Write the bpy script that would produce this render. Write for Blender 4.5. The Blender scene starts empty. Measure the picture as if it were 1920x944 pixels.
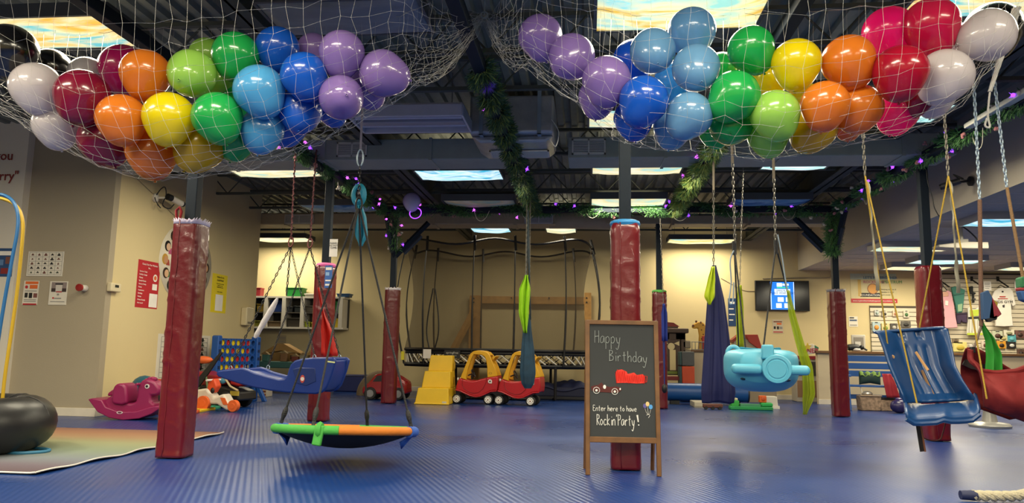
import bpy, math, random
from mathutils import Vector, Matrix, Euler
R = math.radians
PI = math.pi
rnd = random.Random(7)
scene = bpy.context.scene
col = scene.collection
# ---------------------------------------------------------------- camera
F_PX = 1400.0
PSI, TH, ROLL = R(5.85), R(7.65), 0.0174
CAM = Vector((0, 0, .95))
FW = Vector((-math.sin(PSI)*math.cos(TH), math.cos(PSI)*math.cos(TH), math.sin(TH)))
R0 = Vector((math.cos(PSI), math.sin(PSI), 0)); U0 = R0.cross(FW)
RT = R0*math.cos(ROLL)+U0*math.sin(ROLL); UP = U0*math.cos(ROLL)-R0*math.sin(ROLL)
cam_data = bpy.data.cameras.new('camera'); cam = bpy.data.objects.new('camera', cam_data); col.objects.link(cam)
cam.matrix_world = Matrix(((RT.x, UP.x, -FW.x, CAM.x), (RT.y, UP.y, -FW.y, CAM.y), (RT.z, UP.z, -FW.z, CAM.z), (0, 0, 0, 1)))
cam_data.sensor_width = 36; cam_data.lens = F_PX/1920*36; cam_data.clip_start = .05; cam_data.clip_end = 100
scene.camera = cam
# ---------------------------------------------------------------- world, exposure
world = bpy.data.worlds.new('world'); scene.world = world; world.use_nodes = True
world.node_tree.nodes['Background'].inputs[0].default_value = (1, .95, .88, 1)
world.node_tree.nodes['Background'].inputs[1].default_value = .15
scene.view_settings.view_transform = 'Standard'; scene.view_settings.look = 'None'
scene.view_settings.gamma = 1; scene.view_settings.use_curve_mapping = False
scene.view_settings.exposure = 0.0
scene.cycles.max_bounces = 7; scene.cycles.diffuse_bounces = 4; scene.cycles.transparent_max_bounces = 24
scene.cycles.use_denoising = True
LAMP_W = 60.0          # power of one lit ceiling fixture
COVER_GLOW = 1.0
# ---------------------------------------------------------------- measured layout: rays of the photograph
def ray(px, py): return FW*F_PX + RT*(px-960) - UP*(py-472)
def at(px, py, y):
    d = ray(px, py); return CAM + d*(y/d.y)
def atz(px, py, z):
    d = ray(px, py); return CAM + d*((z-CAM.z)/d.z)
def atx(px, py, x):
    d = ray(px, py); return CAM + d*(x/d.x)
def fl(px, py): return atz(px, py, 0)
# ---------------------------------------------------------------- materials
def lin(h):
    h = h.lstrip('#'); o = []
    for i in (0, 2, 4):
        c = int(h[i:i+2], 16)/255
        o.append(c/12.92 if c <= .04045 else ((c+.055)/1.055)**2.4)
    return (*o, 1)
MATS = {}
def mat(hexc, rough=.5, metal=0, noise=.06, nscale=6, bump=0, bscale=30, coat=0, spec=.5, sheen=0, alpha=1, trans=0):
    key = (hexc, rough, metal, noise, nscale, bump, bscale, coat, spec, sheen, alpha, trans)
    if key in MATS: return MATS[key]
    m = bpy.data.materials.new('mat_'+hexc.lstrip('#')); m.use_nodes = True
    nt = m.node_tree; b = nt.nodes['Principled BSDF']
    c = lin(hexc)
    b.inputs['Roughness'].default_value = rough; b.inputs['Metallic'].default_value = metal
    b.inputs['Specular IOR Level'].default_value = spec
    if coat: b.inputs['Coat Weight'].default_value = coat; b.inputs['Coat Roughness'].default_value = .08
    if sheen: b.inputs['Sheen Weight'].default_value = sheen
    tc = nt.nodes.new('ShaderNodeTexCoord')
    n = nt.nodes.new('ShaderNodeTexNoise'); n.inputs['Scale'].default_value = nscale; n.inputs['Detail'].default_value = 4
    nt.links.new(tc.outputs['Object'], n.inputs['Vector'])
    mx = nt.nodes.new('ShaderNodeMix'); mx.data_type = 'RGBA'
    mx.inputs[6].default_value = tuple(max(0, x*(1-noise*2)) for x in c[:3])+(1,)
    mx.inputs[7].default_value = tuple(min(1, x*(1+noise*2)) for x in c[:3])+(1,)
    nt.links.new(n.outputs['Fac'], mx.inputs[0]); nt.links.new(mx.outputs[2], b.inputs['Base Color'])
    if bump:
        n2 = nt.nodes.new('ShaderNodeTexNoise'); n2.inputs['Scale'].default_value = bscale; n2.inputs['Detail'].default_value = 3
        nt.links.new(tc.outputs['Object'], n2.inputs['Vector'])
        bp = nt.nodes.new('ShaderNodeBump'); bp.inputs['Strength'].default_value = bump; bp.inputs['Distance'].default_value = .02
        nt.links.new(n2.outputs['Fac'], bp.inputs['Height']); nt.links.new(bp.outputs['Normal'], b.inputs['Normal'])
    if alpha < 1: b.inputs['Alpha'].default_value = alpha
    if trans:
        out = nt.nodes['Material Output']
        tl = nt.nodes.new('ShaderNodeBsdfTranslucent'); nt.links.new(mx.outputs[2], tl.inputs['Color'])
        ms = nt.nodes.new('ShaderNodeMixShader'); ms.inputs[0].default_value = trans
        nt.links.new(b.outputs[0], ms.inputs[1]); nt.links.new(tl.outputs[0], ms.inputs[2]); nt.links.new(ms.outputs[0], out.inputs['Surface'])
    MATS[key] = m
    return m
def glow_mat(name, hexc, strength):
    m = bpy.data.materials.new(name); m.use_nodes = True
    b = m.node_tree.nodes['Principled BSDF']
    b.inputs['Base Color'].default_value = lin(hexc); b.inputs['Emission Color'].default_value = lin(hexc)
    b.inputs['Emission Strength'].default_value = strength
    return m
def sky_cover(name, cols, strength, seed):
    """Printed fabric lamp cover: streaky clouds in the given colours, lit from behind by the tubes."""
    m = bpy.data.materials.new(name); m.use_nodes = True; nt = m.node_tree; b = nt.nodes['Principled BSDF']
    tc = nt.nodes.new('ShaderNodeTexCoord'); mp = nt.nodes.new('ShaderNodeMapping')
    mp.inputs['Location'].default_value = (seed*3.1, seed*1.7, 0); mp.inputs['Scale'].default_value = (1.3, 5.0, 1)
    n = nt.nodes.new('ShaderNodeTexNoise'); n.inputs['Scale'].default_value = 1.6; n.inputs['Detail'].default_value = 5; n.inputs['Distortion'].default_value = .6
    cr = nt.nodes.new('ShaderNodeValToRGB'); e = cr.color_ramp.elements
    e[0].position = .36; e[0].color = lin(cols[0]); e[1].position = .64; e[1].color = lin(cols[2])
    k = e.new(.5); k.color = lin(cols[1])
    nt.links.new(tc.outputs['Object'], mp.inputs['Vector']); nt.links.new(mp.outputs['Vector'], n.inputs['Vector'])
    nt.links.new(n.outputs['Fac'], cr.inputs['Fac']); nt.links.new(cr.outputs['Color'], b.inputs['Base Color'])
    b.inputs['Roughness'].default_value = .6
    if strength:
        nt.links.new(cr.outputs['Color'], b.inputs['Emission Color']); b.inputs['Emission Strength'].default_value = strength
    return m
# ---------------------------------------------------------------- mesh builder
def fr(d):
    d = d.normalized(); a = Vector((0, 0, 1)) if abs(d.z) < .95 else Vector((1, 0, 0))
    u = d.cross(a).normalized(); return u, d.cross(u).normalized()
class MB:
    def __init__(s): s.v = []; s.f = []; s.m = []
    def add(s, vs, fs, mi=0, M=None):
        o = len(s.v)
        for p in vs:
            p = Vector(p); s.v.append(M @ p if M else p)
        for f in fs: s.f.append([i+o for i in f]); s.m.append(mi)
        return s
    def box(s, c, sz, rot=None, mi=0, M=None):
        c = Vector(c); h = Vector(sz)/2
        vs = [Vector((x*h.x, y*h.y, z*h.z)) for x in (-1, 1) for y in (-1, 1) for z in (-1, 1)]
        if rot: e = Euler(rot).to_matrix(); vs = [e @ p for p in vs]
        return s.add([c+p for p in vs], [(0, 1, 3, 2), (4, 6, 7, 5), (0, 4, 5, 1), (2, 3, 7, 6), (0, 2, 6, 4), (1, 5, 7, 3)], mi, M)
    def bb(s, a, b, mi=0): return s.box([(a[i]+b[i])/2 for i in range(3)], [abs(b[i]-a[i]) for i in range(3)], None, mi)
    def tube(s, pts, r, n=8, mi=0, closed=False, M=None, flat=1):
        pts = [Vector(p) for p in pts]; k = len(pts); rs = r if isinstance(r, (list, tuple)) else [r]*k
        vs = []; u = None
        for i, p in enumerate(pts):
            a = pts[i-1] if (i or closed) else p; b = pts[(i+1) % k] if (i < k-1 or closed) else p
            d = (b-a)
            if d.length < 1e-9: d = Vector((0, 0, 1))
            d.normalize()
            if u is None: u, w = fr(d)
            else:
                u = u-d*u.dot(d)
                if u.length < 1e-6: u, w = fr(d)
                u.normalize(); w = d.cross(u)
            for j in range(n):
                t = 2*PI*j/n; vs.append(p+(u*math.cos(t)*flat+w*math.sin(t))*rs[i])
        fs = []
        for i in range(k if closed else k-1):
            for j in range(n):
                a, b = i*n+j, i*n+(j+1) % n; c, d = ((i+1) % k)*n+(j+1) % n, ((i+1) % k)*n+j
                fs.append((a, b, c, d))
        if not closed: fs += [tuple(range(n-1, -1, -1)), tuple(range((k-1)*n, k*n))]
        return s.add(vs, fs, mi, M)
    def cyl(s, a, b, r, n=16, mi=0, r2=None, M=None): return s.tube([a, b], [r, r if r2 is None else r2], n, mi, M=M)
    def lathe(s, prof, n=24, mi=0, M=None):
        vs = []; fs = []; k = len(prof)
        for (r, z) in prof:
            for j in range(n): t = 2*PI*j/n; vs.append((r*math.cos(t), r*math.sin(t), z))
        for i in range(k-1):
            for j in range(n): fs.append((i*n+j, i*n+(j+1) % n, (i+1)*n+(j+1) % n, (i+1)*n+j))
        if prof[0][0] > 1e-6: fs.append(tuple(range(n-1, -1, -1)))
        if prof[-1][0] > 1e-6: fs.append(tuple(range((k-1)*n, k*n)))
        return s.add(vs, fs, mi, M)
    def ball(s, c, r, n=12, mi=0):
        c = Vector(c); rr = r if isinstance(r, (tuple, list)) else (r, r, r); k = max(4, n//2)
        vs = []; fs = []
        for i in range(k+1):
            a = PI*i/k
            for j in range(n):
                t = 2*PI*j/n; vs.append(c+Vector((math.sin(a)*math.cos(t)*rr[0], math.sin(a)*math.sin(t)*rr[1], -math.cos(a)*rr[2])))
        for i in range(k):
            for j in range(n): fs.append((i*n+j, i*n+(j+1) % n, (i+1)*n+(j+1) % n, (i+1)*n+j))
        return s.add(vs, fs, mi)
    def torus(s, c, Rr, r, n=32, k=10, mi=0, M=None, sc=(1, 1, 1)):
        pts = [Vector((math.cos(2*PI*i/n)*Rr*sc[0], math.sin(2*PI*i/n)*Rr*sc[1], 0)) for i in range(n)]
        if M is None: M = Matrix.Translation(Vector(c))
        return s.tube(pts, r, k, mi, True, M)
    def prism(s, poly, y0, y1, mi=0, M=None):
        """outline in x-z, extruded along y from y0 to y1"""
        k = len(poly); vs = [(x, y0, z) for x, z in poly]+[(x, y1, z) for x, z in poly]
        fs = [tuple(range(k)), tuple(range(2*k-1, k-1, -1))]+[(i, i+k, (i+1) % k+k, (i+1) % k) for i in range(k)]
        return s.add(vs, fs, mi, M)
    def grid(s, fn, nu, nv, cu=False, cv=False, mi=0, M=None):
        vs = [fn(i/(nu if cu else nu-1), j/(nv if cv else nv-1)) for i in range(nu) for j in range(nv)]; fs = []
        for i in range(nu if cu else nu-1):
            for j in range(nv if cv else nv-1):
                fs.append((i*nv+j, ((i+1) % nu)*nv+j, ((i+1) % nu)*nv+(j+1) % nv, i*nv+(j+1) % nv))
        return s.add(vs, fs, mi, M)
    def rect(s, x0, z0, x1, z1, y=0, mi=0): return s.add([(x0, y, z0), (x1, y, z0), (x1, y, z1), (x0, y, z1)], [(0, 1, 2, 3)], mi)
    def disc(s, x, z, r, y=0, mi=0, n=16, sx=1): return s.add([(x+math.cos(2*PI*i/n)*r*sx, y, z+math.sin(2*PI*i/n)*r) for i in range(n)], [tuple(range(n))], mi)
    def shift(s, d):
        d = Vector(d); s.v = [p+d for p in s.v]; return s
    def obj(s, name, mats, parent=None, bevel=0, seg=2, solid=0, subsurf=0, ang=40, smooth=True, rel=None):
        me = bpy.data.meshes.new(name)
        if rel is not None: s.shift(-Vector(rel))
        me.from_pydata([tuple(p) for p in s.v], [], s.f)
        for m in (mats if isinstance(mats, (list, tuple)) else [mats]): me.materials.append(m)
        for p, k in zip(me.polygons, s.m): p.material_index = k
        if smooth:
            me.polygons.foreach_set('use_smooth', [True]*len(me.polygons))
            if not subsurf: me.set_sharp_from_angle(angle=R(ang))
        me.update()
        o = bpy.data.objects.new(name, me); col.objects.link(o)
        if parent: o.parent = parent
        if solid: q = o.modifiers.new('solid', 'SOLIDIFY'); q.thickness = solid; q.offset = 0
        if bevel: q = o.modifiers.new('bevel', 'BEVEL'); q.width = bevel; q.segments = seg; q.limit_method = 'ANGLE'; q.angle_limit = R(35)
        if subsurf: q = o.modifiers.new('sub', 'SUBSURF'); q.levels = subsurf; q.render_levels = subsurf
        return o
def thing(name, label, cat, loc=(0, 0, 0), rotz=0, group=None):
    o = bpy.data.objects.new(name, None); col.objects.link(o); o.empty_display_size = .1
    o.location = loc; o.rotation_euler = (0, 0, rotz); o['label'] = label; o['category'] = cat
    if group: o['group'] = group
    return o
def single(mb, name, label, cat, mats, group=None, **kw):
    """a thing that is one mesh; origin at the bottom centre of its box"""
    lo = [min(p[i] for p in mb.v) for i in range(3)]; hi = [max(p[i] for p in mb.v) for i in range(3)]
    b = Vector(((lo[0]+hi[0])/2, (lo[1]+hi[1])/2, lo[2])); mb.shift(-b)
    o = mb.obj(name, mats, **kw); o.location = b; o['label'] = label; o['category'] = cat
    if group: o['group'] = group
    return o
def struct(mb, name, mats, **kw):
    o = mb.obj(name, mats, **kw); o['kind'] = 'structure'; return o
def dup(root, loc, rotz=None, label=None, group=None):
    r = root.copy(); col.objects.link(r); r.location = loc
    if rotz is not None: r.rotation_euler = (0, 0, rotz)
    if label: r['label'] = label
    if group: r['group'] = group
    for ch in list(root.children):
        c = ch.copy(); col.objects.link(c); c.parent = r
        for g in ch.children:
            d = g.copy(); col.objects.link(d); d.parent = c
    return r
def text(body, size, m, parent, name='lettering', loc=(0, 0, 0), align='CENTER', sx=1, ext=.0008, rot=0, bold=0):
    """lettering standing in local x-z, facing -y"""
    cu = bpy.data.curves.new(name, 'FONT'); cu.body = body; cu.size = size; cu.align_x = align; cu.extrude = ext; cu.offset = bold
    cu.resolution_u = 2
    t = bpy.data.objects.new(name, cu); col.objects.link(t)
    me = bpy.data.meshes.new_from_object(t.evaluated_get(bpy.context.evaluated_depsgraph_get()))
    bpy.data.objects.remove(t)
    T = Matrix.Translation(Vector(loc)) @ Matrix.Rotation(rot, 4, 'Y') @ Matrix.Rotation(PI/2, 4, 'X') @ Matrix.Diagonal((sx, 1, 1, 1))
    me.transform(T); me.materials.clear(); me.materials.append(m); me.name = name
    o = bpy.data.objects.new(name, me); col.objects.link(o); o.parent = parent
    return o
def chain_mb(mb, p0, p1, L=.05, W=.026, r=.0045, mi=0, seg=4, sag=0):
    p0, p1 = Vector(p0), Vector(p1); d = p1-p0; n = max(2, int(d.length/(L-2.2*r))); st = d/n
    u, w = fr(d); dn = d.normalized()
    for i in range(n):
        t = (i+.5)/n; c = p0+d*t-Vector((0, 0, sag*4*t*(1-t))); a = u if i % 2 else w; hl = L/2-r; hw = W/2-r
        pts = []
        for k in range(10):
            th = 2*PI*k/10; x = math.cos(th); y = math.sin(th)
            pts.append(c+dn*(y*hw+math.copysign(hl-hw, y) if abs(y) > .01 else 0)+a*(x*hw))
        mb.tube(pts, r, seg, mi, True)
    return mb
def drape(mb, path, widths, nfold=3, amp=.02, nu=24, nv=None, mi=0, side=None, phase=0):
    """cloth strip hanging along path, gathered into folds"""
    path = [Vector(p) for p in path]; nv = nv or len(path)*4
    side = Vector(side or (math.cos(PSI), math.sin(PSI), 0)); back = Vector((0, 0, 1)).cross(side)
    def lerp(seq, t):
        x = t*(len(seq)-1); i = min(int(x), len(seq)-2); f = x-i; f = f*f*(3-2*f) if isinstance(seq[0], float) else f
        return seq[i]*(1-f)+seq[i+1]*f
    ws = [float(w) for w in widths]
    def fn(u, v):
        w = lerp(ws, v); s = (u-.5)
        return lerp(path, v)+side*(s*w)+back*(math.sin(u*nfold*2*PI+phase+v*1.5)*min(amp, w*.4))
    return mb.grid(fn, nu, nv, mi=mi)
def smoothpts(pts, n=6):
    """Catmull-Rom through the points"""
    pts = [Vector(p) for p in pts]; out = []
    for i in range(len(pts)-1):
        p0 = pts[max(i-1, 0)]; p1 = pts[i]; p2 = pts[i+1]; p3 = pts[min(i+2, len(pts)-1)]
        for k in range(n):
            t = k/n; out.append(.5*((2*p1)+(p2-p0)*t+(2*p0-5*p1+4*p2-p3)*t*t+(3*p1-p0-3*p2+p3)*t**3))
    return out+[pts[-1]]
# ================================================================ THE SETTING
Z_LIGHT, Z_DECK, Z_BEAM, Z_SHOP = 3.45, 4.0, 3.3, 2.88
Y_BACK = 17.3; X_LEFT = -6.5; X_BULK = 4.72
def wall_mat(name, hexc):
    return mat(hexc, .75, noise=.02, nscale=1.5, bump=.06, bscale=60, spec=.25)
M_BEIGE = wall_mat('beige', '#d3c294'); M_GREY = wall_mat('grey', '#a59a84'); M_WHITE = wall_mat('white', '#dcd5c6')
M_BASE = mat('#d9d0be', .5); M_DARK = mat('#484b43', .75, noise=.15); M_STEEL = mat('#2b333d', .5, noise=.1, metal=.2)
M_POST = mat('#16202b', .6, noise=.1, spec=.2)
# floor: interlocking blue vinyl tiles with fine ribs
fm = bpy.data.materials.new('blue_vinyl_tiles'); fm.use_nodes = True; nt = fm.node_tree; pb = nt.nodes['Principled BSDF']
N = nt.nodes.new; L = nt.links.new
tc = N('ShaderNodeTexCoord')
nz = N('ShaderNodeTexNoise'); nz.inputs['Scale'].default_value = .55; nz.inputs['Detail'].default_value = 5; L(tc.outputs['Object'], nz.inputs['Vector'])
cr = N('ShaderNodeValToRGB'); cr.color_ramp.elements[0].color = lin('#0d2e68'); cr.color_ramp.elements[1].color = lin('#133b7e')
cr.color_ramp.elements[0].position = .3; cr.color_ramp.elements[1].position = .7
L(nz.outputs['Fac'], cr.inputs['Fac'])
def mth(op, a, b=None):
    n = N('ShaderNodeMath'); n.operation = op
    for i, q in enumerate((a, b)):
        if q is None: continue
        if isinstance(q, (int, float)): n.inputs[i].default_value = q
        else: L(q, n.inputs[i])
    return n.outputs[0]
sx = N('ShaderNodeSeparateXYZ'); L(tc.outputs['Object'], sx.inputs[0])
cell = mth('ADD', mth('FLOOR', mth('DIVIDE', sx.outputs[0], 1.0)), mth('FLOOR', mth('DIVIDE', sx.outputs[1], 1.0)))
par = mth('MODULO', mth('ABSOLUTE', cell), 2)
da = mth('ADD', sx.outputs[0], mth('MULTIPLY', sx.outputs[1], .45)); db = mth('ADD', sx.outputs[1], mth('MULTIPLY', sx.outputs[0], -.35))
mxv = N('ShaderNodeMix'); mxv.inputs[0].default_value = 0; L(da, mxv.inputs[2]); L(db, mxv.inputs[3])
rib = mth('SINE', mth('MULTIPLY', mxv.outputs[0], 2*PI/.05))
jx = mth('ABSOLUTE', mth('SUBTRACT', mth('FRACT', sx.outputs[0]), .5)); jy = mth('ABSOLUTE', mth('SUBTRACT', mth('FRACT', sx.outputs[1]), .5))
seam = mth('GREATER_THAN', mth('MAXIMUM', jx, jy), .4955)
hgt = mth('SUBTRACT', mth('MULTIPLY', rib, .5), mth('MULTIPLY', seam, 2.5))
bp = N('ShaderNodeBump'); bp.inputs['Strength'].default_value = .42; bp.inputs['Distance'].default_value = .004
L(hgt, bp.inputs['Height']); L(bp.outputs['Normal'], pb.inputs['Normal'])
dk = N('ShaderNodeMix'); dk.data_type = 'RGBA'; L(mth('MULTIPLY', seam, .35), dk.inputs[0]); L(cr.outputs['Color'], dk.inputs[6]); dk.inputs[7].default_value = lin('#0d1f52')
L(dk.outputs[2], pb.inputs['Base Color'])
pb.inputs['Roughness'].default_value = .33; pb.inputs['Specular IOR Level'].default_value = .45
rgh = mth('ADD', mth('MULTIPLY', nz.outputs['Fac'], .35), .13); L(rgh, pb.inputs['Roughness'])
M_FLOOR = fm
struct(MB().bb((-13, -5, -.1), (13.2, Y_BACK+.3, 0)), 'floor', M_FLOOR, smooth=False)
# steel deck overhead, corrugated along the depth of the room
dm = MB(); xs = -13.0; zz = 0; prof = []
while xs < X_BULK+.3:
    prof += [(xs, Z_DECK), (xs+.07, Z_DECK), (xs+.09, Z_DECK+.05), (xs+.16, Z_DECK+.05)]; xs += .18
vs = [(x, -5, z) for x, z in prof]+[(x, Y_BACK+.3, z) for x, z in prof]; k = len(prof)
dm.add(vs, [(i, i+1, i+1+k, i+k) for i in range(k-1)])
struct(dm, 'ceiling', mat('#74776c', .6, noise=.15), smooth=False, solid=.004)
edge_y = atx(480, 560, X_LEFT).y
struct(MB().bb((-13, Y_BACK, 0), (13.2, Y_BACK+.3, 4.2)), 'wall_back', M_BEIGE, smooth=False)
struct(MB().bb((X_LEFT-.25, 9.52, 0), (X_LEFT, edge_y, 4.05)), 'wall_left', M_BEIGE, smooth=False)
struct(MB().bb((-12, 9.5, 0), (X_LEFT+.002, 9.62, 4.05)).shift((0, 0, 0)), 'wall_left_front', M_GREY, smooth=False)
wx = at(35, 500, 9.44).x
struct(MB().bb((-12, 9.38, 0), (wx, 9.5, 4.05)), 'wall_left_sign', M_WHITE, smooth=False)
struct(MB().bb((-12.2, -5, 0), (-12, 9.5, 4.05)), 'wall_left_far', M_WHITE, smooth=False)
struct(MB().bb((-13.2, 9.6, 0), (-13, Y_BACK, 4.05)), 'wall_left_recess', M_BEIGE, smooth=False)
struct(MB().bb((-13, -5.2, 0), (13.2, -5, 4.05)), 'wall_behind', M_BEIGE, smooth=False)
struct(MB().bb((13, -5, 0), (13.2, Y_BACK, 4.05)), 'wall_right', M_BEIGE, smooth=False)
struct(MB().bb((X_BULK, -5, Z_SHOP), (X_BULK+.15, Y_BACK, 4.05)), 'wall_right_bulkhead', wall_mat('bulk', '#b9b0a0'), smooth=False)
# dropped ceiling over the shop: tiles in a T-bar grid
sc_ = MB().bb((X_BULK+.15, -5, Z_SHOP), (13, Y_BACK, Z_SHOP+.03))
y = -4.4
while y < Y_BACK: sc_.bb((X_BULK+.15, y-.012, Z_SHOP-.006), (13, y+.012, Z_SHOP), 1); y += .61
x = X_BULK+.8
while x < 13: sc_.bb((x-.012, -5, Z_SHOP-.006), (x+.012, Y_BACK, Z_SHOP), 1); x += 1.22
struct(sc_, 'ceiling_shop', [mat('#bdb3a6', .85, noise=.05, bump=.15, bscale=120), mat('#c9c2b8', .5)], smooth=False)
for nm, a, b in (('baseboard_left', (X_LEFT, 9.5, 0), (X_LEFT+.018, edge_y, .11)), ('baseboard_left_front', (wx, 9.48, 0), (X_LEFT+.018, 9.5, .11)), ('baseboard_back', (-13, Y_BACK-.018, 0), (13, Y_BACK, .11))):
    struct(MB().bb(a, b), nm, M_BASE, bevel=.004)
# open-web joists and girders under the deck
tn = 0
for jy_ in (1.2, 2.9, 4.6, 6.35, 7.3, 9.85, 10.8, 12.3, 13.6, 14.95, 16.2):
    tn += 1; jm = MB(); zb = 3.62
    for zc in (zb, 3.95): jm.bb((-12.9, jy_-.03, zc-.02), (X_BULK, jy_+.03, zc+.02))
    x = -12.9; up = False
    while x < X_BULK-.3:
        jm.cyl((x, jy_, 3.95 if up else zb), (x+.3, jy_, zb if up else 3.95), .011, 5); x += .3; up = not up
    struct(jm, 'trim_%d' % tn, M_DARK)
for gx in (-2.74, 3.6):
    tn += 1; g = MB()
    g.bb((gx-.1, -4.9, 3.55), (gx+.1, Y_BACK, 3.57)); g.bb((gx-.1, -4.9, 3.93), (gx+.1, Y_BACK, 3.95)); g.bb((gx-.012, -4.9, 3.55), (gx+.012, Y_BACK, 3.95))
    struct(g, 'trim_%d' % tn, M_DARK, smooth=False)
# ---------------------------------------------------------------- lamps
YEL = ('#9fd8d0', '#f6efb4', '#e6b84a'); CYA = ('#39b5d6', '#eafcff', '#8fe6f0'); CRM = ('#fff6da', '#f4e4a8', '#a4dcd4'); MIX = ('#6cc4c8', '#f4e8b0', '#ecb84c')
BLU = ('#2d6fa8', '#9fc4d8', '#5b93bb'); PAL = ('#f6ffff', '#d6fbf2', '#8ce0d4')
LW, LD = 1.22, .6
M_HOUS = mat('#55595c', .5, metal=.3); M_HOUSW = mat('#a9a8a4', .5)
def sag_cover(w, d, s, seed):
    return MB().grid(lambda u, v: ((u-.5)*w, (v-.5)*d, -s*(1-(2*u-1)**4)*(1-(2*v-1)**4)-.008*math.sin(u*9+seed)*(1-(2*v-1)**2)), 17, 9)
LN = [0]
def fixture(cx, cy, label, cols, lit=True, z=Z_LIGHT, w=LW, d=LD, drop=.56, power=1.0, warm=(1, .89, .66), group=None, sag=.05, glow=1.0):
    LN[0] += 1
    t = thing('ceiling_light', label, 'light', (cx, cy, z), 0, group)
    h = MB().bb((-w/2, -d/2, .012), (w/2, d/2, .1))
    for sx_ in (-1, 1):
        h.bb((sx_*w/2-.012, -d/2, -.01), (sx_*w/2+.012, d/2, .1)); h.bb((-w/2, sx_*d/2-.012, -.01), (w/2, sx_*d/2+.012, .1))
    h.obj('housing', M_HOUS if drop else M_HOUSW, t, smooth=False)
    if drop:
        for sx_ in (-1, 1): MB().cyl((sx_*w*.4, 0, .1), (sx_*w*.4, 0, drop), .004, 5).obj('hanger', M_HOUS, t)
    c = sag_cover(w*.985, d*.97, sag, LN[0]*1.3)
    c.obj('cover', sky_cover('lamp_cover_print', cols, COVER_GLOW*glow if lit else 0, LN[0]), t, subsurf=0, ang=180, solid=.002)
    if lit:
        ld = bpy.data.lights.new('lamp', 'AREA'); ld.shape = 'RECTANGLE'; ld.size = w*.92; ld.size_y = d*.85; ld.energy = LAMP_W*power; ld.color = warm; ld.spread = R(180)
        lo = bpy.data.objects.new('lamp', ld); col.objects.link(lo); lo.parent = t; lo.location = (0, 0, -sag-.03)
        if drop:   # added uplight, put in to brighten the dark ceiling and ducts
            l2 = bpy.data.lights.new('added_uplight', 'AREA'); l2.shape = 'RECTANGLE'; l2.size = w*.8; l2.size_y = d*.6; l2.energy = LAMP_W*power*.06; l2.color = warm
            lo = bpy.data.objects.new('added_uplight', l2); col.objects.link(lo); lo.parent = t; lo.location = (0, 0, .12); lo.rotation_euler = (PI, 0, 0)
    return t
LX = (-4.28, -1.83, .66, 3.02); HD = LD/2
G_ = 'lit ceiling panels with printed covers'
fixture(LX[0], 5.66-HD, 'lit cloud-print ceiling panel behind the black balloon at far left', MIX)
fixture(LX[1], 5.54-HD, 'unlit grey ceiling panel above the purple balloons of the left net', ('#7d8288', '#85898e', '#8c9095'), False)
fixture(LX[2], 5.6-HD, 'large bright yellow ceiling panel above the pale blue balloons', YEL)
fixture(LX[3]-.15, 5.5-HD, 'lit ceiling panel above the pink and white balloons', MIX)
fixture(LX[0], 8.13-HD, 'lit ceiling panel hidden behind the orange and yellow balloons of left net', CRM)
fixture(LX[2]-.05, 8.12-HD, 'lit cream ceiling panel beside the post behind the purple balloons', CRM)
fixture(LX[3], 8.1-HD, 'lit pale blue ceiling panel glimpsed under the hot pink balloon', PAL)
fixture(LX[0]-.2, 10.35-HD, 'lit yellow ceiling panel hanging near the left beige wall', CRM, w=1.28)
fixture(LX[1], 10.62-HD, 'lit turquoise sky-print ceiling panel beside the foil-wrapped duct', CYA)
fixture(LX[2], 10.32-HD, 'lit cream ceiling panel just left of the garland beam, behind the central post', CRM)
fixture(LX[3]-.3, 10.12-HD, 'lit pale turquoise ceiling panel under the yellow balloons', PAL, w=.85)
fixture(-4.4, 13.06-HD, 'dim blue-grey ceiling panel behind the upper left blue post', BLU, False, w=1.35)
fixture(LX[1], 12.7-HD, 'thin dim cream ceiling panel above the middle of the cross beam', CRM, False)
fixture(LX[2], 12.6-HD, 'lit cloud-print ceiling panel right above the garlanded cross beam', CRM)
fixture(2.95, 12.68-HD, 'dim blue sky-print ceiling panel above the garland at right', BLU, False)
fixture(-2.0, 15.45-HD, 'small lit blue and yellow ceiling panel above the left of the trampoline', CYA, w=.8)
fixture(-.55, 15.5-HD, 'small lit white ceiling panel above the right of the trampoline', CRM, w=.62)
fixture(-7.1, 16.85-HD, 'lit ceiling panel above the white cubby shelf', CRM, w=1.4)
fixture(2.48, 16.95-HD, 'lit warm white ceiling panel close to the back wall above the navy fabric swing', YEL, w=1.42)
for j, yy in enumerate((3.0, .6, -1.8)):
    for i, xx in enumerate(LX):
        fixture(xx, yy, 'added ceiling panel out of the picture, put in to brighten the left walls', CRM, group='overhead panels above the camera', power=1.5)
for yy in (5.3, 3.0, .6): fixture(-6.73, yy, 'added ceiling panel out of the picture, put in to brighten the left walls', CRM, group='overhead panels above the camera', power=1.5)  # extra lamp column added out of view to brighten the left walls
# shop lamps set in the dropped ceiling
for (xx, yy, lb, cl) in ((5.45, 13.1, 'cream ceiling panel at the left edge of the shop ceiling', CRM), (6.72, 15.95, 'white ceiling panel of the shop ceiling nearest the slat wall', CRM),
                         (6.78, 14.85, 'blue-white sky-print panel in the shop ceiling behind the dark post', PAL), (5.75, 10.5, 'bright blue sky-print panel at the right edge of the picture, shop ceiling', CYA),
                         (8.95, 15.9, 'small bit of a lit panel in the shop ceiling beside the hanging ropes', CRM), (8.9, 11.5, 'lit panel of the shop ceiling out of the picture on the right', CRM), (8.9, 7.2, 'lit panel of the shop ceiling nearest the camera, out of the picture', CRM)):
    fixture(xx, yy, lb, cl, z=Z_SHOP-.09, drop=0, sag=.03, power=1.0)
t = thing('strip_light', 'unlit grey trough lamp hanging left of the foil-wrapped duct', 'light', (-1.95, 7.85, Z_LIGHT))
s = MB().bb((-.62, -.3, .06), (.62, .3, .12))
for q in (-.3, .3): s.bb((-.62, q-.02, -.03), (.62, q+.02, .1))
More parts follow.
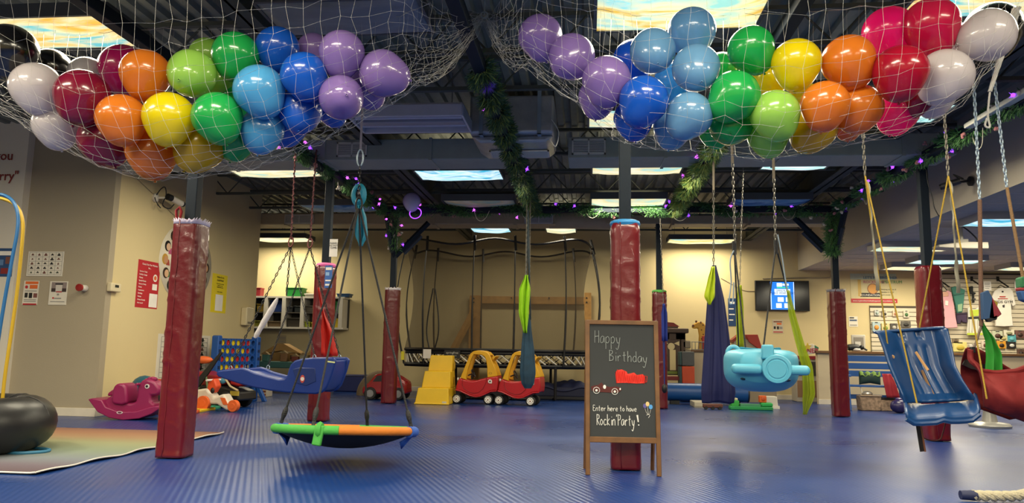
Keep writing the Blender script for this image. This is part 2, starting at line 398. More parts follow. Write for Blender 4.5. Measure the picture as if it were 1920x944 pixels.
for q in (-.62, .62): s.bb((q-.012, -.3, -.03), (q+.012, .3, .1))
s.obj('housing', mat('#b4b4c0', .4), t, bevel=.004)
MB().bb((-.6, -.06, -.02), (.6, .06, .06)).obj('spine', mat('#8e8e9c', .4), t, bevel=.01)
for q in (-.14, .14): MB().cyl((-.59, q, .01), (.59, q, .01), .019, 10).obj('tube', mat('#b5b3c2', .3), t)
for q in (-.45, .45): MB().cyl((q, 0, .1), (q, 0, .56), .005, 5).obj('hanger', M_HOUS, t)
from mathutils import noise as mnoise
# ================================================================ DUCTS
M_FOIL = mat('#a5a8aa', .36, metal=.45, noise=.2, bump=.5, bscale=9); M_DUCT = mat('#8d958f', .55, noise=.08); M_DUCT2 = mat('#a8997c', .6, noise=.06)
M_GRILLE = mat('#c5c4bd', .5); M_BLK = mat('#101214', .5); M_GALV = mat('#9fb0bf', .4, metal=.6)
def grille_part(parent, c, w, h, face='y', split=True, fm_=None):
    """white framed louvre; face y = on a front face, z = on an underside"""
    m = MB(); n = 9; b = .02
    m.rect(-w/2, -h/2, w/2, h/2, -.002, 1)
    for a in ((-w/2, -h/2, w/2, -h/2+b), (-w/2, h/2-b, w/2, h/2), (-w/2, -h/2, -w/2+b, h/2), (w/2-b, -h/2, w/2, h/2)):
        m.bb((a[0], -.014, a[1]), (a[2], 0, a[3]))
    if split: m.bb((-.008, -.014, -h/2), (.008, 0, h/2))
    for i in range(n): zc = -h/2+b+(i+.5)*(h-2*b)/n; m.box((0, -.007, zc), (w-2*b, .012, (h-2*b)/n*.45), (R(25), 0, 0))
    if face == 'z': m.v = [Matrix.Rotation(R(90), 4, 'X') @ p for p in m.v]
    return m.shift(c).obj('grille', [fm_ or M_GRILLE, mat('#3a3d3e', .7)], parent, smooth=False)
t = thing('air_duct', 'long grey air duct with a white grille, behind the hanging strip light', 'air duct', (-2.2, 9.36, 3.36))
MB().bb((-4.2, -.26, 0), (1.3, .28, .27)).obj('casing', M_DUCT, t, bevel=.01)
for q in (-2.6, -1.2, .2): MB().bb((q-.02, -.275, -.012), (q+.02, .29, .28)).obj('joint_band', M_DUCT, t, smooth=False)
g0 = at(661, 253, 9.09); grille_part(t, (g0.x+2.2, -.262, .135), .4, .19)
t = thing('air_duct', 'grey air duct right of the foil-wrapped box, with a white two-pane grille', 'air duct', (.75, 9.36, 3.36))
MB().bb((-1.0, -.26, 0), (3.6, .28, .27)).obj('casing', M_DUCT, t, bevel=.01)
for q in (.2, 1.6, 3.0): MB().bb((q-.02, -.275, -.012), (q+.02, .29, .28)).obj('joint_band', M_DUCT, t, smooth=False)
g0 = at(1104, 245, 9.09); grille_part(t, (g0.x-.75, -.262, .14), .42, .2)
xa, xb = at(880, 255, 8.25).x, at(1038, 255, 8.25).x
bx = (xa+xb)/2; bw = (xb-xa)/2
t = thing('foil_duct_box', 'silver foil-wrapped duct box hung on two metal straps, behind the central garland', 'air duct', (bx, 8.68, 3.38))
m = MB(); nn = 14
def foil(u, v):
    a = [(-bw, -.42, .47), (-bw, -.42, 0.06), (-bw*.72, -.1, -.02), (-bw*.72, .42, -.02)]
    return (0, 0, 0)
m.bb((-bw, -.45, .05), (bw, .42, .5)); m.prism([(-bw, .05), (bw, .05), (bw*.8, -.03), (-bw*.75, -.03)], -.35, .42)
m.obj('casing', M_FOIL, t, bevel=.03, seg=3)
for q in (-bw*.72, bw*.66):
    s = MB().bb((q-.022, -.462, .03), (q+.022, -.452, .62)).bb((q-.022, -.462, .03), (q+.022, .3, .04)); s.obj('strap', M_GALV, t, smooth=False)
for q in (-bw*.28, bw*.5): grille_part(t, (q, .12, -.04), .34, .3, 'z', False)
MB().tube(smoothpts([(bw*.95, -.46, .2), (bw*1.12, -.47, .05), (bw*1.05, -.47, -.12), (bw*.9, -.46, -.02)]), .006, 6).obj('cable', M_GRILLE, t)
t = thing('air_duct', 'long beige air duct high across the back, above the trampoline', 'air duct', (0, 14.4, 3.36))
MB().bb((-9, -.25, .03), (-.62, .25, .26)).bb((.35, -.2, .05), (4.6, .2, .22)).obj('casing', M_DUCT2, t, bevel=.02)
for q in (-7.5, -6, -4.5, -3, -1.4, 1.6, 3): MB().bb((q-.025, -.265, .015), (q+.025, .26, .27)).obj('joint_band', M_DUCT2, t, smooth=False)
MB().tube(smoothpts([(-.75, 0, .16), (-.4, 0, .16), (0, 0, .15), (.45, 0, .14)], 4), .17, 18).obj('elbow', M_DUCT2, t)
g0 = at(1010, 410, 14.1); grille_part(t, (g0.x, -.27, .13), .55, .19)
g0 = at(560, 412, 14.1); grille_part(t, (g0.x, -.27, .13), .6, .19)
# ================================================================ STEEL POSTS WITH RED PADS
M_PAD = [mat('#600d19', .3, noise=.05, coat=.25, bump=.12, bscale=25), mat('#5a0c17', .3, noise=.05, coat=.25, bump=.12, bscale=25), mat('#650e19', .32, noise=.05, coat=.2, bump=.12, bscale=25)]
def rsq(u, w, rr):
    """rounded square cross section, u in 0..1"""
    t = 2*PI*u; c, s = math.cos(t), math.sin(t); p = 5
    k = (abs(c)**p+abs(s)**p)**(-1/p); return c*k*w, s*k*w
def pad_mesh(h, w, seed, z0=.01, wr=1):
    m = MB(); nu, nv = 44, 90
    def fn(u, v):
        x, y = rsq(u, w, 0); z = z0+v*h; n = Vector((x, y, 0)).normalized()
        q = Vector((x*5+seed*7.3, y*5, z*2.1+x*2.5)); d = 0
        a = 1-abs(mnoise.noise(Vector((q.x*.8, q.y*.8, z*5.5+seed+(x+y)*4)))*2); d += .0075*wr*max(0, a-.84)/.16
        d += .003*wr*mnoise.noise(q*1.4)
        if v < .1: d += .012*wr*(1-v/.1)*mnoise.noise(Vector((x*9, y*9, z*6+seed)))
        if v > .985: d -= .02*(v-.985)/.015
        return (x+n.x*d, y+n.y*d, z)
    m.grid(fn, nu, nv, cu=True)
    k = len(m.v); m.f.append([i*nv+nv-1 for i in range(nu)]); m.m.append(0); m.f.append([i*nv for i in range(nu-1, -1, -1)]); m.m.append(0)
    # stitched flap edge down the front
    m.tube([(-w*.35+.004*math.sin(i*1.7+seed), -w-.001, z0+h*i/24) for i in range(25)], .006, 5)
    return m
def column(x, y, label, seed, top=Z_BEAM, ph=2.05, w=.125, post=.05, ring=None, tatters=None):
    t = thing('padded_post', label, 'post', (x, y, 0), 0)
    MB().box((0, 0, top/2), (post*2, post*2, top)).obj('post', M_POST, t, bevel=.006)
    pad_mesh(ph, w, seed, wr=1).obj('pad', M_PAD[seed % 3], t, ang=180)
    if ring:
        MB().torus((0, 0, ph+.015), w*.82, .03, 28, 8, sc=(1, 1)).obj('foam_ring', mat(ring, .6), t)
    if tatters:
        s = MB(); rr = random.Random(seed)
        s.grid(lambda u, v: (rsq(u, w*1.01, 0)[0], rsq(u, w*1.01, 0)[1], ph-.03+v*.03), 46, 2, cu=True)
        for i in range(46):
            hx = rr.uniform(.003, .028); b0 = s.v[2*i+1]; b1 = s.v[(2*i+3) % 92]; mid = (b0+b1)/2; s.v.append(Vector((mid.x*1.08+rr.uniform(-.02, .02), mid.y*1.08, ph+hx)))
            s.f.append([2*i+1, (2*i+3) % 92, len(s.v)-1]); s.m.append(0)
        s.obj('torn_lining', mat(tatters, .7), t, solid=.002)
    return t
cL = column(-3.53, 6.28, 'red padded post at left foreground beside the rainbow rug', 0, tatters='#c9c0d8')
cML = column(-3.53, 9.76, 'red padded post behind the blue glider swing, blue notice near its top', 2, ring='#e86fb0')
cFL = column(-3.52, 13.25, 'red padded post with frayed white top, left of the trampoline', 1, tatters='#e6dfe0')
cC = column(.32, 6.46, 'red padded post standing right behind the chalkboard, blue ring on top', 2, ring='#2c86c4')
cC2 = column(1.28, 13.6, 'red padded post with green top, mostly hidden behind the chalkboard post', 1, ring='#58b04e')
cR1 = column(4.09, 9.44, 'red padded post behind the hanging blue seat swing at right', 0)
cR2 = column(4.08, 12.79, 'red padded post standing in front of the shop counter', 1, tatters='#8d8a90')
MB().tube([(-.09, -.1, 2.06), (-.1, -.1, 2.14), (-.07, -.1, 2.17), (-.05, -.1, 2.13), (-.06, -.1, 2.07)], .012, 6).obj('hook', mat('#8e2026', .4), cL)
# Y braces on the two posts carrying the cross beam
def brace(t, dx, dy, z0=2.62):
    a = Vector((0, 0, z0)); b = Vector((dx, dy, Z_BEAM-.03))
    MB().tube([a, b], .05, 4).obj('brace', M_POST, t, smooth=False)
    off = Vector((0, 0, -.12)); MB().tube([a.lerp(b, .3)+off, a.lerp(b, .8)+off], .035, 4).obj('conduit', M_STEEL, t, smooth=False)
brace(cFL, .62, 0); brace(cFL, 0, -.6); brace(cR2, -.62, 0); brace(cR2, 0, -.6)
# notices fixed to posts
def poster(name, label, cat, loc, rotz, w, h, base, rects=(), texts=(), discs=(), edge=None, tilt=0, mats=(), thick=.006, group=None, raw=None):
    t = thing(name, label, cat, loc, rotz, group)
    ml = [base]; m = MB().bb((-w/2, 0, -h/2), (w/2, thick, h/2)); cache = {}
    def mi(mm):
        if mm not in ml: ml.append(mm)
        return ml.index(mm)
    for i, (x0, z0, x1, z1, mm) in enumerate(rects): m.rect(x0*w, z0*h, x1*w, z1*h, -.0012-.0002*i, mi(mm))
    for i, (x, z, r_, mm) in enumerate(discs): m.disc(x*w, z*h, r_*w, -.0040-.0002*i, mi(mm), 14)
    if raw:
        for poly, mm in raw: m.add([(x*w, -.009, z*h) for x, z in poly], [tuple(range(len(poly)))], mi(mm))
    m.obj('sheet', ml, t, smooth=False)
    for (s, x, z, sz, mm, al) in texts: text(s, sz*h, mm, t, 'lettering', (x*w, -.0105, z*h), al)
    return t
K = mat('#1b1a1a', .6); W_ = mat('#efebe2', .55); RED = mat('#b5202a', .55); YLW = mat('#e6cf1f', .55); ORG = mat('#d9682b', .55); GRY = mat('#8c8a86', .6); BLUEP = mat('#2a62b0', .5)
p = at(622, 465, 9.69); poster('paper_notice', 'white paper notice taped to the blue post above the pink-topped pad', 'notice', (p.x+.02, 9.76-.062, p.z), 0, .11, .24, W_, texts=[('PLEASE\nDO NOT\nCLIMB', 0, .22, .13, K, 'CENTER')])
p = at(656, 515, 9.6); t = poster('wrap_notice', 'blue printed notice wrapped round the upper right of the pad behind glider swing', 'notice', (-3.53+.09, 9.76-.142, 1.9), 0, .1, .3, BLUEP,
    rects=[(-.4, .3, .4, .42, W_), (-.4, .05, .1, .2, mat('#8fb5dc', .5)), (-.4, -.2, .4, -.14, W_), (-.4, -.4, .2, -.32, W_)])
# ================================================================ OVERHEAD SWING FRAME AND GARLANDS
def beam(a, b, label):
    a, b = Vector(a), Vector(b); h = .05; d = (b-a)
    m = MB()
    if abs(d.x) > abs(d.y): m.bb((a.x, a.y-h, a.z-h), (b.x, b.y+h, b.z+h))
    else: m.bb((a.x-h, a.y, a.z-h), (b.x+h, b.y, b.z+h))
    return single(m, 'swing_beam', label, 'steel beam', M_POST, bevel=.006)
ZB = Z_BEAM+.05; YX = 12.5
beam((-3.53, 4.2, ZB), (-3.53, 13.3, ZB), 'blue-grey steel beam running away over the left row of posts')
beam((-.92, 4.2, ZB), (-.92, YX-.05, ZB), 'blue-grey steel beam running away under the foil-wrapped duct, wound with garland')
beam((1.45, 4.2, ZB), (1.45, YX-.05, ZB), 'steel beam running away over the blue airplane swing, under the green balloons')
beam((4.0, 4.2, ZB), (4.0, 13.0, ZB), 'steel beam running away over the right row of posts')
beam((-3.47, YX, ZB), (3.94, YX, ZB), 'blue-grey cross beam in front of the trampoline, carried on two braced posts')
M_PINE = [mat('#4a7a40', .7, noise=.2), mat('#335436', .7, noise=.2), mat('#76883f', .7, noise=.2)]
M_LILAC = glow_mat('purple_fairy_light', '#8a3cff', 3.0); M_PINKL = glow_mat('pink_fairy_light', '#e060ff', 2.2); M_WHL = mat('#d9cfc0', .4); M_WIRE = mat('#c8c4b0', .5)
M_BAUB = mat('#b070a0', .15, metal=.8); M_ROSE = mat('#b5797a', .4)
def garland(a, b, label, seed, rad=.1, dens=1500, turns=1.1, mi=0, lights=10, pink=.25, roses=0, helix=True, hang=()):
    a, b = Vector(a), Vector(b); d = b-a; Ln = d.length; u, w = fr(d); dn = d.normalized(); rr = random.Random(seed)
    t = thing('garland', label, 'garland', a.lerp(b, .5)); o = a.lerp(b, .5); m = MB()
    for i in range(int(Ln*dens)):
        s = rr.random(); th = 2*PI*(s*Ln*turns) + (rr.gauss(0, .85) if helix else rr.uniform(0, 2*PI))
        r0 = rr.uniform(.055, .085); base = a+d*s+(u*math.cos(th)+w*math.sin(th))*r0
        dr = (u*math.cos(th)+w*math.sin(th))*rr.uniform(.3, 1)+dn*rr.uniform(-1, 1)+Vector((rr.uniform(-.5, .5), rr.uniform(-.5, .5), rr.uniform(-.6, .3)))
        dr.normalize(); ln = rr.uniform(.035, rad*.85); sd = dr.cross(Vector((rr.random(), rr.random(), rr.random()))).normalized()*rr.uniform(.003, .0075)
        m.add([base-sd-o, base+sd-o, base+dr*ln+sd*.4-o, base+dr*ln-sd*.4-o], [(0, 1, 2, 3)], 0 if rr.random() < .75 else 1)
    m.obj('foliage', [M_PINE[mi], M_PINE[(mi+1) % 3]], t, smooth=False)
    for i in range(lights):
        s = (i+rr.uniform(.2, .8))/lights; th = rr.uniform(PI*.7, PI*2.1); c = a+d*s+(u*math.cos(th)+w*math.sin(th))*rr.uniform(.1, .16)-o
        fairy(t, c, rr, M_PINKL if rr.random() < pink else M_LILAC)
    for i in range(roses):
        s = (i+rr.random())/roses; th = rr.uniform(0, 2*PI); c = a+d*s+(u*math.cos(th)+w*math.sin(th))*.13-o
        q = MB()
        for k in range(5): q.ball(c+Vector((rr.uniform(-.02, .02), rr.uniform(-.02, .02), rr.uniform(-.02, .02))), rr.uniform(.012, .022), 8)
        q.obj('flower', M_ROSE if rr.random() < .6 else M_WHL, t)
    for (s, wd, dp) in hang:   # loops of bare light wire
        c = a+d*s-o; MB().tube(smoothpts([c+dn*-wd+Vector((0, -.06, -.03)), c+dn*-wd*.6+Vector((0, -.08, -dp*.8)), c+Vector((0, -.08, -dp)), c+dn*wd*.6+Vector((0, -.08, -dp*.7)), c+dn*wd+Vector((0, -.06, -.02))], 5), .004, 5).obj('light_wire', M_WIRE, t)
    return t
def fairy(t, c, rr, mm, r=.02):
    q = MB().ball(c, r, 8)
    for k in range(6):
        dv = Vector((rr.uniform(-1, 1), rr.uniform(-1, 1), rr.uniform(-1, 1))).normalized(); sd = dv.cross(Vector((.3, .5, .8))).normalized()*.006
        q.add([Vector(c)-sd, Vector(c)+sd, Vector(c)+dv*r*2.3], [(0, 1, 2)])
    q.obj('fairy_light', mm, t)
gL = garland((-3.53, 7.6, ZB), (-3.53, YX-.1, ZB), 'dark green garland with purple and pink lights on the left beam', 1, lights=16, pink=.4, roses=14, dens=1300, hang=((.55, .12, .16), (.75, .1, .2)))
gC = garland((-.92, 6.0, ZB), (-.92, YX-.1, ZB), 'dark green garland spiralling along the beam under the foil-wrapped duct', 2, lights=3, mi=1, rad=.13, dens=2200, turns=1.6, hang=())
gM = garland((1.45, 8.4, ZB), (1.45, YX-.1, ZB), 'olive green garland with a purple light, hanging just right of the central post', 3, lights=5, mi=2, rad=.14, dens=2200, turns=1.3)
gR = garland((4.0, 6.1, ZB), (4.0, YX-.1, ZB), 'garland with purple lights and pale flowers on the right beam', 4, lights=20, pink=.1, roses=34, dens=900, hang=((.3, .12, .25), (.8, .1, .2)))
gX = garland((-3.4, YX, ZB), (3.85, YX, ZB), 'dark garland with small purple lights wound along the cross beam', 5, lights=22, pink=.35, roses=16, dens=1300, turns=.9, hang=((.22, .13, .2), (.33, .12, .17), (.48, .12, .15), (.68, .15, .2), (.8, .12, .16), (.92, .12, .18)))
gV = garland((4.02, 12.66, 2.62), (4.0, 12.5, 3.3), 'leafy garland hanging down the fork of the braced post near the shop', 6, lights=0, rad=.16, dens=2200, helix=False, roses=3)
gV2 = garland((-3.46, 13.1, 2.75), (-3.4, 12.6, 3.3), 'bare twiggy garland hanging down the fork of the braced post left of trampoline', 7, lights=4, pink=.5, rad=.12, dens=700, helix=False, roses=6)
# big purple glow where the garland starts, shaped as a burst of spikes
rr = random.Random(4); c0 = at(913, 160, 6.2)
bp_ = MB()
for k in range(160):
    dv = Vector((rr.gauss(0, 1), rr.gauss(0, 1), rr.gauss(0, 1))).normalized(); sd = dv.cross(Vector((.3, .5, .8))).normalized()*.004
    bp_.add([-sd, sd, dv*.09], [(0, 1, 2)])
bp_.shift(c0); single(bp_, 'glow_spikes', 'purple glow shaped as thin spikes at the near end of the central garland', 'glow', mat('#6a45c8', .35, metal=.3))
b_ = single(MB().torus((0, 0, 0), .1, .008, 28, 6, M=Matrix.Translation(at(779, 400, 12.3)) @ Matrix.Rotation(R(75), 4, 'X')), 'light_ring', 'small glowing purple ring under the silver balloon', 'light', glow_mat('ring_glow', '#9a40ff', 2.5))
# ================================================================ BALLOONS IN TWO CEILING NETS
def bal_mat(h, tr=.3, alpha=1): return mat(h, .22, noise=.03, nscale=2, coat=.6, spec=.5, trans=tr, alpha=alpha)
BC = dict(black=bal_mat('#0b0b0d', 0), white=bal_mat('#c9c2c6', .35), grey=bal_mat('#9a979c', .3), maroon=bal_mat('#7d1433', .25, .93), magenta=bal_mat('#8e1250', .25, .93),
          pink=bal_mat('#e0187c', .45, .88), rose=bal_mat('#c4164c', .35, .9), red=bal_mat('#a81230', .3, .93), orange=bal_mat('#d67a24', .35), yellow=bal_mat('#dcca0c', .35), lime=bal_mat('#93c455', .35),
          green=bal_mat('#22a650', .35), sky=bal_mat('#4f9fd4', .35), pale=bal_mat('#6a9cc6', .35), blue=bal_mat('#1857c0', .3), purple=bal_mat('#8a70b4', .35), gold=bal_mat('#c9a70a', .35), silver=bal_mat('#ccd0d8', .15))
def bal_meshes(cname):
    p = []
    for i in range(21):
        a = PI*i/20; r_ = math.sin(a); z = -math.cos(a)
        if z < 0: z *= 1.22; r_ *= 1-.13*math.sin(PI*min(1, -z/1.22))*(-z)
        p.append((max(r_, 0), z))
    b = MB().lathe(p, 28)
    k = MB().lathe([(.035, -1.24), (.05, -1.27), (.028, -1.22), (.07, -1.17)], 10).torus((0, 0, -1.28), .045, .016, 12, 6)
    return b, k
BM = {}
def balloon(px, py, rp, c, y, tail, label, group, name='balloon'):
    p = at(px, py, y); dep = (p-CAM).dot(FW); r_ = rp*dep/F_PX*1.02
    d = (RT*tail[0]-UP*tail[1]-FW*(tail[2] if len(tail) > 2 else .0)).normalized()
    t = thing(name, label, 'balloon', p, 0, group); t.rotation_mode = 'QUATERNION'; t.rotation_quaternion = Vector((0, 0, -1)).rotation_difference(d); t.scale = (r_, r_, r_*.97)
    if c not in BM:
        b, k = bal_meshes(c); BM[c] = (b.obj('body', BC[c], t, ang=180), k.obj('knot', BC[c], t, ang=180))
    else:
        for o in BM[c]: q = o.copy(); col.objects.link(q); q.parent = t
    return t
GL, GR = 'balloons in the left ceiling net', 'balloons in the right ceiling net'
DN = (0, 1)
for b in [
 (18, 95, 49, 'black', 4.62, DN, 'big black balloon at the far left end of the left net'),
 (95, 128, 36, 'black', 5.0, DN, 'half hidden black balloon between the big black one and the grey one'),
 (68, 163, 45, 'white', 4.55, (.2, 1), 'front white balloon at the far left, just under the black ones'),
 (106, 234, 41, 'white', 4.72, (.2, 1), 'lower white balloon at the far left, left of the dark maroon one'),
 (163, 140, 33, 'grey', 5.0, DN, 'greyish white balloon peeping out above the maroon balloon at left'),
 (155, 180, 49, 'maroon', 4.5, (-.2, 1, .2), 'shiny maroon balloon in front, left of the two stacked orange ones'),
 (232, 128, 44, 'magenta', 4.95, DN, 'dark magenta balloon behind the upper orange balloon, left net'),
 (196, 262, 46, 'maroon', 4.78, (.4, 1), 'low dark maroon balloon at the net bottom, left of a hidden orange one'),
 (273, 138, 45, 'orange', 4.55, (0, 1, .1), 'upper orange balloon of the left net, under the magenta one'),
 (228, 222, 45, 'orange', 4.45, (.15, 1, .1), 'middle orange balloon left of the bright yellow balloon, left net'),
 (285, 284, 46, 'orange', 4.75, (.1, 1), 'lowest orange balloon at the bottom of the left net'),
 (360, 138, 44, 'lime', 4.5, (-.1, 1, 2.2), 'front lime balloon with its knot showing, left net'),
 (388, 103, 32, 'lime', 5.0, DN, 'lime balloon mostly hidden behind the front lime and the upper green one'),
 (418, 155, 34, 'lime', 4.9, DN, 'lime balloon squeezed behind, under the upper green balloon of left net'),
 (317, 220, 47, 'yellow', 4.45, (-.1, 1), 'bright yellow balloon in front at the middle of the left net'),
 (375, 272, 47, 'gold', 4.72, (-.6, 1), 'dull yellow balloon at the net bottom beside the lowest orange one'),
 (442, 103, 43, 'green', 4.6, (-.1, 1), 'upper green balloon of the left net, beside the upper blue one'),
 (407, 219, 46, 'green', 4.45, (.35, 1), 'front green balloon right of the bright yellow one, left net'),
 (444, 262, 36, 'green', 4.8, (-.3, 1), 'green balloon at the net bottom behind the front green one, left net'),
 (445, 190, 34, 'green', 4.95, DN, 'green balloon hidden behind the sky blue balloon of the left net'),
 (520, 90, 40, 'blue', 4.7, DN, 'uppermost royal blue balloon of the left net'),
 (486, 169, 47, 'sky', 4.45, (.45, 1), 'big sky blue balloon in front, left net'),
 (492, 243, 40, 'sky', 4.65, (-.2, 1), 'lower sky blue balloon at the net bottom, left net'),
 (570, 141, 43, 'blue', 4.45, (.35, 1), 'front royal blue balloon beside the purple ones, left net'),
 (563, 207, 41, 'blue', 4.65, (.1, 1, .6), 'royal blue balloon under the front blue one, knot facing out, left net'),
 (540, 232, 38, 'blue', 4.88, (-.2, 1), 'blue balloon at the net bottom, behind the lower sky blue one'),
 (622, 205, 30, 'blue', 4.9, (.4, 1), 'small bit of blue balloon under the lower purple one, left net'),
 (641, 99, 42, 'purple', 4.5, (-.15, 1), 'upper purple balloon in front, left net'),
 (588, 92, 30, 'purple', 4.95, DN, 'pale purple balloon behind, between the blue and the upper purple one'),
 (640, 183, 41, 'purple', 4.5, (.6, .15, 1.4), 'lower purple balloon in front with a knot on its right, left net'),
 (717, 138, 44, 'purple', 4.6, (1, .25), 'purple balloon pointing right at the right end of the left net'),
 (688, 165, 36, 'purple', 4.85, (.5, 1), 'purple balloon behind, between the lower one and the one pointing right')]:
    balloon(*b, GL)
for b in [
 (1013, 68, 41, 'purple', 4.75, (.25, 1), 'uppermost purple balloon at the left end of the right net'),
 (1072, 107, 43, 'purple', 4.65, (-.6, .8, .9), 'second purple balloon from the left end of the right net'),
 (1137, 150, 45, 'purple', 4.5, (-.1, 1), 'third purple balloon of the right net, large and in front'),
 (1121, 182, 36, 'purple', 4.75, (-.1, 1), 'pinkish purple balloon hidden behind the third purple one, right net'),
 (1188, 112, 38, 'blue', 4.95, DN, 'royal blue balloon behind, left of the upper pale blue one, right net'),
 (1224, 96, 42, 'pale', 4.55, (.05, 1, 1.2), 'pale blue balloon with knot facing out, left of the topmost pale blue one'),
 (1297, 58, 44, 'pale', 4.7, DN, 'topmost pale blue balloon in front of the yellow lit panel'),
 (1305, 128, 44, 'pale', 4.5, (0, 1, 1.2), 'pale blue balloon with knot facing out, under the topmost one'),
 (1207, 188, 46, 'blue', 4.45, (-.4, 1), 'big royal blue balloon in front, right net'),
 (1188, 222, 37, 'blue', 4.7, (.1, 1), 'royal blue balloon hanging low behind the big blue one, right net'),
 (1293, 216, 43, 'pale', 4.5, (-.6, .8), 'pale blue balloon left of the middle green one, right net'),
 (1262, 238, 37, 'pale', 4.75, (-.2, 1), 'pale blue balloon at the net bottom, right net'),
 (1263, 152, 36, 'sky', 4.95, DN, 'lighter blue balloon tucked behind the pale blue ones, right net'),
 (1408, 92, 43, 'green', 4.55, (.55, 1), 'upper green balloon of the right net'),
 (1378, 180, 47, 'green', 4.45, (-.65, .7), 'middle green balloon in front, right net'),
 (1370, 232, 41, 'green', 4.65, (-.3, .6, 1.0), 'lower green balloon at the net bottom with its knot showing, right net'),
 (1340, 245, 30, 'green', 4.9, (.2, 1), 'bit of bright green balloon at the bottom between pale blue and lower green'),
 (1352, 128, 30, 'green', 4.95, DN, 'green balloon hidden between the pale blue and the upper green one'),
 (1493, 118, 45, 'yellow', 4.5, (-.05, 1), 'upper yellow balloon in front, right net'),
 (1453, 214, 45, 'lime', 4.45, (.3, 1), 'front lime balloon below the upper yellow one, right net'),
 (1440, 252, 38, 'lime', 4.7, (.15, 1), 'lime balloon at the very bottom of the right net'),
 (1525, 240, 43, 'gold', 4.72, (-.6, 1), 'golden yellow balloon at the bottom of the right net'),
 (1438, 150, 36, 'yellow', 4.95, DN, 'yellow balloon behind, between the upper green and the upper yellow'),
 (1510, 190, 34, 'yellow', 4.95, DN, 'yellow balloon hidden behind the lower orange one, right net'),
 (1590, 114, 48, 'orange', 4.5, (.4, 1), 'upper orange balloon in front, right net'),
 (1547, 196, 44, 'orange', 4.42, (-.15, 1), 'lower orange balloon in front above the golden one, right net'),
 (1611, 202, 43, 'orange', 4.62, (-.3, 1), 'orange balloon right of the lower front orange one, right net'),
 (1590, 232, 28, 'orange', 4.85, DN, 'bit of orange balloon at the bottom between two orange ones'),
 (1636, 105, 30, 'orange', 4.9, DN, 'orange balloon behind, between the upper orange and the red one'),
 (1667, 60, 47, 'pink', 4.75, DN, 'left of the two pink balloons at the top of the right net'),
 (1745, 47, 50, 'rose', 4.6, (.35, 1), 'right, redder of the two pink balloons at the top of the right net'),
 (1688, 134, 49, 'red', 4.42, (-.05, 1), 'shiny red balloon in front at the right of the right net'),
 (1682, 208, 40, 'pink', 4.85, (-.3, 1), 'hot pink balloon low behind the shiny red one'),
 (1772, 142, 49, 'white', 4.55, (-.5, .9), 'big white balloon in front at the right end of the right net'),
 (1852, 66, 48, 'white', 4.55, (-1, .3), 'uppermost white balloon at the right end, against a black one'),
 (1862, 55, 50, 'black', 4.95, DN, 'black balloon behind the uppermost white one at right'),
 (1797, 78, 34, 'white', 4.9, DN, 'white balloon hidden between the pink and the uppermost white one'),
 (1752, 180, 36, 'white', 4.8, (-.2, 1), 'white balloon at the bottom behind the big white one, right net'),
 (1718, 188, 28, 'red', 4.75, (-.3, 1), 'bit of red balloon between the shiny red and the big white one')]:
    balloon(*b, GR)
balloon(772, 378, 16.5, 'silver', 12.3, DN, 'small silver balloon by itself on the garland of the cross beam', None)
# ---------------------------------------------------------------- the nets
M_NET = mat('#b5b4ae', .6)
def net(label, bottom, seed, ny, half, loc_top=3.42, fan=None):
    """bottom: (px, py, half width in m) along the sag line at y = 4.62"""
    rr = random.Random(seed); pts = [at(px, py, 4.66) for px, py, *_ in bottom]; hw = [b[2] for b in bottom]
    sp = smoothpts(pts, 8); k = len(pts)-1
    L_ = [0]
    for a, b in zip(sp, sp[1:]): L_.append(L_[-1]+(b-a).length)
    nx = int(L_[-1]/.105)
    def spine(s):
        d = s*L_[-1]
        for i in range(len(sp)-1):
            if L_[i+1] >= d: f = (d-L_[i])/(L_[i+1]-L_[i]+1e-9); break
        g = (i+f)/(len(sp)-1)*k; gi = min(int(g), k-1); gf = g-gi
        return sp[i].lerp(sp[i+1], f), hw[gi]*(1-gf)+hw[gi+1]*gf
    P = []
    for i in range(nx+1):
        c, h = spine(i/nx); row = []
        for j in range(ny+1):
            ph = PI*j/ny; top = max(loc_top-c.z, .02)
            q = Vector((c.x, c.y-math.cos(ph)*h*1.05, loc_top-top*max(0, math.sin(ph))**.62))
            a = .012
            row.append(q+Vector((rr.gauss(0, a), rr.gauss(0, a), rr.gauss(0, a))))
        P.append(row)
    m = MB()
    for i in range(nx+1): m.tube(P[i], .0008, 3)
    for j in range(ny+1): m.tube([P[i][j] for i in range(nx+1)], .0008, 3)
    # gathered draw-cords along both upper edges
    for j in (0, ny): m.tube([P[i][j] for i in range(nx+1)], .0022, 5)
    t = thing('balloon_net', label, 'net', P[nx//2][ny//2]); o = t.location.copy()
    kn = MB()
    for row in P:
        for q in row:
            s = .0028; kn.add([q+Vector(v)*s for v in ((1, 0, 0), (-1, 0, 0), (0, 1, 0), (0, -1, 0), (0, 0, 1), (0, 0, -1))], [(0, 2, 4), (2, 1, 4), (1, 3, 4), (3, 0, 4), (2, 0, 5), (1, 2, 5), (3, 1, 5), (0, 3, 5)])
    m.obj('mesh', M_NET, t, rel=o); kn.obj('knots', M_NET, t, rel=o, smooth=False)['kind'] = 'stuff'
    return t, P
hook = atz(908, 28, 3.5)
nL, PL = net('white net holding the left rainbow of balloons under the ceiling', [(-150, 120, .5), (0, 205, .55), (100, 268, .6), (240, 328, .62), (420, 318, .62), (560, 272, .58), (690, 206, .5), (775, 150, .3)], 3, 26, .6)
nR, PR = net('white net holding the right rainbow of balloons under the ceiling', [(985, 118, .3), (1080, 190, .45), (1180, 262, .55), (1320, 280, .6), (1445, 297, .62), (1560, 272, .6), (1690, 248, .58), (1790, 205, .5), (1900, 60, .3)], 5, 21, .6)
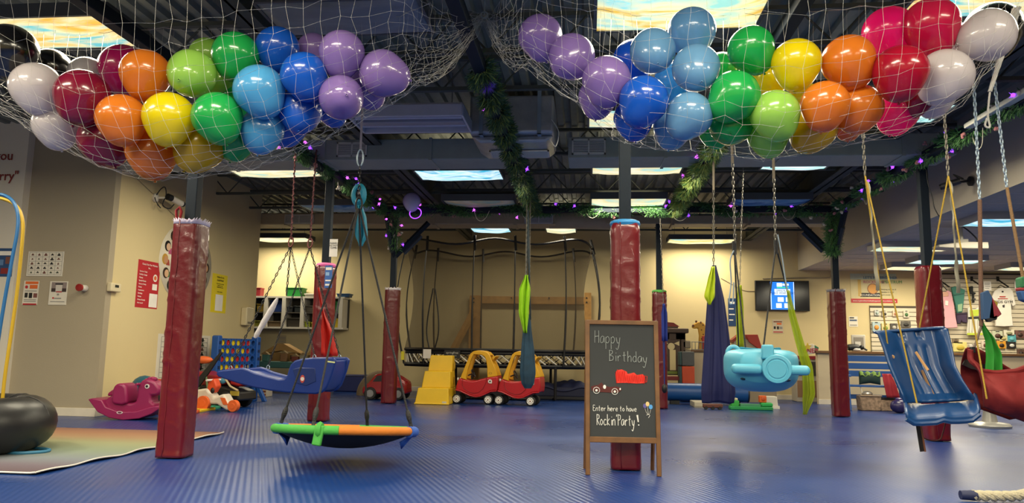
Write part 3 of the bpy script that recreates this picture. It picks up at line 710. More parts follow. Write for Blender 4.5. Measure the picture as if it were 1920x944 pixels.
# gathered tails of the nets running up to the hook between them
def tail_(parent, rows, seed):
    rr = random.Random(seed); m = MB(); o = parent.location
    for j, q in enumerate(rows):
        e = hook+Vector((rr.gauss(0, .02), rr.gauss(0, .02), rr.gauss(0, .01))); n = 10; ps = []
        for i in range(n+1):
            f = i/n; ps.append(q.lerp(e, f)-Vector((0, 0, .16*math.sin(PI*f)*(1-abs(j/len(rows)-.5)))) + Vector((rr.gauss(0, .008), rr.gauss(0, .008), rr.gauss(0, .008))))
        m.tube(ps, .0009, 3)
        if j: 
            for i in range(1, n): m.tube([prev[i], ps[i]], .0007, 3)
        prev = ps
    m.obj('gathered_tail', M_NET, parent, rel=o)
tail_(nL, PL[-1], 1); tail_(nR, PR[0], 2)
hk = MB().cyl(hook, (hook.x, hook.y, 3.64), .006, 6).torus((0, 0, 0), .025, .006, 14, 6, M=Matrix.Translation(hook) @ Matrix.Rotation(PI/2, 4, 'X'))
single(hk, 'ceiling_hook', 'steel hook between the two balloon nets where both are tied up', 'hook', M_GALV)
# bundled end of the right net, twisted into a white cord
e0 = at(1906, 15, 4.7); e1 = at(1856, 172, 4.75)
m = MB()
for k in range(9):
    rr = random.Random(k); m.tube([e0.lerp(e1, i/10)+Vector((math.sin(i*.9+k*.7)*.022*(1-i/14), math.cos(i*.9+k*.7)*.022*(1-i/14), 0)) for i in range(11)], .006, 4)
m.tube(smoothpts([e1, at(1852, 215, 4.75), at(1856, 238, 4.75), at(1847, 236, 4.75), at(1850, 222, 4.75)], 5), .006, 5)
m.obj('bundled_end', M_NET, nR, rel=nR.location)
# ================================================================ CHALKBOARD
M_OAK = mat('#64421f', .5, noise=.25, nscale=14); M_SLATE = mat('#24282a', .7, noise=.12, nscale=3); M_CHALK = mat('#d8d8d2', .8); M_CHGREY = mat('#8f9694', .85); M_CHRED = mat('#d42a1a', .7); M_CHDK = mat('#4a1512', .8)
p0 = fl(1169, 893)
brd = thing('chalkboard_sign', 'wooden A-frame chalkboard reading Happy Birthday, standing on the blue floor', 'chalkboard', (p0.x, p0.y, 0), R(4))
LEAN = Matrix.Rotation(-R(5.5), 4, 'X'); S_ = .00437
def tilt(mb): mb.v = [LEAN @ p for p in mb.v]; return mb
HB = 1.225; hw = .297
def fpart(mb, nm, m_, **k): return tilt(mb).obj(nm, m_, brd, **k)
for sx_ in (-1, 1): fpart(MB().bb((sx_*hw-.018*(1+sx_), -.012, 0), (sx_*hw+.018*(1-sx_), .014, HB)), 'leg', M_OAK, bevel=.004)
fpart(MB().bb((-hw+.03, -.012, HB-.036), (hw-.03, .014, HB)), 'top_rail', M_OAK, bevel=.004)
fpart(MB().bb((-hw+.03, -.012, .25), (hw-.03, .014, .295)), 'bottom_rail', M_OAK, bevel=.004)
fpart(MB().bb((-hw+.03, 0, .29), (hw-.03, .008, HB-.03)), 'board', M_SLATE)
for sx_ in (-1, 1):
    a = LEAN @ Vector((sx_*(hw-.02), .02, HB-.02))
    MB().tube([a, (sx_*(hw-.02), .33, .0)], .016, 4).obj('rear_leg', M_OAK, brd, smooth=False)
GLY = dict(H=[[(0, 0), (.05, 1)], [(.8, 0), (.8, 1)], [(0, .5), (.85, .55)]], a=[[(.8, .5), (.4, .55), (.05, .3), (.2, .02), (.6, .1), (.8, .5), (.85, .05)]],
 p=[[(.1, .5), (.1, -.45)], [(.1, .4), (.5, .55), (.8, .3), (.5, .02), (.12, .1)]], y=[[(.05, .5), (.3, .05), (.55, .1)], [(.8, .5), (.55, -.2), (.25, -.48), (0, -.35)]],
 B=[[(.1, 0), (.1, 1)], [(.0, .97), (.6, .95), (.65, .7), (.15, .52), (.8, .4), (.75, .08), (0, 0)]], i=[[(.35, 0), (.35, .5)], [(.35, .72), (.38, .78)]], r=[[(.15, .5), (.2, 0)], [(.2, .3), (.5, .52), (.75, .45)]],
 t=[[(.4, .9), (.4, .1), (.6, 0)], [(.1, .55), (.75, .6)]], h=[[(.1, 1), (.1, 0)], [(.1, .35), (.5, .55), (.75, .4), (.75, 0)]], d=[[(.75, 1), (.75, 0)], [(.75, .4), (.4, .55), (.05, .25), (.35, 0), (.75, .15)]],
 E=[[(.8, .95), (.1, 1), (.05, .5), (.1, 0), (.85, .05)], [(.05, .52), (.6, .55)]], n=[[(.1, .5), (.1, 0)], [(.1, .35), (.45, .55), (.75, .4), (.78, 0)]], e=[[(.1, .28), (.75, .32), (.6, .55), (.2, .5), (.05, .2), (.35, 0), (.8, .1)]],
 o=[[(.4, .55), (.05, .28), (.4, 0), (.78, .28), (.4, .55)]], v=[[(.05, .5), (.4, 0), (.8, .5)]], R=[[(.1, 0), (.1, 1)], [(.0, .95), (.7, .9), (.65, .6), (.15, .5), (.9, 0)]], c=[[(.75, .45), (.4, .55), (.05, .25), (.35, 0), (.8, .1)]],
 k=[[(.1, 1), (.1, 0)], [(.75, .6), (.12, .28), (.8, 0)]], P=[[(.1, 0), (.1, 1)], [(0, .95), (.75, .9), (.7, .55), (.15, .48)]])
GLY["'"] = [[(.3, 1), (.2, .8)]]
def bz(zx, zy): px = 1060+zx*.339; py = 600+zy*.339; return Vector(((px-1168.5)*S_, -.003, (893-py)*S_))
def write(m, s, x0, base, adv, h, r_, slope=0):
    x = x0
    for ch in s:
        for st in GLY.get(ch, []):
            pts = [bz(x+gx*adv*.95, base+slope*(x-x0)-gy*h) for gx, gy in st]
            m.tube(smoothpts(pts, 3) if len(pts) > 2 else pts, r_, 5)
        x += adv*(.55 if ch in " i'" else 1)
m = MB(); write(m, 'Happy', 172, 163, 29, 68, .0022, .03); write(m, 'Birthday', 250, 260, 28, 58, .0024, .04); fpart(m, 'chalk_greeting', M_CHGREY)
m = MB(); write(m, 'Enter here to have', 161, 530, 14.2, 30, .0021); write(m, "Rockin'Party", 180, 605, 18.6, 58, .0026)
m.tube([bz(398, 548), bz(403, 585)], [.008, .0045], 8); m.ball(bz(405, 601), .006, 8); fpart(m, 'chalk_invitation', M_CHALK)
rr = random.Random(2); m = MB(); pl = [(283, 330), (292, 310), (318, 306), (345, 318), (350, 330), (385, 322), (400, 335), (432, 330), (445, 345), (440, 378), (400, 381), (340, 378), (288, 380)]
m.add([bz(*q) for q in pl], [tuple(range(len(pl)))])
zz = [(286+i*4.6, 312+(i % 2)*62+rr.uniform(-6, 8) if i < 12 else 335+(i % 2)*42+rr.uniform(-5, 5)) for i in range(36)]
m.tube([bz(*q)-Vector((0, .002, 0)) for q in zz], .003, 5); m.tube([bz(*q) for q in [(438, 340), (455, 342), (452, 372), (436, 376)]], .0022, 5); fpart(m, 'red_scribble', M_CHRED)
m = MB(); pl = [(150, 402), (165, 396), (190, 392), (208, 378), (218, 392), (250, 402), (290, 398), (312, 405), (316, 418), (295, 432), (262, 432), (200, 430), (155, 424)]
m.add([bz(*q) for q in pl], [tuple(range(len(pl)))]); fpart(m, 'car_drawing', M_CHDK)
m = MB()
for (cx, cy, r_) in ((180, 421, 17), (279, 426, 16)):
    m.tube([bz(cx+r_*math.cos(2*PI*i/20), cy+r_*math.sin(2*PI*i/20))-Vector((0, .001, 0)) for i in range(20)], .0022, 5, 0, True)
    c = bz(cx, cy); m.disc(c.x, c.z, .0095, -.0045, 0)
for (cx, cy, a, b) in ((224, 402, 8, 11), (308, 412, 4, 6)): c = bz(cx, cy); m.disc(c.x, c.z, b*.339*S_, -.0045, 0, 14, a/b)
fpart(m, 'car_wheel_drawing', M_CHALK)
m = MB()
for i, (cx, cy) in enumerate(((440, 499), (471, 504), (454, 489))):
    c = bz(cx, cy); m.disc(c.x, c.z, .0185, -.004-.0008*i, i, 16, .82); m.tube([bz(cx, cy+14)-Vector((0, .001, 0)), bz(cx+(457-cx)*.4, cy+35), bz(458, 545)], .0011, 4, 3)
m.tube([bz(448, 548), bz(458, 543), bz(466, 549), bz(458, 562)], .002, 4, 3); fpart(m, 'balloon_drawing', [mat('#56508a', .8), mat('#4a90cc', .8), mat('#c9b27a', .8), M_CHALK])
# ================================================================ SAUCER SWING
M_ROPE = mat('#15161a', .6, bump=.4, bscale=90); M_GRN = mat('#3f9b3c', .7, noise=.1, bump=.15); M_ORGF = mat('#c4701c', .7, noise=.1, bump=.15); M_BLUF = mat('#1f4fa8', .7, noise=.1, bump=.15)
M_NETB = mat('#14151c', .8, noise=.1); M_CARAB = mat('#2a2b2e', .35, metal=.6)
cs = atz(648, 806, .29); RS = .56
TILT = Matrix.Translation((0, 0, .29)) @ Matrix.Rotation(-R(5.2), 4, 'X') @ Matrix.Translation((0, 0, -.29))
def tl_(mb): mb.v = [TILT @ p for p in mb.v]; return mb
ap = at(673, 384, cs.y)
sw = thing('saucer_swing', 'round platform swing with green and orange padded rim, hovering low left of the chalkboard', 'swing', (cs.x, cs.y, 0))
for nm, a0, a1, mm in (('rim_sleeve', 186, 283, M_GRN), ('rim_sleeve', 283, 352, M_ORGF), ('rim_sleeve', 8, 95, M_GRN), ('rim_sleeve', 95, 172, M_ORGF)):
    tl_(MB().tube([(RS*math.cos(R(a0+(a1-a0)*i/24)), RS*math.sin(R(a0+(a1-a0)*i/24)), .29) for i in range(25)], .034, 12)).obj(nm, mm, sw)
for a0 in (170, -10):
    tl_(MB().tube([(RS*math.cos(R(a0+20*i/8)), RS*math.sin(R(a0+20*i/8)), .285) for i in range(9)], .044, 12)).obj('rim_sleeve', M_BLUF, sw)
    q = MB(); q.grid(lambda u, v: ((RS+.02-.1*v)*math.cos(R(a0+4+12*u)), (RS+.02-.1*v)*math.sin(R(a0+4+12*u))-.03*v, .27-.12*v*(1-abs(u-.5))), 5, 5); q.obj('sleeve_flap', M_BLUF, sw, solid=.006)
tl_(MB().grid(lambda u, v: (RS*.98*v*math.cos(2*PI*u), RS*.98*v*math.sin(2*PI*u), .275-.13*(1-v*v)), 40, 8, cu=True)).obj('net_bed', M_NETB, sw, solid=.01)
tl_(MB().box((RS*math.cos(R(268)), RS*math.sin(R(268))-.02, .25), (.07, .035, .15), (0, R(8), 0))).obj('strap_tie', M_GRN, sw, bevel=.01)
tl_(MB().tube([(RS*math.cos(R(268)), RS*math.sin(R(268))+.035*math.cos(2*PI*i/12)*1.2, .29+.042*math.sin(2*PI*i/12)) for i in range(12)], .022, 6, 0, True)).obj('strap_tie', M_GRN, sw)
apl = ap-Vector((cs.x, cs.y, 0))
for px, a in ((531, 181), (625, 262), (675, 88), (770, -1)):
    e = TILT @ Vector((RS*math.cos(R(a)), RS*math.sin(R(a)), .3)); d = (apl-e)
    MB().tube([e+d*.05, apl-d*.02], .009, 8).obj('rope', M_ROPE, sw)
    MB().tube([e+d*.03, e+d*.05, e+d*.07, e+d*.085], [.012, .021, .021, .011], 10).obj('knot', M_ROPE, sw)
    MB().tube([e, e+d*.035], .016, 6, flat=.5).obj('loop', M_ROPE, sw)
MB().torus((0, 0, 0), .045, .008, 20, 6, M=Matrix.Translation(apl+Vector((0, 0, .0))) @ Matrix.Rotation(PI/2, 4, 'X'), sc=(.6, 1.4, 1)).obj('carabiner', M_CARAB, sw)
top = Vector((ap.x+.02, 6.35, 3.6)); top.x = at(680, 180, 6.35).x
hg = thing('hanging_strap', 'grey webbing strap with snap hook and chain above the round platform swing', 'strap', (ap.x, ap.y, ap.z+.05))
o = hg.location.copy(); s1 = at(676, 282, 6.32); s2 = at(674, 340, 6.3)
MB().tube([top, s1], .011, 6, flat=.4).obj('webbing', mat('#6d6879', .7), hg, rel=o)
MB().torus((0, 0, 0), .05, .007, 18, 6, M=Matrix.Translation(s1-Vector((0, 0, .07))) @ Matrix.Rotation(PI/2, 4, 'X'), sc=(.55, 1.5, 1)).obj('snap_hook', M_GALV, hg, rel=o)
chain_mb(MB(), s1-Vector((0, 0, .14)), ap+Vector((0, 0, .05)), .06, .03, .005).obj('chain', M_CARAB, hg, rel=o)
m = MB(); c = at(673, 366, 6.27)
for k in range(3): m.torus((0, 0, 0), .085-.012*k, .016, 22, 6, M=Matrix.Translation(c+Vector((0, -.015*k, 0))) @ Matrix.Rotation(PI/2, 4, 'X'), sc=(.62, 1.05, 1))
drape(m, [at(674, 385, 6.25), at(676, 410, 6.25), at(677, 440, 6.25), at(676, 462, 6.25)], [.05, .1, .11, .03], 2, .02, 16, 14)
single(m, 'knotted_scarf', 'turquoise scarf knotted above the round platform swing', 'scarf', mat('#1b8aa8', .6, noise=.12, trans=.25), solid=.003)
# ================================================================ BLUE GLIDER SWING (seen from the side)
M_BLUP = mat('#0c2f7c', .38, noise=.05, bump=.05, bscale=200, spec=.5); M_CHAIN = mat('#3a3b3d', .4, metal=.6)
GY = 8.5; gp = .3177
def gz(zx, zy, y=GY): return at(400+zx*gp, 600+zy*gp, y)
out = [(80, 318), (86, 300), (120, 293), (170, 287), (230, 281), (262, 290), (300, 308), (360, 325), (440, 346), (470, 343), (487, 325), (497, 290), (508, 262), (530, 240), (570, 229), (640, 222), (750, 221), (768, 238), (752, 300), (735, 350), (718, 392), (690, 424), (650, 433), (580, 430), (480, 424), (390, 413), (300, 396), (220, 376), (140, 350), (90, 332)]
op = [gz(*q) for q in out]; gb = Vector((gz(450, 433).x, GY, gz(450, 433).z))
gs = thing('glider_swing', 'long blue moulded seat swing seen from the side, hanging on four chains from red ropes', 'swing', gb)
W2 = .24
for s in (-1, 1):
    MB().prism([(q.x-gb.x, q.z-gb.z) for q in op], s*W2-.025, s*W2+.025).obj('side_wall', M_BLUP, gs, bevel=.018, seg=3)
lip = [(84, 312), (170, 300), (250, 306), (330, 332), (440, 360), (490, 352), (512, 300), (540, 262), (600, 246), (750, 240)]; und = [(745, 300), (716, 380), (680, 416), (580, 422), (480, 416), (390, 405), (300, 388), (220, 368), (140, 342)]
MB().prism([(q.x-gb.x, q.z-gb.z) for q in [gz(*k) for k in lip+und]], -W2, W2).obj('seat_shell', M_BLUP, gs, bevel=.012)
c = [gz(*k) for k in ((520, 290), (560, 280), (650, 284), (655, 360), (600, 385), (545, 372))]
MB().prism([(q.x-gb.x, q.z-gb.z) for q in c], -W2-.03, -W2-.018).obj('side_panel', mat('#0a2868', .4), gs, bevel=.01)
q = gz(578, 345); MB().disc(q.x-gb.x, q.z-gb.z, .045, -W2-.033, 0, 12, .6).disc(q.x-gb.x, q.z-gb.z, .022, -W2-.035, 1, 10).obj('sticker', [mat('#b8433a', .5), mat('#d8cfc8', .5)], gs)
q = gz(742, 248); MB().box((q.x-gb.x, -W2-.027, q.z-gb.z), (.085, .006, .016), (0, R(6), 0)).obj('reflective_tape', mat('#d4dc9a', .4), gs)
hk1, hk2 = at(545, 462, GY), at(581, 464, GY+.1)
for hk_, ends in ((hk1, ((158, 286, -W2), (640, 222, -W2))), (hk2, ((272, 286, W2), (704, 222, W2)))):
    for zx, zy, dy in ends:
        e = gz(zx, zy); e = Vector((e.x, GY+dy, e.z))
        chain_mb(MB(), hk_, e+Vector((0, 0, .02)), .055, .03, .0055).obj('chain', M_CHAIN, gs, rel=gb)
        MB().torus((0, 0, 0), .022, .006, 14, 6, M=Matrix.Translation(e) @ Matrix.Rotation(PI/2, 4, 'X'), sc=(.8, 1.3, 1)).obj('shackle', M_GALV, gs, rel=gb)
chain_mb(MB(), hk1, at(537, 555, GY-.1), .055, .03, .0055).obj('chain', M_CHAIN, gs, rel=gb)
for hk_, tp, lb in ((hk1, at(553, 300, GY), 'left of two red cords holding the blue glider swing'), (hk2, at(592, 305, GY+.1), 'right of two red cords holding the blue glider swing')):
    r_ = thing('red_rope', lb, 'rope', hk_); tp.z = 3.36
    MB().tube([tp, hk_+Vector((0, 0, .08))], .007, 6).tube([tp.lerp(hk_+Vector((0, 0, .08)), i/60)+Vector((math.sin(i*1.7)*.012, math.cos(i*1.7)*.012, 0)) for i in range(61)], .006, 5).obj('cord', mat('#54262a', .7), r_, rel=hk_)
    MB().torus((0, 0, 0), .04, .009, 16, 6, M=Matrix.Translation((0, 0, .05)) @ Matrix.Rotation(R(80), 4, 'X'), sc=(.7, 1.5, 1)).obj('carabiner', mat('#5a2424', .4, metal=.4), r_)
m = MB(); a, b = at(520, 560, GY-.27), at(478, 634, GY-.27); m.tube(smoothpts([a, a.lerp(b, .3)+Vector((.01, 0, .01)), a.lerp(b, .6), b], 4), [.012, .02, .026, .03, .034, .034, .032, .034, .034, .03, .028, .03, .016], 10)
single(m, 'cloth_sleeve', 'white cloth wrapped round the left chain of the blue glider swing', 'cloth', mat('#c6c2c6', .8, bump=.5, bscale=30))
m = MB(); a, b = at(600, 560, GY+.27), at(622, 664, GY+.27); drape(m, [at(597, 540, GY+.27), at(605, 585, GY+.27), at(614, 630, GY+.27), at(617, 668, GY+.27)], [.02, .03, .16, .2], 2, .03, 14, 16)
single(m, 'red_scarf', 'bright red scarf hanging on the right chain of the blue glider swing', 'scarf', mat('#c92218', .6, trans=.2), solid=.003)
# ================================================================ BLUE SEAT SWING (seen from the front, right)
M_BLU2 = mat('#0f3a6c', .34, noise=.05, bump=.04, bscale=200, coat=.15)
AY = 6.35; az = lambda zx, zy, y=AY: at(1560+zx*.3854, 580+zy*.3854, y)
ab = az(470, 540); sb = thing('seat_swing', 'blue moulded bucket seat swing with high back facing us on yellow ropes, at right', 'swing', ab)
prof = [  # (left edge px, right edge px, row z coordinate in zoom, depth offset, wing forward)
 ((200, 112), (548, 88), .34, .06), ((222, 118), (565, 105), .33, .1), ((250, 190), (585, 190), .29, .15), ((275, 270), (603, 280), .25, .2), ((310, 350), (640, 350), .2, .22), ((340, 420), (680, 410), .14, .2), ((352, 458), (700, 440), .06, .12)]
def seat(u, v):
    x = v*(len(prof)-1); i = min(int(x), len(prof)-2); f = x-i
    l0, r0, d0, w0 = prof[i]; l1, r1, d1, w1 = prof[i+1]
    L_ = (l0[0]*(1-f)+l1[0]*f, l0[1]*(1-f)+l1[1]*f); R_ = (r0[0]*(1-f)+r1[0]*f, r0[1]*(1-f)+r1[1]*f); d = d0*(1-f)+d1*f; w = w0*(1-f)+w1*f
    s = 2*u-1; k = max(0, (abs(s)-.5)/.5); wing = w*k*k*(3-2*k)*1.1
    if v < .06: d -= .03*(1-v/.06)
    gro = .014*(math.exp(-((u-.34)/.03)**2)+math.exp(-((u-.49)/.022)**2)*.5+math.exp(-((u-.62)/.03)**2)) if .32 < v < .98 else 0
    rec = .025*(1 if (.26 < u < .36 or .52 < u < .62) and .1 < v < .24 else 0)
    q = az(L_[0]*(1-u)+R_[0]*u, L_[1]*(1-u)+R_[1]*u, AY+d-wing); return (q.x-ab.x, d-wing+gro+rec, q.z-ab.z)
MB().grid(seat, 60, 50).obj('back_shell', M_BLU2, sb, solid=.022, bevel=0, ang=180)
pan = [((352, 458), (700, 436), .06), ((356, 480), (708, 458), -.1), ((358, 502), (716, 482), -.26), ((360, 520), (720, 500), -.32), ((362, 536), (716, 516), -.32)]
def panf(u, v):
    x = v*(len(pan)-1); i = min(int(x), len(pan)-2); f = x-i; a, b, d = pan[i]; a1, b1, d1 = pan[i+1]
    dd = d*(1-f)+d1*f; q0 = az(a[0]*(1-f)+a1[0]*f, a[1]*(1-f)+a1[1]*f, AY+dd); q1 = az(b[0]*(1-f)+b1[0]*f, b[1]*(1-f)+b1[1]*f, AY+dd)
    k = max(0, (abs(2*u-1)-.72)/.28); lift = .07*k*k*(1-v*.4); hump = .018*math.exp(-((u-.52)/.06)**2)*v
    return (q0.x*(1-u)+q1.x*u-ab.x, d*(1-f)+d1*f, (q0.z*(1-u)+q1.z*u)-ab.z+lift-.028+hump)
MB().grid(panf, 40, 20).obj('seat_pan', M_BLU2, sb, solid=.022, ang=180)
e = [panf(u/10, 1) for u in range(11)]; MB().tube([Vector(q)+Vector((0, 0, -.01)) for q in e], .02, 8).obj('front_lip', M_BLU2, sb)
M_YROPE = mat('#a88a2a', .7, bump=.5, bscale=120)
for (tx, ty), (bx_, by_), dy in (((1622, 330), (360, 450), -.2), ((1622, 330), (318, 205), .18), ((1778, 330), (688, 430), -.2), ((1778, 330), (505, 85), .3)):
    q = az(bx_, by_, AY); MB().tube([at(tx, ty, AY), Vector((q.x, AY+dy, q.z))], .0065, 7).obj('rope', M_YROPE, sb, rel=ab)
M_CREAM = mat('#b58a5a', .7)
for (zx, zy), (zx2, zy2), mm in (((460, 208), (490, 300), M_CREAM), ((490, 300), (540, 470), mat('#7a5a3a', .7)), ((312, 210), (322, 235), M_CREAM)):
    a, b = az(zx, zy), az(zx2, zy2); MB().tube([Vector((a.x, AY+.2, a.z)), Vector(((a.x+b.x)/2+.01, AY+.17, (a.z+b.z)/2)), Vector((b.x, AY+.08, b.z))], .012, 6, flat=.4).obj('harness_strap', mm, sb, rel=ab)
a, b = az(408, 540), az(424, 690); MB().box(((a.x+b.x)/2-ab.x, -.05, (a.z+b.z)/2-ab.z), (.04, .008, (a-b).length), (0, R(-6), 0)).box(((a.x+b.x)/2-ab.x+.016, -.056, (a.z+b.z)/2-ab.z), (.012, .006, (a-b).length), (0, R(-6), 0), 1).obj('hanging_strap', [mat('#1a1412', .7), mat('#7a4a30', .7)], sb, smooth=False)
q = [az(415, 580), az(435, 620), az(480, 640), az(525, 635), az(540, 600), az(555, 545)]; MB().tube(smoothpts(q, 5), .005, 6).obj('drawcord', mat('#5a3226', .7), sb, rel=ab)
for zx, zy in ((322, 130), (326, 165), (418, 128), (421, 160)): q = az(zx, zy); MB().ball((q.x-ab.x, .27, q.z-ab.z), .007, 8).obj('rivet', M_GALV, sb)
M_LINK = mat('#77736a', .4, metal=.5)
def hang_chain(px, p_bot, y, label, top_z=3.6, L=.055, W=.03, r=.0055, mm=None, web=0):
    b = p_bot.copy(); tx = at(px, 240, y).x
    t = thing('hanging_chain', label, 'chain', b); tp = Vector((tx, y, top_z))
    if web: MB().tube([tp, tp.lerp(b, web)], .014, 6, flat=.35).obj('webbing', mat('#857a68', .7), t, rel=b)
    chain_mb(MB(), tp.lerp(b, web), b, L, W, r).obj('links', mm or M_LINK, t, rel=b)
    return t
hang_chain(1617, at(1622, 330, AY), AY, 'chain and strap holding the left ropes of the blue seat swing', web=.45)
hang_chain(1772, at(1778, 330, AY), AY, 'chain and strap holding the right ropes of the blue seat swing', web=.3)
for (x0, y0, x1, y1, lb) in ((1627, 340, 1646, 545, 'grey tie-down strap dangling beside the left rope of the seat swing'), (1782, 340, 1797, 550, 'grey tie-down strap dangling beside the right rope of the seat swing')):
    m = MB(); a, b = at(x0, y0, AY+.05), at(x1, y1, AY+.05); n = 30
    m.tube([a.lerp(b, i/n)+Vector((math.sin(i*.9)*.012*(1-i/n), math.cos(i*.8)*.01, 0)) for i in range(n+1)], [.008+.008*(i > n*.7) for i in range(n+1)], 6, flat=.5)
    single(m, 'tie_strap', lb, 'strap', mat('#7d7a6c', .5, metal=.3))
# ================================================================ RED HAMMOCK SWING at the right edge
M_REDF = mat('#701114', .8, noise=.1, bump=.3, bscale=14); HY = 6.4
hz = lambda zx, zy, y=HY: at(1780+zx*.2541, 560+zy*.2541, y)
hb = hz(400, 880); hm = thing('hammock_swing', 'red cloth sling swing cut by the right edge of the picture', 'swing', hb)
rim = [(150, 378), (150, 460), (215, 535), (330, 550), (470, 535), (620, 490), (740, 440)]; bot = [(225, 800), (232, 806), (290, 832), (370, 860), (480, 900), (600, 880), (720, 800)]
def ham(u, v):
    def lp(s): x = u*(len(s)-1); i = min(int(x), len(s)-2); f = x-i; return (s[i][0]*(1-f)+s[i+1][0]*f, s[i][1]*(1-f)+s[i+1][1]*f)
    a, b = lp(rim), lp(bot); f = v**.9
    q = hz(a[0]*(1-f)+b[0]*f, a[1]*(1-f)+b[1]*f); bulge = -.28*math.sin(PI*min(1, v*.75+.05))*math.sin(PI*min(1, u*.8+.1)); fold = .014*math.sin(u*17+v*6+math.sin(v*5)*2)
    return (q.x-hb.x, bulge+fold, q.z-hb.z)
MB().grid(ham, 50, 34).obj('front_cloth', M_REDF, hm, solid=.008, ang=180)
rimb = [(150, 370), (215, 355), (290, 395), (350, 440), (420, 480), (500, 530), (740, 440)]
def hamb(u, v):
    x = u*(len(rimb)-1); i = min(int(x), len(rimb)-2); f = x-i; a = (rimb[i][0]*(1-f)+rimb[i+1][0]*f, rimb[i][1]*(1-f)+rimb[i+1][1]*f)
    b0 = bot[min(int(x), 5)]; b1 = bot[min(int(x), 5)+1]; b = (b0[0]*(1-f)+b1[0]*f, b0[1]*(1-f)+b1[1]*f)
    q = hz(a[0]*(1-v)+b[0]*v, a[1]*(1-v)+b[1]*v); return (q.x-hb.x, .22*math.sin(PI*min(1, v*.8+.1)), q.z-hb.z)
MB().grid(hamb, 40, 20).obj('back_cloth', M_REDF, hm, solid=.008, ang=180)
MB().tube(smoothpts([Vector(ham(i/12, 0)) for i in range(13)], 3), .022, 8).obj('rolled_hem', M_REDF, hm)
for a in ([(170, 470), (230, 500), (300, 512), (370, 505)], [(400, 480), (430, 490), (470, 520)]):
    MB().tube([Vector((hz(*q).x-hb.x, .14, hz(*q).z-hb.z)) for q in a], .03, 6, flat=.3).obj('inner_band', mat('#241a1c', .7), hm)
MB().tube([hz(235, 205), hz(178, 385)], .009, 6).obj('cord', mat('#6b5a50', .7), hm, rel=hb)
MB().box((hz(172, 380).x-hb.x, 0, hz(172, 380).z-hb.z), (.035, .03, .05)).obj('buckle', M_BLK, hm, bevel=.005)
rp = thing('hanging_rope', 'brown rope hanging on a chain, holding the red sling swing', 'rope', hz(235, 205)); o = rp.location.copy()
tp = at(1836, 100, HY); tp.z = 3.6; md = at(1837, 375, HY)
chain_mb(MB(), Vector((at(1833, 240, HY).x, HY, 3.6)), md, .055, .032, .006).obj('chain', M_GALV, rp, rel=o)
MB().tube([md, o], .016, 7).obj('rope', mat('#6d5040', .8, bump=.6, bscale=140), rp, rel=o)
r2 = thing('hanging_rope', 'tan rope on a chain at the far right edge, leaning outwards', 'rope', at(1925, 560, HY)); o = r2.location.copy()
m2 = at(1888, 352, HY); chain_mb(MB(), Vector((at(1868, 240, HY).x, HY, 3.6)), m2, .055, .034, .0065).obj('chain', M_GALV, r2, rel=o)
MB().tube([m2, o], .013, 7).obj('rope', mat('#8a6c4a', .8, bump=.6, bscale=140), r2, rel=o)
m = MB(); drape(m, [hz(228, 150), hz(248, 200), hz(300, 300), hz(330, 420), hz(328, 545)], [.03, .03, .06, .1, .11], 1.5, .025, 18, 24); single(m, 'green_scarf', 'sheer green scarf trailing into the red sling swing', 'scarf', mat('#2f9a34', .6, trans=.3, alpha=.85), solid=.002)
fl_ = thing('cloth_flag', 'bunch of blue, red and mustard cloth petals tied to the brown rope at right', 'cloth', at(1848, 605, HY-.02)); o = fl_.location.copy()
for pts, cc in (([(1838, 550), (1850, 545), (1858, 560), (1862, 598), (1840, 600)], '#2c4a70'), ([(1856, 556), (1875, 590), (1862, 600), (1850, 597)], '#7d2430'), ([(1858, 562), (1868, 568), (1866, 580)], '#8a7a22'), ([(1845, 598), (1868, 590), (1866, 600), (1850, 605)], '#15161c')):
    q = [at(x, y, HY-.02) for x, y in pts]; MB().prism([(k.x-o.x, k.z-o.z) for k in q], -.03, .01).obj('petal', mat(cc, .8), fl_, bevel=.006)
fl_ = thing('cloth_pouch', 'green, red and blue cloth pouch hanging at the extreme right edge', 'cloth', at(1917, 568, HY-.02)); o = fl_.location.copy()
for pts, cc in (([(1908, 522), (1916, 519), (1926, 524), (1926, 540), (1909, 541)], '#2c6a44'), ([(1907, 540), (1926, 540), (1926, 546), (1909, 547)], '#8a2c36'), ([(1908, 546), (1926, 546), (1926, 568), (1914, 564)], '#2a5288')):
    q = [at(x, y, HY-.02) for x, y in pts]; MB().prism([(k.x-o.x, k.z-o.z) for k in q], -.04, .04).obj('panel', mat(cc, .8), fl_, bevel=.01)
# ================================================================ BLUE AIRPLANE SWING
M_SKYP = mat('#55aac6', .4, noise=.04, bump=.05, bscale=180); PY_ = 6.85; k_ = .1588
pz = lambda zx, zy, y=PY_: at(1320+zx*k_, 640+zy*k_, y)
pb = pz(690, 620); pb.y += .47; pw = (pz(1150, 300).x-pz(215, 300).x)/2; pw *= .97; ph_ = pz(690, 95).z-pb.z; cx_ = pz(683, 300).x-pb.x+.085
pn = thing('airplane_swing', 'pale blue toy airplane swing seen nose-on with propeller, hanging right of the navy fabric', 'swing', pb, R(-10))
def tub(u, v):
    a = 2*PI*u+PI/2; y = -.46+1.1*v; f = max(0, (.3-v)/.3); k = 1-.42*f**2.4-.5*max(0, (v-.6)/.4)**2
    c, s = math.cos(a), math.sin(a); pp = 2.7 if s < 0 else 5; kk = (abs(c)**pp+abs(s)**pp)**(-1/pp); zc = ph_*.56; hz_ = ph_*(.44 if s > 0 else .56)
    if abs(s) < .999 and s > 0: kk = min(kk, 1/max(abs(c), s**1.0, 1e-6))
    return (cx_+c*kk*pw*k, y, zc+s*kk*hz_*(k if s < 0 else .6+.4*k))
MB().grid(tub, 64, 30, cu=True).obj('hull', M_SKYP, pn, ang=180)
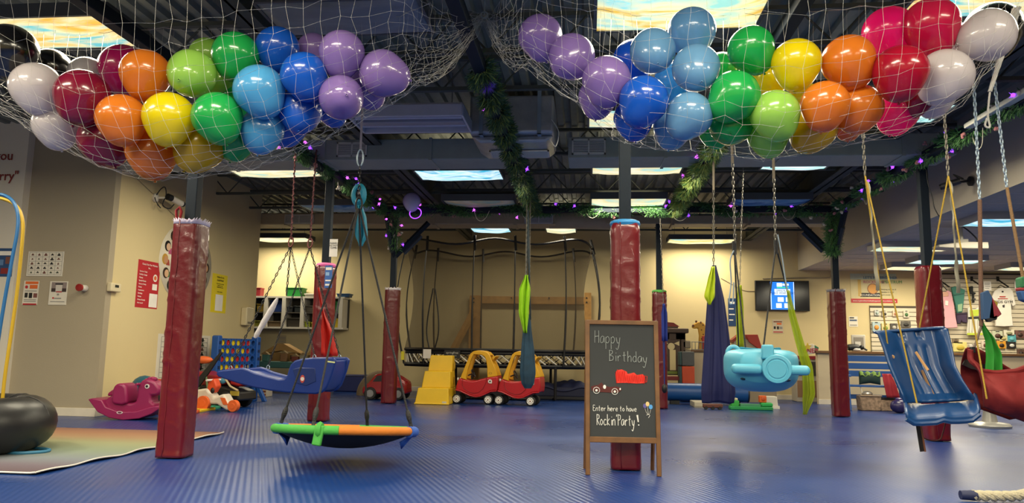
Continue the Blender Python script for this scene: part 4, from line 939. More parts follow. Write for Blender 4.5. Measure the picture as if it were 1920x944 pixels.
for v_, nm in ((0, 'nose_panel'), (1, 'tail_panel')):
    e_ = [tub(i/64, v_) for i in range(64)]; m = MB(); m.add(e_, [tuple(range(64))]); m.obj(nm, M_SKYP, pn, solid=.01)
MB().bb((cx_-pw*.5, -.05, ph_*.985), (cx_+pw*.5, .42, ph_*1.006)).obj('cockpit', mat('#1d4a5c', .5), pn, bevel=.005)
MB().tube([(cx_+a*pw*.52, b, ph_) for a, b in ((-1, -.07), (1, -.07), (1, .44), (-1, .44))], .022, 8, 0, True).obj('cockpit_rim', M_SKYP, pn)
dc = pz(880, 330); dx, dz = dc.x-pb.x+.06, dc.z-pb.z; Ry = Matrix.Translation((dx, -.47, dz)) @ Matrix.Rotation(PI/2, 4, 'X')
MB().lathe([(0, .1), (.075, .1), (.08, .094), (.088, .094), (.093, .1), (.118, .098), (.125, .085), (.125, -.02)], 40, M=Ry).obj('propeller_hub', M_SKYP, pn)
def blade(a, b, hh, nm='propeller_blade'):
    q = pz(*a); w = pz(*b); MB().box(((q.x+w.x)/2-pb.x, -.51, (q.z+w.z)/2-pb.z), (abs(w.x-q.x), .11, abs(hh)), (R(8), 0, 0)).obj(nm, M_SKYP, pn, bevel=.035, seg=4)
blade((440, 330), (800, 330), .082); blade((1030, 345), (1340, 345), .08)
q = pz(850, 120); MB().prism([(q.x-pb.x-.05, q.z-pb.z-.07), (q.x-pb.x+.06, q.z-pb.z-.07), (q.x-pb.x+.055, q.z-pb.z+.055), (q.x-pb.x-.042, q.z-pb.z+.055)], -.54, -.42).obj('propeller_blade', M_SKYP, pn, bevel=.015, seg=3)
for zx, zy in ((585, 450), (1095, 465)):
    q = pz(zx, zy); MB().ball((q.x-pb.x, -.44, q.z-pb.z), (.028, .03, .014), 12).obj('grip_hole', mat('#12303f', .6), pn)
q = pz(310, 170); m = MB(); m.torus((0, 0, 0), .06, .02, 18, 8, M=Matrix.Translation((cx_-pw*.72, -.12, ph_*.9)) @ Matrix.Rotation(PI/2, 4, 'X'), sc=(.9, 1, 1)); m.obj('step_notch', M_SKYP, pn)
for tx, ty, bx_, by_, bx2, by2 in ((1378, 462, 1408, 652, 1374, 655), (1454, 462, 1441, 652, 1490, 658)):
    a = at(tx, ty, PY_+.45)
    for (ex, ey, dy) in ((bx_, by_, .2), (bx2, by2, .8)):
        e = at(ex, ey, PY_+dy); MB().tube([a, Vector((e.x, PY_+dy, e.z))], .008, 7).obj('rope', M_ROPE, pn, rel=pb)
    MB().tube([a+Vector((0, 0, .05)), a-Vector((0, 0, .08))], .02, 8).obj('rope_knot', M_ROPE, pn, rel=pb)
hang_chain(1371, at(1378, 456, 7.3), 7.3, 'left chain above the pale blue airplane swing', web=.5); hang_chain(1449, at(1454, 456, 7.3), 7.3, 'right chain above the pale blue airplane swing', web=.6)
for pts, lb in (([(1376, 470), (1369, 490), (1371, 530), (1367, 566), (1374, 566), (1376, 530)], 'looped steel chain dangling beside the left rope of the airplane swing'), ([(1458, 440), (1466, 480), (1472, 520), (1478, 558)], 'silver strap dangling from the right chain of the airplane swing')):
    single(MB().tube(smoothpts([at(x, y, 7.27) for x, y in pts], 5), .007, 6), 'tie_strap', lb, 'strap', M_GALV)
m = MB(); drape(m, [at(1478, 545, PY_+.4), at(1485, 590, PY_+.4), at(1500, 645, PY_+.4), at(1514, 690, PY_+.45), at(1517, 740, PY_+.45), at(1509, 778, PY_+.45)], [.03, .06, .07, .09, .1, .03], 1.5, .02, 18, 30)
single(m, 'yellow_scarf', 'sheer lime yellow scarf trailing over the right side of the airplane swing', 'scarf', mat('#a9b82a', .6, trans=.35, alpha=.6), solid=.002)
m = MB(); drape(m, [at(1387, 535, 9.84), at(1387, 580, 9.84), at(1388, 655, 9.84)], [.05, .09, .08], 1.5, .02, 12, 14); single(m, 'yellow_scarf', 'narrow lime scarf hanging behind the left rope of the airplane swing', 'scarf', mat('#a9b82a', .6, trans=.35, alpha=.9), solid=.002)
hang_chain(1393, at(1387, 535, 9.85), 9.85, 'thin chain behind the airplane swing holding the narrow lime scarf', L=.05, W=.022, r=.004)
# ================================================================ NAVY FABRIC SWING
NY = 8.8; nt_ = at(1338, 498, NY); m = MB()
outl = [(498, 1335, 1343), (520, 1331, 1348), (560, 1328, 1356), (610, 1325, 1362), (660, 1322, 1367), (700, 1319, 1371), (735, 1316, 1374), (755, 1318, 1372)]
def nav(u, v):
    x = v*(len(outl)-1); i = min(int(x), len(outl)-2); f = x-i; y0, a0, b0 = outl[i]; y1, a1, b1 = outl[i+1]
    py = y0*(1-f)+y1*f; a = at(a0*(1-f)+a1*f, py, NY); b = at(b0*(1-f)+b1*f, py, NY); c = (a+b)/2; r_ = (b-a).length/2
    th = 2*PI*u; rp_ = r_*(1+.13*math.sin(th*7+v*2)*min(1, v*3)+.06*math.sin(th*13+1)*min(1, v*2))
    return (c.x+math.cos(th)*rp_, NY+math.sin(th)*rp_*.7, c.z+.012*math.sin(th*3)*v)
m.grid(nav, 90, 40, cu=True); n0 = len(m.v); m.f.append([i*40+39 for i in range(90)]); m.m.append(0)
single(m, 'fabric_swing', 'navy blue stretch fabric swing hanging in a long closed teardrop', 'swing', mat('#060f48', .7, noise=.05), ang=180)
hang_chain(1337, nt_, NY, 'purple-wrapped chain holding the navy fabric swing', top_z=3.36, web=.35)
m = MB(); drape(m, [at(1337, 500, NY-.12), at(1334, 530, NY-.16), at(1331, 555, NY-.2), at(1331, 572, NY-.2)], [.04, .09, .12, .03], 2, .02, 14, 16); single(m, 'yellow_scarf', 'neon yellow scarf tied at the top of the navy fabric swing', 'scarf', mat('#b9cc22', .6, trans=.35), solid=.002)
# ================================================================ GREEN AND BLUE SCARF SWING (centre)
CY_ = 11.3; m = MB()
cpr = [(590, 984, 994), (620, 981, 996), (660, 978, 1001), (700, 976, 1003), (720, 979, 1000), (729, 984, 995)]
def pouch(u, v):
    x = v*(len(cpr)-1); i = min(int(x), len(cpr)-2); f = x-i; y0, a0, b0 = cpr[i]; y1, a1, b1 = cpr[i+1]; py = y0*(1-f)+y1*f
    a = at(a0*(1-f)+a1*f, py, CY_); b = at(b0*(1-f)+b1*f, py, CY_); c = (a+b)/2; r_ = (b-a).length/2; th = 2*PI*u; rp_ = r_*(1+.12*math.sin(th*6+v))
    return (c.x+math.cos(th)*rp_, CY_+math.sin(th)*rp_*.6, c.z)
t = thing('pouch_swing', 'dark teal cloth pouch swing hanging closed in front of the right toy coupe', 'swing', at(989, 729, CY_)); o = t.location.copy()
MB().grid(pouch, 60, 30, cu=True).obj('pouch', mat('#0f3347', .75, noise=.35, nscale=9), t, rel=o, ang=180)
for x0, x1 in ((986, 984), (993, 995)): MB().tube([at(990, 395, CY_), at(x0, 540, CY_), at(x1, 600, CY_)], .014, 6).obj('sling', mat('#16262e', .7), t, rel=o)
hang_chain(990, at(986, 522, CY_-.03), CY_, 'left of two chains over the neon scarf in the middle', top_z=3.36, L=.05, W=.025); hang_chain(996, at(993, 540, CY_+.04), CY_+.04, 'right of two chains over the neon scarf in the middle', top_z=3.36, L=.05, W=.025)
m = MB(); drape(m, [at(987, 516, CY_-.03), at(984, 545, CY_-.08), at(982, 585, CY_-.1), at(985, 625, CY_-.1)], [.05, .17, .15, .06], 2, .03, 16, 20); single(m, 'neon_scarf', 'neon yellow-green scarf hanging on chains in front of the trampoline', 'scarf', mat('#9bd01e', .6, trans=.35), solid=.002)
# ================================================================ BLUE ROPE SWING (far, right of the chalkboard post)
RY = 12.5; t = thing('rope_swing', 'thin dark blue cloth rope with a black ball end, left of the brown playhouse', 'swing', at(1246, 735, RY)); o = t.location.copy()
MB().tube([at(1244, 570, RY), at(1244, 600, RY), at(1246, 722, RY)], [.02, .03, .01], 6).obj('rope', mat('#1d2a6a', .7), t, rel=o); MB().ball((0, 0, .05), (.045, .045, .075), 12).obj('ball_end', M_BLK, t)
m = MB(); drape(m, [at(1245, 570, RY-.05), at(1246, 590, RY-.05), at(1247, 640, RY-.05)], [.03, .1, .1], 2, .02, 10, 10); m.obj('ribbon', mat('#2a3f9a', .7, trans=.3), t, rel=o, solid=.002)
hang_chain(1236, at(1244, 570, RY), RY, 'twisted thin chain holding the dark blue cloth rope', top_z=3.3, L=.05, W=.024, r=.004)
# ================================================================ INNER TUBE AND HOOP at far left
M_RUB = mat('#17181a', .38, noise=.1, bump=.08, bscale=12)
tc_ = fl(-62, 850); TR, Tr = .42, .235
tb = thing('inner_tube', 'big black rubber inner tube lying on the rainbow rug at the left edge', 'inner tube', (tc_.x, tc_.y, 0))
MB().torus((0, 0, .02+Tr*.98), TR, Tr, 56, 24).obj('tube', M_RUB, tb, ang=180)
for a in range(0, 360, 60): MB().tube([((TR+Tr*.985*math.cos(R(q)))*math.cos(R(a+12)), (TR+Tr*.985*math.cos(R(q)))*math.sin(R(a+12)), .02+Tr+Tr*math.sin(R(q))) for q in range(-80, 200, 20)], .004, 5).obj('mould_seam', M_RUB, tb)
c = fl(45, 853); m = MB().tube(smoothpts([(c.x-.35, c.y-.02, .028), (c.x, c.y-.12, .028), (c.x+.17, c.y+.0, .028), (c.x+.12, c.y+.14, .028), (c.x-.1, c.y+.2, .028)], 6), .014, 7)
single(m, 'rope_loop', 'thin teal rope loop on the rug under the black inner tube', 'rope', mat('#2a6a8c', .6))
M_BPIPE = mat('#1d5a8e', .35, noise=.05); M_YPIPE = mat('#b3921a', .4, noise=.06)
YT = tc_.y
hp = thing('bent_hoop', 'blue bent metal tube hoop rising from the inner tube at the left edge', 'hoop', (at(-2, 640, YT-.05).x, YT-.05, .2)); o = hp.location.copy()
MB().tube(smoothpts([at(-60, 372, YT-.05), at(-10, 364, YT-.05), at(18, 372, YT-.05), at(32, 395, YT-.05), at(33, 430, YT-.05), at(22, 490, YT-.05), at(6, 580, YT-.05), at(-6, 660, YT-.05), at(-16, 760, YT-.05)], 7), .015, 10).obj('pipe', M_BPIPE, hp, rel=o)
hp = thing('bent_hoop', 'yellow bent metal tube hoop just behind the blue hoop at the left edge', 'hoop', (at(2, 740, YT+.08).x, YT+.08, .2)); o = hp.location.copy()
MB().tube(smoothpts([at(-60, 362, YT+.08), at(0, 372, YT+.08), at(30, 386, YT+.08), at(42, 412, YT+.08), at(42, 450, YT+.08), at(33, 540, YT+.08), at(22, 620, YT+.08), at(10, 700, YT+.08), at(3, 765, YT+.08)], 7), .015, 10).obj('pipe', M_YPIPE, hp, rel=o)
# ================================================================ RAINBOW RUG
rm = bpy.data.materials.new('rainbow_rug_weave'); rm.use_nodes = True; nt = rm.node_tree; pb_ = nt.nodes['Principled BSDF']; pb_.inputs['Roughness'].default_value = .9
tcn = nt.nodes.new('ShaderNodeTexCoord'); sp_ = nt.nodes.new('ShaderNodeSeparateXYZ'); nt.links.new(tcn.outputs['Generated'], sp_.inputs[0])
nn_ = nt.nodes.new('ShaderNodeTexNoise'); nn_.inputs['Scale'].default_value = 60; ad = nt.nodes.new('ShaderNodeMath'); ad.operation = 'MULTIPLY_ADD'; ad.inputs[1].default_value = .05
nt.links.new(tcn.outputs['Object'], nn_.inputs['Vector']); nt.links.new(nn_.outputs['Fac'], ad.inputs[0]); nt.links.new(sp_.outputs[1], ad.inputs[2])
cr_ = nt.nodes.new('ShaderNodeValToRGB'); el = cr_.color_ramp.elements; el[0].position = .04; el[0].color = lin('#4a3a42'); el[1].position = 1; el[1].color = lin('#7a5648')
for p_, c_ in ((.14, '#574d58'), (.27, '#666d74'), (.45, '#707c68'), (.63, '#828462'), (.78, '#8c7052'), (.9, '#8a6248')): q = el.new(p_); q.color = lin(c_)
nt.links.new(ad.outputs[0], cr_.inputs['Fac']); nt.links.new(cr_.outputs['Color'], pb_.inputs['Base Color'])
ra, rb_ = fl(66, 892), fl(421, 814); xl = ra.x-3.0
t = thing('rainbow_rug', 'faded rainbow-striped rug on the floor at left, under the inner tube', 'rug', (ra.x-1.5, (ra.y+rb_.y)/2, 0)); o = t.location.copy()
def rug(u, v):
    x = xl+(ra.x-xl)*u + (rb_.x-ra.x)*v*u; y = ra.y+(rb_.y-ra.y)*v; e = max(0, (u-.985)/.015)
    return (x-o.x+.012*math.sin(v*23)*e, y-o.y, .012+.010*e*(1+math.sin(v*31))*.6)
MB().grid(rug, 80, 60).obj('weave', rm, t, solid=.008)
MB().tube([Vector(rug(1, i/59))+Vector((0, 0, .003)) for i in range(60)], .007, 5).obj('hem', mat('#d8d2c8', .8), t)
MB().tube([Vector(rug(i/79, 0))+Vector((0, 0, .003)) for i in range(80)], .007, 5).obj('hem', mat('#d8d2c8', .8), t)
# ================================================================ ROCKING HORSE
M_HORSE = mat('#8a1a50', .38, noise=.05); zs = .00252
ho = fl(240, 789); hr = thing('rocking_horse', 'magenta plastic rocking horse with a smiling eye, by the left wall', 'rocking horse', (ho.x-.1, ho.y+.2, 0), R(8))
H_ = lambda pts: [((x-660)*zs, (519-y)*zs) for x, y in pts]
MB().prism(H_([(478, 418), (500, 412), (545, 420), (570, 455), (640, 478), (720, 475), (780, 455), (812, 446), (838, 448), (842, 456), (800, 486), (740, 510), (660, 519), (590, 508), (530, 480)]), -.2, .2).obj('rocker', M_HORSE, hr, bevel=.02, seg=3)
MB().prism(H_([(536, 450), (545, 425), (575, 400), (592, 395), (598, 425), (680, 438), (702, 430), (708, 400), (706, 345), (722, 326), (752, 312), (790, 328), (817, 358), (817, 384), (797, 400), (775, 396), (778, 425), (800, 446), (770, 480), (700, 495), (600, 492)]), -.125, .125).obj('body', M_HORSE, hr, bevel=.035, seg=4)
MB().prism(H_([(588, 430), (588, 375), (598, 346), (618, 335), (640, 338), (658, 358), (664, 395), (668, 435), (640, 445), (600, 440)]), -.17, .17).obj('seat_back', M_HORSE, hr, bevel=.035, seg=4)
MB().prism(H_([(542, 405), (545, 388), (575, 366), (590, 362), (590, 400)]), -.05, .05).obj('tail', M_HORSE, hr, bevel=.02, seg=3)
for i, (x, y) in enumerate(((718, 330), (730, 322), (744, 315), (758, 313), (770, 316))): q = H_([(x, y)])[0]; MB().ball((q[0], 0, q[1]), (.03, .05, .028), 10).obj('mane_tuft', M_HORSE, hr)
q = H_([(712, 340)])[0]; MB().cyl((q[0], -.2, q[1]), (q[0], .2, q[1]), .018, 12).obj('handle_bar', M_HORSE, hr, bevel=.004)
M_EYEW = mat('#dcd8d4', .4)
q = H_([(755, 350)])[0]
for s in (-1, 1):
    MB().cyl((q[0], s*.115, q[1]), (q[0], s*.131, q[1]), .029, 16).obj('eye', [M_EYEW], hr); MB().cyl((q[0]-.003, s*.12, q[1]), (q[0]-.003, s*.134, q[1]), .017, 14).obj('pupil', mat('#1c1220', .4), hr)
q = H_([(642, 481)])[0]; m = MB(); m.disc(q[0], q[1], .017, -.2035, 0, 18, 2.3).disc(q[0], q[1], .011, -.2045, 1, 18, 2.4); m.obj('emblem', [M_EYEW, mat('#5c1038', .5)], hr)
q = H_([(790, 388)])[0]; MB().tube([(q[0]+.055, -.1, q[1]+.02), (q[0]+.02, -.128, q[1]), (q[0]-.02, -.128, q[1]+.0)], .005, 5).obj('mouth', mat('#5c1038', .5), hr)
# ================================================================ TOYS BEHIND THE LEFT POST
def at_floor(px, y): return at(px, 700, y).x
tx = at_floor(291, 10.2); t = thing('ride_on_toy', 'yellow rounded ride-on toy half hidden between the rocking horse and the red post', 'toy', (tx, 10.2, 0))
MB().ball((0, 0, .2), (.17, .16, .2), 18).obj('body', mat('#c9a81a', .4), t); MB().ball((-.05, -.14, .16), (.03, .03, .04), 10).obj('eye', M_BLK, t)
for s in (-.15, .15): MB().cyl((s, -.15, .07), (s, .15, .07), .07, 16).obj('wheel', M_BLK, t)
tx = at_floor(266, 9.85)+.05; t = thing('ball_toy', 'dark teal and black ball toy behind the seat of the rocking horse', 'toy', (tx, 9.85, 0)); MB().ball((0, 0, .32), (.2, .16, .22), 18).obj('ball', mat('#175063', .4), t); MB().ball((.17, -.05, .25), (.12, .14, .16), 14).obj('wheel', M_BLK, t); MB().cyl((0, 0, 0), (0, 0, .14), .09, 14).obj('stand', M_BLK, t)
tx = at_floor(302, 10.75); t = thing('toy_push_cart', 'small wooden push toy with a red roller behind the yellow ride-on toy', 'toy', (tx+.05, 10.75, 0))
MB().bb((-.12, -.1, .0), (.12, .1, .36)).obj('body', mat('#8c7a62', .6), t, bevel=.02); MB().cyl((-.18, 0, .42), (.18, 0, .42), .035, 12).obj('roller', mat('#a4432c', .5), t); MB().ball((.06, -.1, .25), (.05, .03, .06), 10).obj('knob', M_BLK, t)
# foam play mat edge in rainbow segments
for i, (x0, x1, y0, cc, nm) in enumerate(((366, 376, 778, '#c9541c', 'orange'), (376, 404, 774, '#d8b41e', 'yellow'), (404, 432, 768, '#3f9c78', 'green'), (432, 456, 764, '#3a3460', 'purple'))):
    a, b = fl(x0, y0), fl(x1, y0-5); single(MB().prism([(0, 0), ((b-a).length, 0), ((b-a).length, .035), (0, .035)], 0, .5, M=Matrix.Translation(a) @ Matrix.Rotation(math.atan2(b.y-a.y, b.x-a.x), 4, 'Z')), 'foam_mat_edge', nm+' foam edge piece of the play mat by the left wall', 'play mat', mat(cc, .7), bevel=.006)
# white and orange scooter toy
tx = at_floor(396, 10.9); t = thing('toy_scooter', 'white toddler ride-on scooter with orange wheels right of the left red post', 'toy', (tx, 10.9, 0), R(-10))
MB().prism([(-.36, .1), (-.2, .3), (0, .33), (.14, .2), (.3, .26), (.42, .1), (.46, .02), (.36, .02), (.2, .1), (.05, .1), (-.1, .06)], -.09, .09).obj('body', mat('#cfc6b8', .4), t, bevel=.03, seg=3)
for (x, z, r_) in ((-.02, .11, .11), (.5, .09, .085)): MB().cyl((x, -.13, z), (x, -.06, z), r_, 22).cyl((x, -.135, z), (x, -.13, z), r_*.5, 14).obj('wheel', mat('#d9622a', .5), t, bevel=.012)
MB().prism([(-.02, .3), (.1, .26), (.16, .36), (.1, .48), (0, .42)], -.06, .06).obj('handle_cowl', mat('#cf4a20', .5), t, bevel=.02); MB().tube([(.05, -.16, .45), (.05, .16, .45)], .016, 8).obj('handlebar', M_EYEW, t)
MB().ball((.12, -.1, .3), (.035, .02, .045), 10).obj('decal', M_BLK, t); MB().prism([(.26, .2), (.34, .2), (.4, .1), (.32, .1)], -.1, -.092).obj('trim', mat('#d9622a', .5), t)
tx = at_floor(382, 11.3); t = thing('toy_broom', 'black paddle-shaped toy leaning among the ride-on toys, orange cap beside it', 'toy', (tx, 11.3, 0))
MB().prism([(-.2, .25), (-.05, .5), (.26, .88), (.29, .86), (.1, .55), (-.1, .25)], -.02, .02).obj('paddle', M_BLK, t, bevel=.008); MB().ball((-.02, 0, .74), (.16, .06, .06), 12).obj('cap', mat('#d4612a', .5), t); MB().tube([(-.15, 0, 0), (-.05, 0, .4)], .02, 6).tube([(.14, 0, 0), (.02, 0, .6)], .015, 6).obj('leg', mat('#5a6f4c', .6), t)
# red and black ride-on truck
tx = at_floor(424, 11.6); t = thing('toy_truck', 'red and black ride-on toy truck in front of the giant blue disc game', 'toy car', (tx, 11.6, 0), R(-14))
MB().prism([(-.45, .12), (-.45, .3), (-.3, .34), (.1, .34), (.3, .3), (.44, .26), (.46, .12)], -.22, .22).obj('chassis', mat('#17181b', .4), t, bevel=.03, seg=3)
MB().prism([(-.46, .36), (-.42, .56), (-.2, .5), (.1, .5), (.16, .62), (.2, .6), (.18, .46), (.12, .36), (-.2, .33)], -.2, .2).obj('bonnet', mat('#a01c22', .35), t, bevel=.03, seg=3)
MB().prism([(.2, .36), (.26, .52), (.55, .58), (.52, .4), (.4, .33)], -.16, .16).obj('seat_back', mat('#9a1c20', .35), t, bevel=.03, seg=3)
for x in (-.28, .22):
    for s in (-1, 1):
        w = MB().cyl((x, s*.17, .13), (x, s*.26, .13), .13, 22).obj('wheel', mat('#101012', .6), t, bevel=.02); MB().cyl((x, s*.255, .13), (x, s*.267, .13), .085, 18).cyl((x, s*.26, .13), (x, s*.272, .13), .03, 12, 1).obj('hubcap', [mat('#8d8f92', .35, metal=.4), mat('#7a2024', .4)], w)
MB().tube([(.12, -.2, .5), (.3, -.24, .34), (.45, -.24, .28)], .016, 6).obj('roll_bar', mat('#b8a888', .4), t); MB().bb((.3, -.235, .2), (.46, -.22, .27)).obj('bumper', mat('#b09a3a', .4), t); MB().ball((.12, -.2, .42), (.06, .03, .05), 12).obj('window', mat('#4a86a4', .3), t)
# ================================================================ GIANT FOUR-IN-A-ROW
M_C4 = mat('#1a4f9c', .4, noise=.05); C4A = 76; c4y = 12.55; c4x = at(441, 700, c4y).x
c4 = thing('giant_disc_game', 'giant blue upright disc-dropping game by the left wall, holding yellow and red discs', 'game', (c4x, c4y, 0), R(C4A)); HBd, CW, CH = .26, .128, .138
m = MB(); x0 = -3.5*CW
for s_, yy in ((0, -.03), (1, .03)):
    for r_ in range(6):
        for c_ in range(7):
            cx, cz = x0+(c_+.5)*CW, HBd+(r_+.5)*CH; n = 16; vs = []; 
            for i in range(n):
                a = 2*PI*(i+.5)/n; ca, sa = math.cos(a), math.sin(a); kq = 1/max(abs(ca), abs(sa))
                vs.append((cx+ca*kq*CW/2, yy, cz+sa*kq*CH/2)); vs.append((cx+ca*.047, yy, cz+sa*.049))
            m.add(vs, [(2*i, 2*((i+1) % n), 2*((i+1) % n)+1, 2*i+1) for i in range(n)])
for r_ in range(7): m.bb((x0, -.03, HBd+r_*CH-.004), (-x0, .03, HBd+r_*CH+.004))
m.obj('board', M_C4, c4)
for s in (-1, 1):
    xx = s*(3.5*CW+.05)
    MB().prism([(-.05, 0), (.05, 0), (.05, HBd+6*CH+.03), (.03, HBd+6*CH+.05), (-.03, HBd+6*CH+.05), (-.05, HBd+6*CH+.03)], -.07, .07, M=Matrix.Translation((xx, 0, 0))).obj('side_post', M_C4, c4, bevel=.015, seg=3)
    MB().prism([(-.3, 0), (-.22, 0), (-.06, .26), (.06, .26), (.22, 0), (.3, 0), (.1, .34), (-.1, .34)], -.03, .03, M=Matrix.Translation((xx, 0, 0)) @ Matrix.Rotation(PI/2, 4, 'Z')).obj('foot', M_C4, c4, bevel=.008)
    for i in range(6): MB().box((xx, -.073, HBd+(i+.5)*CH), (.045, .006, .05)).obj('slot', mat('#0b2350', .6), c4)
pat = ['YR.YYRR', 'YYRYYRR', 'RYYRRRR', 'YYRYRRY', 'YYRRRYR', 'RYRYRYR']
nm_ = dict(Y='yellow', R='red'); rows_ = ['top', 'second', 'third', 'fourth', 'fifth', 'bottom']; cols_ = ['first', 'second', 'third', 'fourth', 'fifth', 'sixth', 'seventh']
DM = dict(Y=mat('#d8bf1c', .4), R=mat('#b01f2a', .4)); dmesh = {}; Rz = Matrix.Rotation(R(C4A), 3, 'Z')
pat = ['YRYYRR.', 'YYRYYR.', 'RYYRRR.', 'YYRYR..', 'YYRRR..', 'RYRYR.R']
for ri, row in enumerate(pat):
    for ci, ch in enumerate(row):
        if ch == '.': continue
        lb = '%s disc, %s row, %s slot from the left in the blue disc game' % (nm_[ch], rows_[ri], cols_[ci])
        p = Vector((c4x, c4y, 0))+Rz @ Vector((x0+(ci+.5)*CW, 0, HBd+(5-ri+.5)*CH))
        if ch not in dmesh:
            dmesh[ch] = MB().lathe([(.0, -.008), (.036, -.008), (.04, -.013), (.054, -.012), (.057, 0), (.054, .012), (.04, .013), (.036, .008), (0, .008)], 22, M=Matrix.Rotation(PI/2, 4, 'X')).obj('game_disc', DM[ch]); d = dmesh[ch]
        else: d = dmesh[ch].copy(); col.objects.link(d)
        d.location = p; d.rotation_euler = (0, 0, R(C4A)); d['label'] = lb; d['category'] = 'disc'; d['group'] = 'discs in the giant game'
# ================================================================ YELLOW STEPS
M_YEL = mat('#d4ac0c', .4, noise=.05); sx0, sx1 = at(777, 755, 13.2).x, at(842, 755, 13.2).x; sxc = (sx0+sx1)/2; swd = (sx1-sx0)
st_ = thing('toy_steps', 'yellow plastic three-tier toy steps in front of the trampoline', 'steps', (sxc, 13.2, 0))
m = MB()
for (x0_, x1_, xt0, xt1, z0, z1, y0, y1) in ((-.5, .5, -.42, .46, 0, .285, 0, .75), (-.4, .46, -.33, .43, .28, .575, .25, .75), (-.31, .43, -.25, .41, .57, .86, .5, .75)):
    w = swd; vs = [(x0_*w, y0, z0), (x1_*w, y0, z0), (x1_*w, y1, z0), (x0_*w, y1, z0), (xt0*w, y0+.03, z1), (xt1*w, y0+.03, z1), (xt1*w, y1-.01, z1), (xt0*w, y1-.01, z1)]
    MB().add(vs, [(3, 2, 1, 0), (4, 5, 6, 7), (0, 1, 5, 4), (1, 2, 6, 5), (2, 3, 7, 6), (3, 0, 4, 7)]).obj('tier', M_YEL, st_, bevel=.014, seg=3)
MB().bb((.3*swd, -.004, .02), (.42*swd, .004, .06)).obj('label_plate', mat('#b8b2a0', .4), st_); MB().tube([(-.5*swd, -.006, .015), (.5*swd, -.006, .015)], .015, 6).obj('base_rib', M_YEL, st_)
for z in (.1, .35, .62): MB().bb((.46*swd, .55, z), (.485*swd, .6, z+.12)).obj('side_slot', mat('#9a7a08', .6), st_)
# ================================================================ RED AND YELLOW TOY COUPES
M_CRED = mat('#a8161e', .32, noise=.04); M_CYEL = mat('#cf9a12', .38, noise=.05); M_TYRE = mat('#121214', .55); M_WHEEL = mat('#dedad2', .4)
cz_ = .00138*.97; CP = lambda pts: [((x-400)*cz_, (826-y)*cz_) for x, y in pts]
t = thing('toy_coupe', 'red toddler car with yellow roof, left one of the pair in front of the trampoline', 'toy car', (0, 0, 0))
MB().prism(CP([(110, 645), (118, 590), (135, 530), (170, 478), (200, 495), (260, 510), (330, 516), (400, 508), (470, 485), (540, 467), (690, 443), (698, 560), (690, 645), (640, 640), (590, 650), (540, 680), (470, 715), (400, 728), (320, 714), (250, 682), (180, 655)]), -.2, .2).obj('body', M_CRED, t, bevel=.025, seg=3)
for s in (-1, 1): MB().tube([(x, s*.205, z) for x, z in CP([(112, 640), (180, 655), (250, 685), (320, 714), (400, 726), (470, 712), (540, 678), (600, 650), (680, 642)])], .012, 6).obj('sill', M_CRED, t)
MB().tube([(x, -.204, z) for x, z in CP([(205, 500), (205, 570), (230, 620), (290, 660), (360, 680), (430, 670), (490, 620), (530, 540), (540, 470)])], .004, 5).obj('door_line', mat('#6e0d14', .5), t)
cs_ = CP([(172, 482), (215, 370), (300, 155), (340, 122), (400, 108), (480, 112), (535, 130), (572, 165), (600, 225), (650, 330), (690, 445), (545, 470), (540, 330), (525, 240), (500, 190), (460, 165), (350, 163), (322, 215), (280, 350), (255, 470), (262, 505)])
for s in (-1, 1): MB().prism(cs_, s*.165-.028, s*.165+.028).obj('roof_frame', M_CYEL, t, bevel=.012, seg=2)
MB().prism(CP([(300, 152), (340, 120), (400, 106), (480, 110), (538, 128), (575, 168), (560, 178), (520, 150), (470, 132), (400, 130), (345, 142), (312, 172)]), -.16, .16).obj('roof', M_CYEL, t, bevel=.008)
MB().prism(CP([(600, 200), (650, 175), (656, 185), (612, 240)]), -.17, .17).obj('rear_lip', M_CYEL, t, bevel=.01)
MB().prism(CP([(560, 250), (640, 320), (680, 445), (600, 450)]), -.15, .15).obj('rear_panel', M_CYEL, t, bevel=.01)
for (x, y, r_) in ((132, 752, .088), (565, 766, .088)):
    q = CP([(x, y)])[0]
    for s in (-1, 1):
        w = MB().cyl((q[0], s*.14, r_), (q[0], s*.215, r_), r_, 26).obj('wheel', M_TYRE, t, bevel=.014)
        h = MB().lathe([(0, .01), (.012, .012), (.016, .006), (.05, .004), (.058, .01), (.064, 0)], 22, M=Matrix.Translation((q[0], s*.214, r_)) @ Matrix.Rotation(s*-PI/2, 4, 'X'))
        h.ball((q[0], s*.222, r_), .013, 10, 1)
        for k in range(8): h.ball((q[0]+math.cos(k*PI/4)*.043, s*.219, r_+math.sin(k*PI/4)*.043), (.008, .003, .008), 6, 2)
        h.obj('hubcap', [M_WHEEL, mat('#7a2a18', .5), M_TYRE], w)
q = CP([(320, 420)])[0]; MB().torus((0, 0, 0), .07, .011, 20, 6, M=Matrix.Translation((q[0], 0, q[1])) @ Matrix.Rotation(R(65), 4, 'Y')).cyl((q[0], 0, q[1]), (q[0]-.1, 0, q[1]-.04), .012, 8).obj('steering_wheel', M_TYRE, t)
MB().bb((-.02, -.13, .3), (.2, .13, .36)).obj('seat', M_CRED, t, bevel=.02)
q = CP([(588, 517)])[0]; MB().cyl((q[0], -.198, q[1]), (q[0], -.215, q[1]), .036, 18).cyl((q[0], -.21, q[1]), (q[0], -.22, q[1]), .016, 12, 1).box((q[0]+.024, -.208, q[1]-.026), (.02, .014, .02), (0, R(45), 0)).obj('fuel_cap', [M_WHEEL, mat('#403634', .5)], t)
q = CP([(588, 410)])[0]; MB().disc(q[0], q[1], .02, -.194, 0, 14, 1.5).disc(q[0], q[1], .013, -.1945, 1, 14, 1.5).obj('emblem', [mat('#8a6a10', .5), M_CYEL], t)
